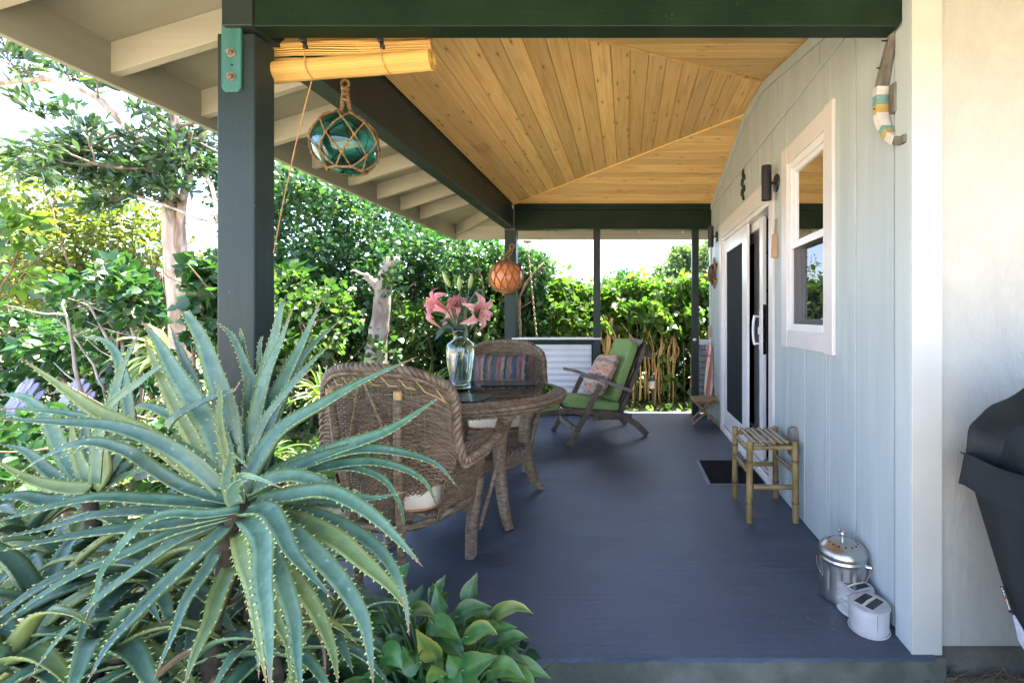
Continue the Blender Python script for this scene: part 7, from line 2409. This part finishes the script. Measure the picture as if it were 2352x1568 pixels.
# --- litter, low ground cover
Pg = []
for i in range(16000):
    x, y = random.uniform(-9, 3), random.uniform(2.6, 9.5)
    if -1.62 < x < 4 and y < 5.95: continue
    Pg.append((x, y, ground_z(x, y) + random.uniform(0, 0.10)))
o = leaves('ground_cover', np.array(Pg), 0.085, MT['l_mid'], None, 'ovate', None, 0.0, 0.7)
tag(o, 'scattered low green leaves covering the garden soil', 'ground cover', kind='stuff')


# ------------------------------------------------------------------ aloe clump in the foreground
def aloe_leaf(parent, ctrl, w, mat, nref, teeth=True, brown=0.06, thick=0.30, curlw=0.0):
    """Fleshy channelled leaf along a 3-D line, saw teeth along both margins."""
    n = 26
    P = curve_pts(ctrl, n)
    L = sum((P[i + 1] - P[i]).length for i in range(n - 1))
    mb = MB(); zone = []
    rings, frames = [], []
    prev = None
    for i in range(n):
        x = i / (n - 1)
        t = (P[min(i + 1, n - 1)] - P[max(i - 1, 0)]).normalized()
        nn = Vector(nref) if prev is None else prev * 0.8 + Vector(nref) * 0.2
        nn = nn - t * nn.dot(t)
        if nn.length < 1e-4: nn = t.orthogonal()
        nn.normalize(); prev = nn
        s = t.cross(nn).normalized()
        hw = w / 2 * (1.0 - 0.12 * (1 - min(1, x * 6)) if x < 0.17 else 1.0) * max(0.012, (1 - x ** 2.0))
        th = hw * 2 * thick * (1 - 0.35 * x)
        lift = 0.42 * (1 - 0.25 * x)
        cs = [(-1.0, lift), (-0.55, lift * 0.22), (0, 0.0), (0.55, lift * 0.22), (1.0, lift), (0.72, -0.02 - th / hw * 0.45), (0, -th / hw), (-0.72, -0.02 - th / hw * 0.45)]
        if curlw:
            cs = [(a * (1 - curlw), b + curlw * abs(a) * 0.8) for a, b in cs]
        rings.append([P[i] + s * (a * hw) + nn * (b * hw) for a, b in cs])
        frames.append((t, s, nn, hw, lift))
        tipf = min(1.0, max(0.0, (x - (1 - brown)) / max(brown, 1e-3))) ** 0.5
        for q, (a, b) in enumerate(cs):
            zone.append((0.6 if q in (0, 4) else (0.10 if q in (5, 7) else 0.0), tipf, 0, 1))
    mb.loft(rings)
    if teeth:
        mb.cur = 1
        step = 0.0225
        k = int(L / step)
        for sgn in (-1, 1):
            for j in range(2, k):
                x = (j + random.uniform(-0.32, 0.32)) / k
                if x > 0.975: continue
                f = x * (n - 1); i = min(int(f), n - 2); r = f - i
                p = P[i].lerp(P[i + 1], r)
                t, s, nn, hw, lift = frames[i]
                hw = hw + (frames[i + 1][3] - hw) * r
                e = p + s * (sgn * hw) + nn * (lift * hw)
                tl = (0.0030 + 0.0042 * min(1, hw / 0.02)) * random.uniform(0.65, 1.25)
                out = (s * sgn + t * 0.35 + nn * 0.25).normalized()
                b0, b1 = e - t * 0.0040 - s * sgn * 0.0012, e + t * 0.0036 - s * sgn * 0.0012
                m = e - nn * 0.0028 - s * sgn * 0.001
                u = e + nn * 0.0012
                mb.add([b0, b1, m, u, e + out * tl + t * 0.0015], [(0, 3, 4), (3, 1, 4), (1, 2, 4), (2, 0, 4)])
                zone.extend([(1, 0, 0, 1)] * 5)
    mb.zone = zone
    return mb.build('leaf', [mat, MT['thorn']], parent, world=True, smooth='all')


def traced(parent, pts, Y0, Y1, wpx, mat=None, brown=0.09, yc=None, nref=(0, -0.75, 0.65), teeth=True):
    """Leaf measured on the photograph: base first, distances running from Y0 (base) to Y1 (tip)."""
    m = len(pts)
    ctrl = []
    for i, (x, y) in enumerate(pts):
        f = i / (m - 1)
        Y = Y0 + (Y1 - Y0) * f + (yc or 0) * math.sin(PI * f)
        p = at(x, y, Y)
        if 0 < i < m - 1: p += Vector((random.uniform(-1, 1), random.uniform(-1, 1), random.uniform(-1, 1))) * 0.005
        ctrl.append(p)
    w = 0.98 * wpx * ((Y0 + Y1) / 2) / F
    return aloe_leaf(parent, ctrl, w, mat or MT['aloe'], nref, brown=brown, teeth=teeth)


def Z1(*q):   # spots read on an enlarged view of the lower left corner
    return [(x * 0.3516, 1010.7 + 0.3516 * y) for x, y in q]


YA = 1.16
c0 = at(545, 1150, YA)
al = thing('aloe', 'large blue-green aloe with toothed leaves in front of the porch post, main rosette', 'aloe', (c0.x, c0.y, -0.14))
D = traced
YL = MT['aloe_y']
# leaves of the main rosette
D(al, Z1((1450, 420), (1000, 385), (600, 385), (250, 440), (-60, 540)), YA, 1.0, 36, nref=(0, -0.5, 0.85))
D(al, Z1((1540, 400), (1250, 330), (1000, 180), (850, 70), (640, 15), (430, 40), (230, 140), (75, 265)), YA, 0.98, 34, yc=-0.05, brown=0.1, nref=(-0.2, -0.6, 0.7))
D(al, [(530, 1140), (450, 1080), (336, 993), (235, 946), (141, 890), (45, 819)], YA + 0.02, 1.12, 44, brown=0.08, mat=YL)
D(al, [(530, 1140), (420, 1045), (285, 985), (134, 965), (-20, 962)], YA, 1.02, 40)
D(al, [(530, 1130), (440, 1040), (300, 990), (141, 948), (-15, 938)], YA + 0.06, 1.12, 34, brown=0.1)
D(al, Z1((1500, 480), (1100, 545), (700, 600), (300, 655), (-60, 735)), YA, 0.98, 38, nref=(0, -0.4, 0.9))
D(al, Z1((1520, 490), (1130, 600), (800, 735), (500, 880), (200, 1060), (-30, 1250)), YA, 0.92, 34, nref=(0, -0.5, 0.85))
D(al, Z1((1560, 455), (1350, 490), (1130, 470), (960, 530), (860, 620), (760, 740), (680, 850), (620, 980), (545, 1200)), YA - 0.03, 0.92, 27, brown=0.08, nref=(0.3, -0.5, 0.8))
D(al, Z1((1500, 550), (1300, 740), (1080, 945), (880, 1150), (720, 1340), (560, 1600)), YA, 0.86, 50, nref=(-0.2, -0.6, 0.7))
D(al, Z1((1530, 800), (1450, 1000), (1380, 1180), (1300, 1380), (1200, 1620)), YA + 0.02, 0.92, 50, mat=YL, nref=(0, -0.8, 0.5))
D(al, Z1((1560, 590), (1600, 760), (1650, 950), (1690, 1200), (1750, 1640)), YA, 0.88, 44, mat=YL, nref=(-0.1, -0.8, 0.5))
D(al, Z1((1620, 490), (1720, 640), (1745, 900), (1760, 1200), (1770, 1700)), YA, 0.86, 60, nref=(0.1, -0.75, 0.6))
D(al, Z1((1600, 460), (1750, 445), (1830, 560), (1900, 720), (2000, 870), (2190, 1050)), YA - 0.02, 0.92, 46, brown=0.06, nref=(0.3, -0.5, 0.8))
D(al, [(585, 1152), (680, 1138), (760, 1135), (850, 1175), (920, 1240), (972, 1302)], YA, 1.12, 46, nref=(0.1, -0.5, 0.85))
D(al, [(580, 1125), (625, 1100), (690, 1096), (780, 1128), (850, 1142), (938, 1128)], YA + 0.02, 1.2, 40, brown=0.07, nref=(0.1, -0.6, 0.75))
D(al, [(620, 1180), (690, 1205), (770, 1238), (840, 1290), (895, 1345), (935, 1400)], YA + 0.04, 1.05, 50, mat=YL, nref=(0.1, -0.6, 0.75))
D(al, [(620, 1195), (690, 1240), (770, 1310), (825, 1400), (850, 1480), (858, 1580)], YA, 0.95, 46, nref=(0.2, -0.6, 0.75))
D(al, Z1((1760, 680), (1850, 860), (1930, 1150), (1960, 1400), (1975, 1700)), YA, 0.92, 46, nref=(0.1, -0.75, 0.6))
D(al, Z1((1800, 760), (1990, 980), (2110, 1200), (2180, 1400), (2210, 1600)), YA + 0.05, 1.0, 36, mat=YL, nref=(0.2, -0.7, 0.6))
D(al, Z1((1790, 900), (1830, 1150), (1870, 1350), (1900, 1640)), YA + 0.05, 1.0, 26, mat=YL, nref=(0.1, -0.8, 0.5))
D(al, Z1((1480, 520), (1200, 640), (900, 830), (620, 1060), (400, 1300), (180, 1568)), YA + 0.04, 0.95, 34, nref=(-0.1, -0.5, 0.85))
D(al, Z1((1470, 470), (1050, 470), (650, 500), (300, 570), (-40, 640)), YA + 0.08, 1.1, 32, nref=(0, -0.4, 0.9))
D(al, [(600, 1170), (720, 1185), (820, 1225), (890, 1290), (930, 1380), (940, 1460)], YA + 0.07, 1.1, 36, nref=(0.1, -0.5, 0.85))
D(al, Z1((1600, 560), (1660, 760), (1700, 1000), (1710, 1250), (1690, 1560)), YA + 0.05, 0.98, 36, nref=(0, -0.8, 0.5))
D(al, Z1((1480, 600), (1380, 800), (1240, 1020), (1130, 1250), (1000, 1568)), YA + 0.05, 0.95, 38, nref=(-0.1, -0.75, 0.6))
D(al, [(560, 1120), (600, 1020), (640, 930), (700, 850), (770, 780)], YA + 0.12, 1.45, 36, nref=(-0.2, -0.9, 0.3))
D(al, [(525, 1125), (440, 1060), (350, 1015), (240, 1010), (120, 1060)], YA + 0.03, 1.08, 30, nref=(0, -0.5, 0.85))
# young leaves in the heart
D(al, Z1((1520, 400), (1490, 280), (1490, 160), (1520, 100), (1625, 185)), YA - 0.01, 1.10, 24, nref=(0.2, -0.9, 0.2))
D(al, Z1((1575, 400), (1555, 300), (1560, 235), (1650, 250), (1860, 318)), YA - 0.03, 1.08, 26, nref=(0.1, -0.8, 0.5))
D(al, Z1((1545, 420), (1520, 340), (1570, 265), (1625, 260)), YA - 0.05, 1.09, 32, nref=(0.4, -0.8, 0.3))
# leaves rising to the right over the wicker chair
D(al, [(560, 1130), (600, 1045), (655, 985), (750, 925), (850, 868), (968, 815)], YA + 0.06, 1.42, 52, nref=(-0.3, -0.75, 0.55))
D(al, [(565, 1135), (640, 1088), (770, 1035), (880, 995), (950, 955), (1014, 908)], YA + 0.06, 1.42, 44, brown=0.02, nref=(-0.2, -0.75, 0.6))
D(al, [(570, 1140), (640, 1095), (720, 1055), (820, 1035), (920, 1038), (1000, 1064), (1056, 1124)], YA + 0.05, 1.40, 40, brown=0.03, nref=(0, -0.6, 0.8))
D(al, [(600, 1130), (700, 1085), (820, 1060), (910, 1072), (970, 1110), (1006, 1170)], YA + 0.09, 1.42, 32, nref=(0, -0.6, 0.8))
D(al, [(760, 1075), (820, 1078), (885, 1102), (922, 1160), (932, 1232)], YA + 0.14, 1.40, 22, nref=(0.2, -0.5, 0.8))
D(al, [(640, 1165), (760, 1155), (850, 1180), (895, 1230)], YA + 0.12, 1.35, 22, nref=(0.2, -0.5, 0.8))
# stalk
mb = MB(); limb(mb, [at(545, 1150, YA), at(530, 1240, YA + 0.02), at(515, 1350, YA + 0.03), at(480, 1500, YA + 0.02), Vector((c0.x - 0.06, YA, -0.18))], 0.020, 0.022, 10, 20, 0.003)
mb.build('stalk', MT['stalk'], al, world=True, smooth='all')
for i in range(6):
    a = random.uniform(0, 2 * PI)
    z = random.uniform(0.1, 0.45)
    b = Vector((c0.x - 0.03 + 0.04 * math.cos(a), YA + 0.04 * math.sin(a), z + 0.1))
    aloe_leaf(al, [b, b + Vector((0.06 * math.cos(a), 0.10 * math.sin(a), -0.03)), b + Vector((0.17 * math.cos(a), 0.15 * math.sin(a), -0.16)), b + Vector((0.19 * math.cos(a), 0.16 * math.sin(a), -0.32))], 0.020, MT['dry'], (0, -0.5, 0.8), teeth=False, brown=0.9)

# rosette behind, leaves standing up before the post
YB_ = 1.36
c1 = at(545, 1085, YB_)
ab = thing('aloe', 'upright aloe rosette directly behind the main one, tall leaves before the post', 'aloe', (c1.x, c1.y, -0.14), group='aloes in the front bed')
al['group'] = 'aloes in the front bed'
D(ab, [(540, 1120), (535, 1040), (524, 955), (497, 863), (464, 779), (433, 722), (430, 735)], YB_, 1.42, 54, nref=(0.2, -0.95, 0.2))
D(ab, [(530, 1120), (500, 1010), (454, 930), (403, 853), (363, 789), (324, 735)], YB_, 1.42, 56, nref=(0.25, -0.95, 0.2))
D(ab, [(556, 1120), (570, 1020), (590, 955), (617, 863), (647, 779), (674, 702)], YB_, 1.45, 44, nref=(-0.2, -0.95, 0.2))
D(ab, [(560, 1120), (585, 1010), (606, 880), (632, 765), (650, 700), (665, 697)], YB_ + 0.08, 1.5, 38, brown=0.1, nref=(-0.2, -0.95, 0.2))
D(ab, [(565, 1120), (615, 960), (657, 865), (700, 779), (741, 681)], YB_ + 0.02, 1.5, 46, nref=(-0.25, -0.95, 0.2))
D(ab, [(570, 1120), (625, 980), (665, 880), (715, 800), (790, 728)], YB_ + 0.06, 1.55, 40, nref=(-0.3, -0.9, 0.3))
D(ab, [(565, 1125), (598, 985), (655, 907), (722, 838)], YB_ - 0.06, 1.36, 28, nref=(-0.3, -0.9, 0.3))
D(ab, [(560, 1120), (575, 900), (565, 846), (537, 775), (497, 739)], YB_ + 0.10, 1.5, 26, nref=(0.2, -0.95, 0.2))
D(ab, [(560, 1120), (572, 900), (560, 800), (552, 752)], YB_ + 0.12, 1.5, 22, brown=0.08, nref=(0.1, -0.95, 0.2))
D(ab, [(545, 1120), (520, 1030), (510, 955), (504, 900), (490, 870)], YB_ - 0.06, 1.34, 20, nref=(0.1, -0.95, 0.3), mat=YL)
D(ab, [(520, 1120), (470, 1030), (413, 937), (380, 886), (353, 829), (331, 772)], YB_ + 0.05, 1.45, 40, mat=YL, nref=(0.2, -0.9, 0.3))
D(ab, [(385, 985), (410, 955), (445, 930), (504, 908), (540, 895), (557, 866)], 1.32, 1.34, 24, brown=0.25, nref=(0, -0.7, 0.7))
D(ab, [(520, 1100), (470, 980), (440, 880), (412, 812), (390, 745)], YB_ + 0.12, 1.52, 38, nref=(0.2, -0.9, 0.3))
D(ab, [(590, 1110), (640, 1000), (700, 950), (760, 905), (830, 860)], YB_ + 0.10, 1.55, 30, nref=(-0.2, -0.8, 0.5))
D(ab, [(600, 1110), (600, 990), (597, 900), (600, 800), (604, 770)], YB_ + 0.14, 1.52, 24, nref=(0, -0.95, 0.2))
D(ab, [(510, 1110), (450, 1000), (390, 950), (330, 930), (290, 950)], YB_ + 0.08, 1.5, 30, nref=(0.1, -0.7, 0.6))
mb = MB(); limb(mb, [c1 + Vector((0, 0, 0.02)), c1 + Vector((0.01, 0.02, -0.2)), c1 + Vector((-0.02, 0.0, -0.5)), Vector((c1.x, c1.y, -0.2))], 0.018, 0.020, 10, 12, 0.003); mb.build('stalk', MT['stalk'], ab, world=True, smooth='all')

# rosette at the left edge
YC = 1.45
c2 = at(205, 1125, YC)
ac = thing('aloe', 'aloe rosette at the left edge behind the main rosette, before the lavender chairs', 'aloe', (c2.x, c2.y, -0.14), group='aloes in the front bed')
D(ac, [(225, 1110), (252, 1020), (262, 940), (272, 880), (290, 829), (326, 752)], YC, 1.5, 34, nref=(0.1, -0.95, 0.2))
D(ac, [(235, 1110), (300, 1000), (290, 900), (269, 822), (245, 786), (200, 772)], YC + 0.06, 1.6, 30, nref=(0.2, -0.9, 0.3))
D(ac, [(220, 1110), (228, 1000), (250, 930), (320, 880), (360, 845), (412, 812)], YC - 0.05, 1.42, 26, nref=(0.2, -0.8, 0.4))
D(ac, [(215, 1120), (200, 1090), (182, 1060), (168, 1010), (165, 960)], YC, 1.5, 34, mat=YL, nref=(0.3, -0.9, 0.2))
D(ac, [(220, 1125), (245, 1085), (250, 1040), (240, 990), (225, 950)], YC - 0.02, 1.45, 36, mat=YL, nref=(-0.2, -0.95, 0.2))
D(ac, [(205, 1122), (150, 1120), (70, 1094), (-20, 1050)], YC - 0.03, 1.38, 34, mat=YL, nref=(0.1, -0.7, 0.7))
D(ac, [(205, 1118), (150, 1050), (108, 955), (55, 912), (-15, 904)], YC + 0.03, 1.5, 36, nref=(0.1, -0.8, 0.6))
D(ac, [(200, 1115), (140, 1020), (110, 960), (90, 930), (30, 915)], YC + 0.10, 1.6, 26, nref=(0.1, -0.8, 0.6))
D(ac, [(215, 1115), (200, 1010), (185, 960), (150, 900), (110, 905)], YC + 0.12, 1.6, 24, nref=(0.1, -0.8, 0.6))
D(ac, [(205, 1130), (120, 1150), (40, 1140), (-30, 1150)], YC - 0.02, 1.35, 40, nref=(0.1, -0.6, 0.8))
D(ac, [(230, 1120), (290, 1070), (340, 1030), (400, 1025), (450, 1060)], YC + 0.06, 1.5, 28, nref=(0, -0.7, 0.7))
D(ac, [(225, 1125), (280, 1095), (330, 1080), (380, 1070)], YC, 1.42, 22, nref=(0, -0.7, 0.7))
D(ac, [(195, 1120), (120, 1085), (60, 1040), (0, 1020)], YC + 0.1, 1.5, 30, nref=(0, -0.7, 0.7))
D(ac, [(215, 1110), (260, 1000), (272, 960), (300, 950), (340, 985)], YC + 0.1, 1.6, 26, nref=(0, -0.8, 0.5))
mb = MB(); limb(mb, [c2, c2 + Vector((0.01, 0.02, -0.3)), Vector((c2.x, c2.y, -0.3))], 0.018, 0.020, 10, 8, 0.003); mb.build('stalk', MT['stalk'], ac, world=True, smooth='all')


# lower shaded rosettes that fill the bed
def low_aloe(px, py, Y, n, L, label, seed):
    random.seed(seed)
    c = at(px, py, Y)
    t = thing('aloe', label, 'aloe', (c.x, c.y, -0.14), group='aloes in the front bed')
    for i in range(n):
        a = 2 * PI * (i * 0.382) + random.uniform(-0.2, 0.2)
        el = 0.15 + 1.0 * (i / n) + random.uniform(-0.1, 0.1)
        l = L * random.uniform(0.75, 1.1)
        d = Vector((math.cos(a) * math.cos(el), math.sin(a) * math.cos(el), math.sin(el)))
        p = c.copy(); P = [p.copy()]
        for k in range(6):
            p = p + d.normalized() * (l / 6); P.append(p.copy())
            d = d + Vector((random.uniform(-.08, .08), random.uniform(-.08, .08), -0.20 - 0.14 * random.random()))
        if min(q.y for q in P) < 0.55: continue
        aloe_leaf(t, P, 0.050 * random.uniform(0.75, 1.1), MT['aloe'] if random.random() < 0.8 else MT['aloe_y'], (-math.cos(a) * 0.5, -math.sin(a) * 0.5, 0.9), brown=0.04)
    mb = MB(); limb(mb, [c, c + Vector((0.01, 0.02, -0.1)), Vector((c.x, c.y, -0.3))], 0.014, 0.016, 10, 8, 0.003); mb.build('stalk', MT['stalk'], t, world=True, smooth='all')


low_aloe(330, 1330, 1.30, 18, 0.42, 'shaded lower aloe rosette left of the main stalk', 21)
low_aloe(90, 1400, 1.20, 18, 0.42, 'shaded lower aloe rosette in the bottom left corner', 22)
low_aloe(620, 1500, 1.28, 14, 0.36, 'shaded lower aloe rosette under the main rosette at bottom centre', 23)
low_aloe(60, 1240, 1.62, 16, 0.45, 'aloe rosette at the left edge beneath the long leaves', 24)
low_aloe(420, 1210, 1.62, 14, 0.42, 'shaded aloe rosette behind the main stalk near the porch edge', 25)
low_aloe(255, 1500, 1.12, 14, 0.34, 'lowest aloe rosette at the bottom edge left of centre', 26)
low_aloe(470, 1400, 1.42, 18, 0.42, 'shaded aloe rosette behind the drooping leaves of the main rosette', 27)
low_aloe(160, 1290, 1.45, 16, 0.40, 'shaded aloe rosette between the left edge and the main stalk', 28)
low_aloe(690, 1330, 1.50, 12, 0.30, 'small shaded aloe rosette beside the porch edge', 29)

low_aloe(30, 1520, 1.05, 14, 0.34, 'aloe rosette cut by the bottom left corner of the view', 31)
low_aloe(420, 1560, 1.18, 16, 0.36, 'aloe rosette at the bottom edge under the yellowing leaves', 32)
low_aloe(740, 1460, 1.40, 12, 0.30, 'small aloe rosette beside the peace lily', 33)
# grass blades and dry bits under the aloes
random.seed(5)
mb = MB()
for i in range(1900):
    x, y = random.uniform(-2.3, -0.45), random.uniform(0.85, 1.6)
    if x > -0.62 and y > 1.5: continue
    a = random.uniform(0, 2 * PI); l = random.uniform(0.12, 0.42)
    b = Vector((x, y, -0.16)); d = Vector((math.cos(a) * 0.5, math.sin(a) * 0.5, 1)).normalized()
    P = [b]
    for k in range(5):
        P.append(P[-1] + d * (l / 5)); d = (d + Vector((math.cos(a) * 0.18, math.sin(a) * 0.18, -0.16))).normalized()
    ribbon_leaf(mb, P, random.uniform(0.006, 0.014), 0.3)
o = mb.build('bed_grass', MT['l_under'], smooth='all'); tag(o, 'thin dark grass blades growing under the aloes', 'grass', kind='stuff')
Pg = np.stack([rng.uniform(-2.8, -0.35, 5200), rng.uniform(0.7, 1.62, 5200), rng.uniform(-0.14, 0.10, 5200)], 1)
o = leaves('bed_ground_cover', Pg, 0.055, MT['l_dark'], None, 'ovate', None, 0.0, 0.6); tag(o, 'small dark leaves covering the soil of the front bed', 'ground cover', kind='stuff')

# ------------------------------------------------------------------ peace lily at the porch edge
pc = at(1010, 1560, 1.5)
pl_ = thing('peace_lily', 'glossy broad-leaved peace lily with browned leaf tips at the porch edge', 'plant', (pc.x, 1.47, -0.14))


def broad_leaf(parent, base, ctrl, w, burn=0.0, yellow=0.0, nref=(0, -0.8, 0.5)):
    n, m = 16, 9
    P = curve_pts(ctrl, n)
    rows, zone = [], []
    sd = random.uniform(0, 6)
    for i in range(n):
        x = i / (n - 1)
        t = (P[min(i + 1, n - 1)] - P[max(i - 1, 0)]).normalized()
        nn = Vector(nref); nn = (nn - t * nn.dot(t)).normalized(); s = t.cross(nn)
        hw = w / 2 * max(0.015, math.sin(PI * min(1.0, 0.03 + 0.97 * x ** 0.66))) ** 1.1
        row = []
        for j in range(m):
            v = (j / (m - 1)) * 2 - 1
            rib = 0.05 * math.cos(v * PI * 2 + 0.0) + 0.085 * math.sin(x * 40 - abs(v) * 10) * abs(v)
            wav = 0.10 * math.sin(x * 9 + sd) * abs(v) ** 2
            ragged = 1 - (0.35 * burn * max(0, math.sin(x * 23 + sd)) if abs(v) == 1 and x > 0.55 else 0)
            row.append(P[i] + s * (v * hw * ragged) + nn * ((abs(v) * 0.34 + rib * 0.6 + wav) * hw))
            edge = abs(v) ** 2 * x
            b_ = min(1, max(0, burn * 2.2 * (edge + max(0, x - 0.8) * 4 - 0.55 + 0.3 * math.sin(x * 17 + sd))))
            y_ = min(1, max(0, yellow * (0.35 + 0.9 * edge + 0.25 * math.sin(x * 7 + v * 3 + sd)) + burn * 1.5 * (edge - 0.25)))
            if j == 4: y_ = min(1, y_ + 0.18)
            zone.append((b_, y_, v, 1))
        rows.append(row)
    mb = MB(); mb.grid(rows); mb.zone = zone
    lf = mb.build('leaf', MT['peace'], parent, world=True, smooth='all')
    mb = MB(); mb.tube(curve_pts([base, base.lerp(P[0], 0.5) + Vector((0, 0, 0.03)), P[0], P[2]], 10), [0.005] * 5 + [0.004] * 5, n=6)
    mb.build('leaf_stalk', MT['lilystem'], lf, world=True, smooth='all')


PB = Vector((pc.x, 1.47, -0.14))
def PLF(pts, Y0, Y1, wpx, burn=0.0, yellow=0.0, nref=(0, -0.8, 0.5)):
    m = len(pts)
    ctrl = [at(x, y, Y0 + (Y1 - Y0) * i / (m - 1)) for i, (x, y) in enumerate(pts)]
    broad_leaf(pl_, PB + Vector((random.uniform(-0.08, 0.08), random.uniform(-0.04, 0.04), 0)), ctrl, wpx * (Y0 + Y1) / 2 / F, burn, yellow, nref)


def Z3(*q): return [((900 + 0.36565 * x) / 1.0884, (1130 + 0.36565 * y) / 1.0884) for x, y in q]
PLF(Z3((735, 1040), (760, 930), (805, 815)), 1.50, 1.54, 40, 0.45, 0.1)
PLF(Z3((880, 1170), (960, 1090), (1080, 1055), (1190, 1105)), 1.47, 1.42, 34, 0.35, 0.75, (0, -0.7, 0.6))
PLF(Z3((560, 1150), (540, 1050), (515, 900)), 1.48, 1.52, 42, 0, 0.05)
PLF(Z3((470, 960), (530, 930), (590, 830)), 1.52, 1.58, 34, 0.8, 0.2)
PLF(Z3((640, 1150), (720, 1090), (800, 1060), (905, 1055)), 1.46, 1.46, 46, 0.3, 0.15, (0, -0.6, 0.7))
PLF(Z3((470, 1160), (580, 1200), (690, 1285)), 1.44, 1.38, 48, 0, 0.15, (0, -0.6, 0.7))
PLF(Z3((700, 1280), (800, 1230), (880, 1215), (945, 1250)), 1.42, 1.38, 44, 0.9, 0.8, (0, -0.6, 0.7))
PLF(Z3((860, 1230), (950, 1200), (1080, 1195)), 1.46, 1.44, 34, 0, 0.1, (0, -0.6, 0.7))
PLF(Z3((520, 1420), (470, 1320), (380, 1205)), 1.38, 1.34, 52, 0.1, 0.85, (0, -0.85, 0.3))
PLF(Z3((420, 1440), (350, 1420), (290, 1320)), 1.37, 1.34, 52, 0, 0.05, (0, -0.8, 0.4))
PLF(Z3((560, 1540), (520, 1490), (490, 1450)), 1.34, 1.31, 50, 0.05, 0.55, (0, -0.85, 0.3))
PLF(Z3((690, 1500), (800, 1450), (950, 1385)), 1.36, 1.33, 62, 0.35, 0.15, (0, -0.7, 0.6))
PLF(Z3((860, 1500), (1000, 1470), (1140, 1559)), 1.36, 1.30, 46, 0, 0.25, (0, -0.6, 0.7))
PLF(Z3((700, 1500), (640, 1440), (600, 1380)), 1.37, 1.36, 44, 0, 0.1)
PLF(Z3((330, 1090), (430, 1075), (520, 1130)), 1.48, 1.44, 34, 0.2, 0.5, (0, -0.6, 0.7))
PLF(Z3((230, 900), (290, 820), (345, 745)), 1.55, 1.60, 32, 0, 0.0)
PLF(Z3((370, 1070), (400, 990), (430, 900)), 1.52, 1.56, 38, 0, 0.0)
PLF(Z3((180, 1340), (230, 1290), (310, 1270)), 1.42, 1.42, 36, 0, 0.0, (0, -0.6, 0.7))
PLF(Z3((140, 1400), (220, 1380), (290, 1480)), 1.36, 1.33, 52, 0, 0.0, (0, -0.6, 0.7))
PLF(Z3((900, 1420), (960, 1350), (1000, 1380)), 1.44, 1.42, 30, 0.4, 0.2)
PLF(Z3((960, 1520), (1040, 1500), (1150, 1540), (1200, 1600)), 1.36, 1.30, 36, 0, 0.3, (0, -0.6, 0.7))
for i in range(60):
    a = random.uniform(0, 2 * PI)
    r = random.uniform(0.06, 0.24); z = random.uniform(-0.02, 0.22)
    e = PB + Vector((math.cos(a) * r * 1.2 - 0.06, math.sin(a) * r * 0.45, z + 0.14))
    if e.y > 1.58 and e.x > -1.5: e.y = 1.58
    d = Vector((math.cos(a), math.sin(a) * 0.6, random.uniform(-0.5, 0.6))).normalized() * random.uniform(0.10, 0.16)
    broad_leaf(pl_, PB + Vector((random.uniform(-0.1, 0.1), random.uniform(-0.04, 0.04), 0)), [e, e + d * 0.5 + Vector((0, 0, 0.015)), e + d], random.uniform(0.035, 0.062), random.choice((0, 0, 0.25, 0.5)), random.uniform(0, 0.3), (0, -0.6, 0.8))
# dry litter along the foundation at the right
mb = MB()
for i in range(420):
    x, y = random.uniform(1.05, 1.75), random.uniform(1.35, 1.69)
    a = random.uniform(0, 2 * PI); l = random.uniform(0.04, 0.16)
    b = Vector((x, y, -0.135 + random.uniform(0, 0.02)))
    e = b + Vector((math.cos(a) * l, math.sin(a) * l * 0.6, random.uniform(0.0, 0.05)))
    mb.tube([b, b.lerp(e, 0.5) + Vector((0, 0, 0.015)), e], 0.0014, n=4)
o = mb.build('dry_litter', MT['dry']); tag(o, 'dry grass and root litter at the foot of the front wall', 'litter', kind='stuff')

# specks, crumbs and a few dry bits on the painted floor
mb = MB()
random.seed(17)
for i in range(60):
    x, y = random.uniform(-0.6, 1.0), random.uniform(1.66, 5.7)
    if i < 26: x, y = random.uniform(0.55, 1.0), random.uniform(1.64, 1.9)
    a = random.uniform(0, 2 * PI); l = random.uniform(0.003, 0.016)
    mb.tube([(x, y, 0.0015), (x + math.cos(a) * l, y + math.sin(a) * l, 0.0022)], random.uniform(0.0006, 0.0016), n=5)
o = mb.build('floor_crumbs', MT['dry']); tag(o, 'tiny dry crumbs and specks scattered on the porch floor', 'litter', kind='stuff')
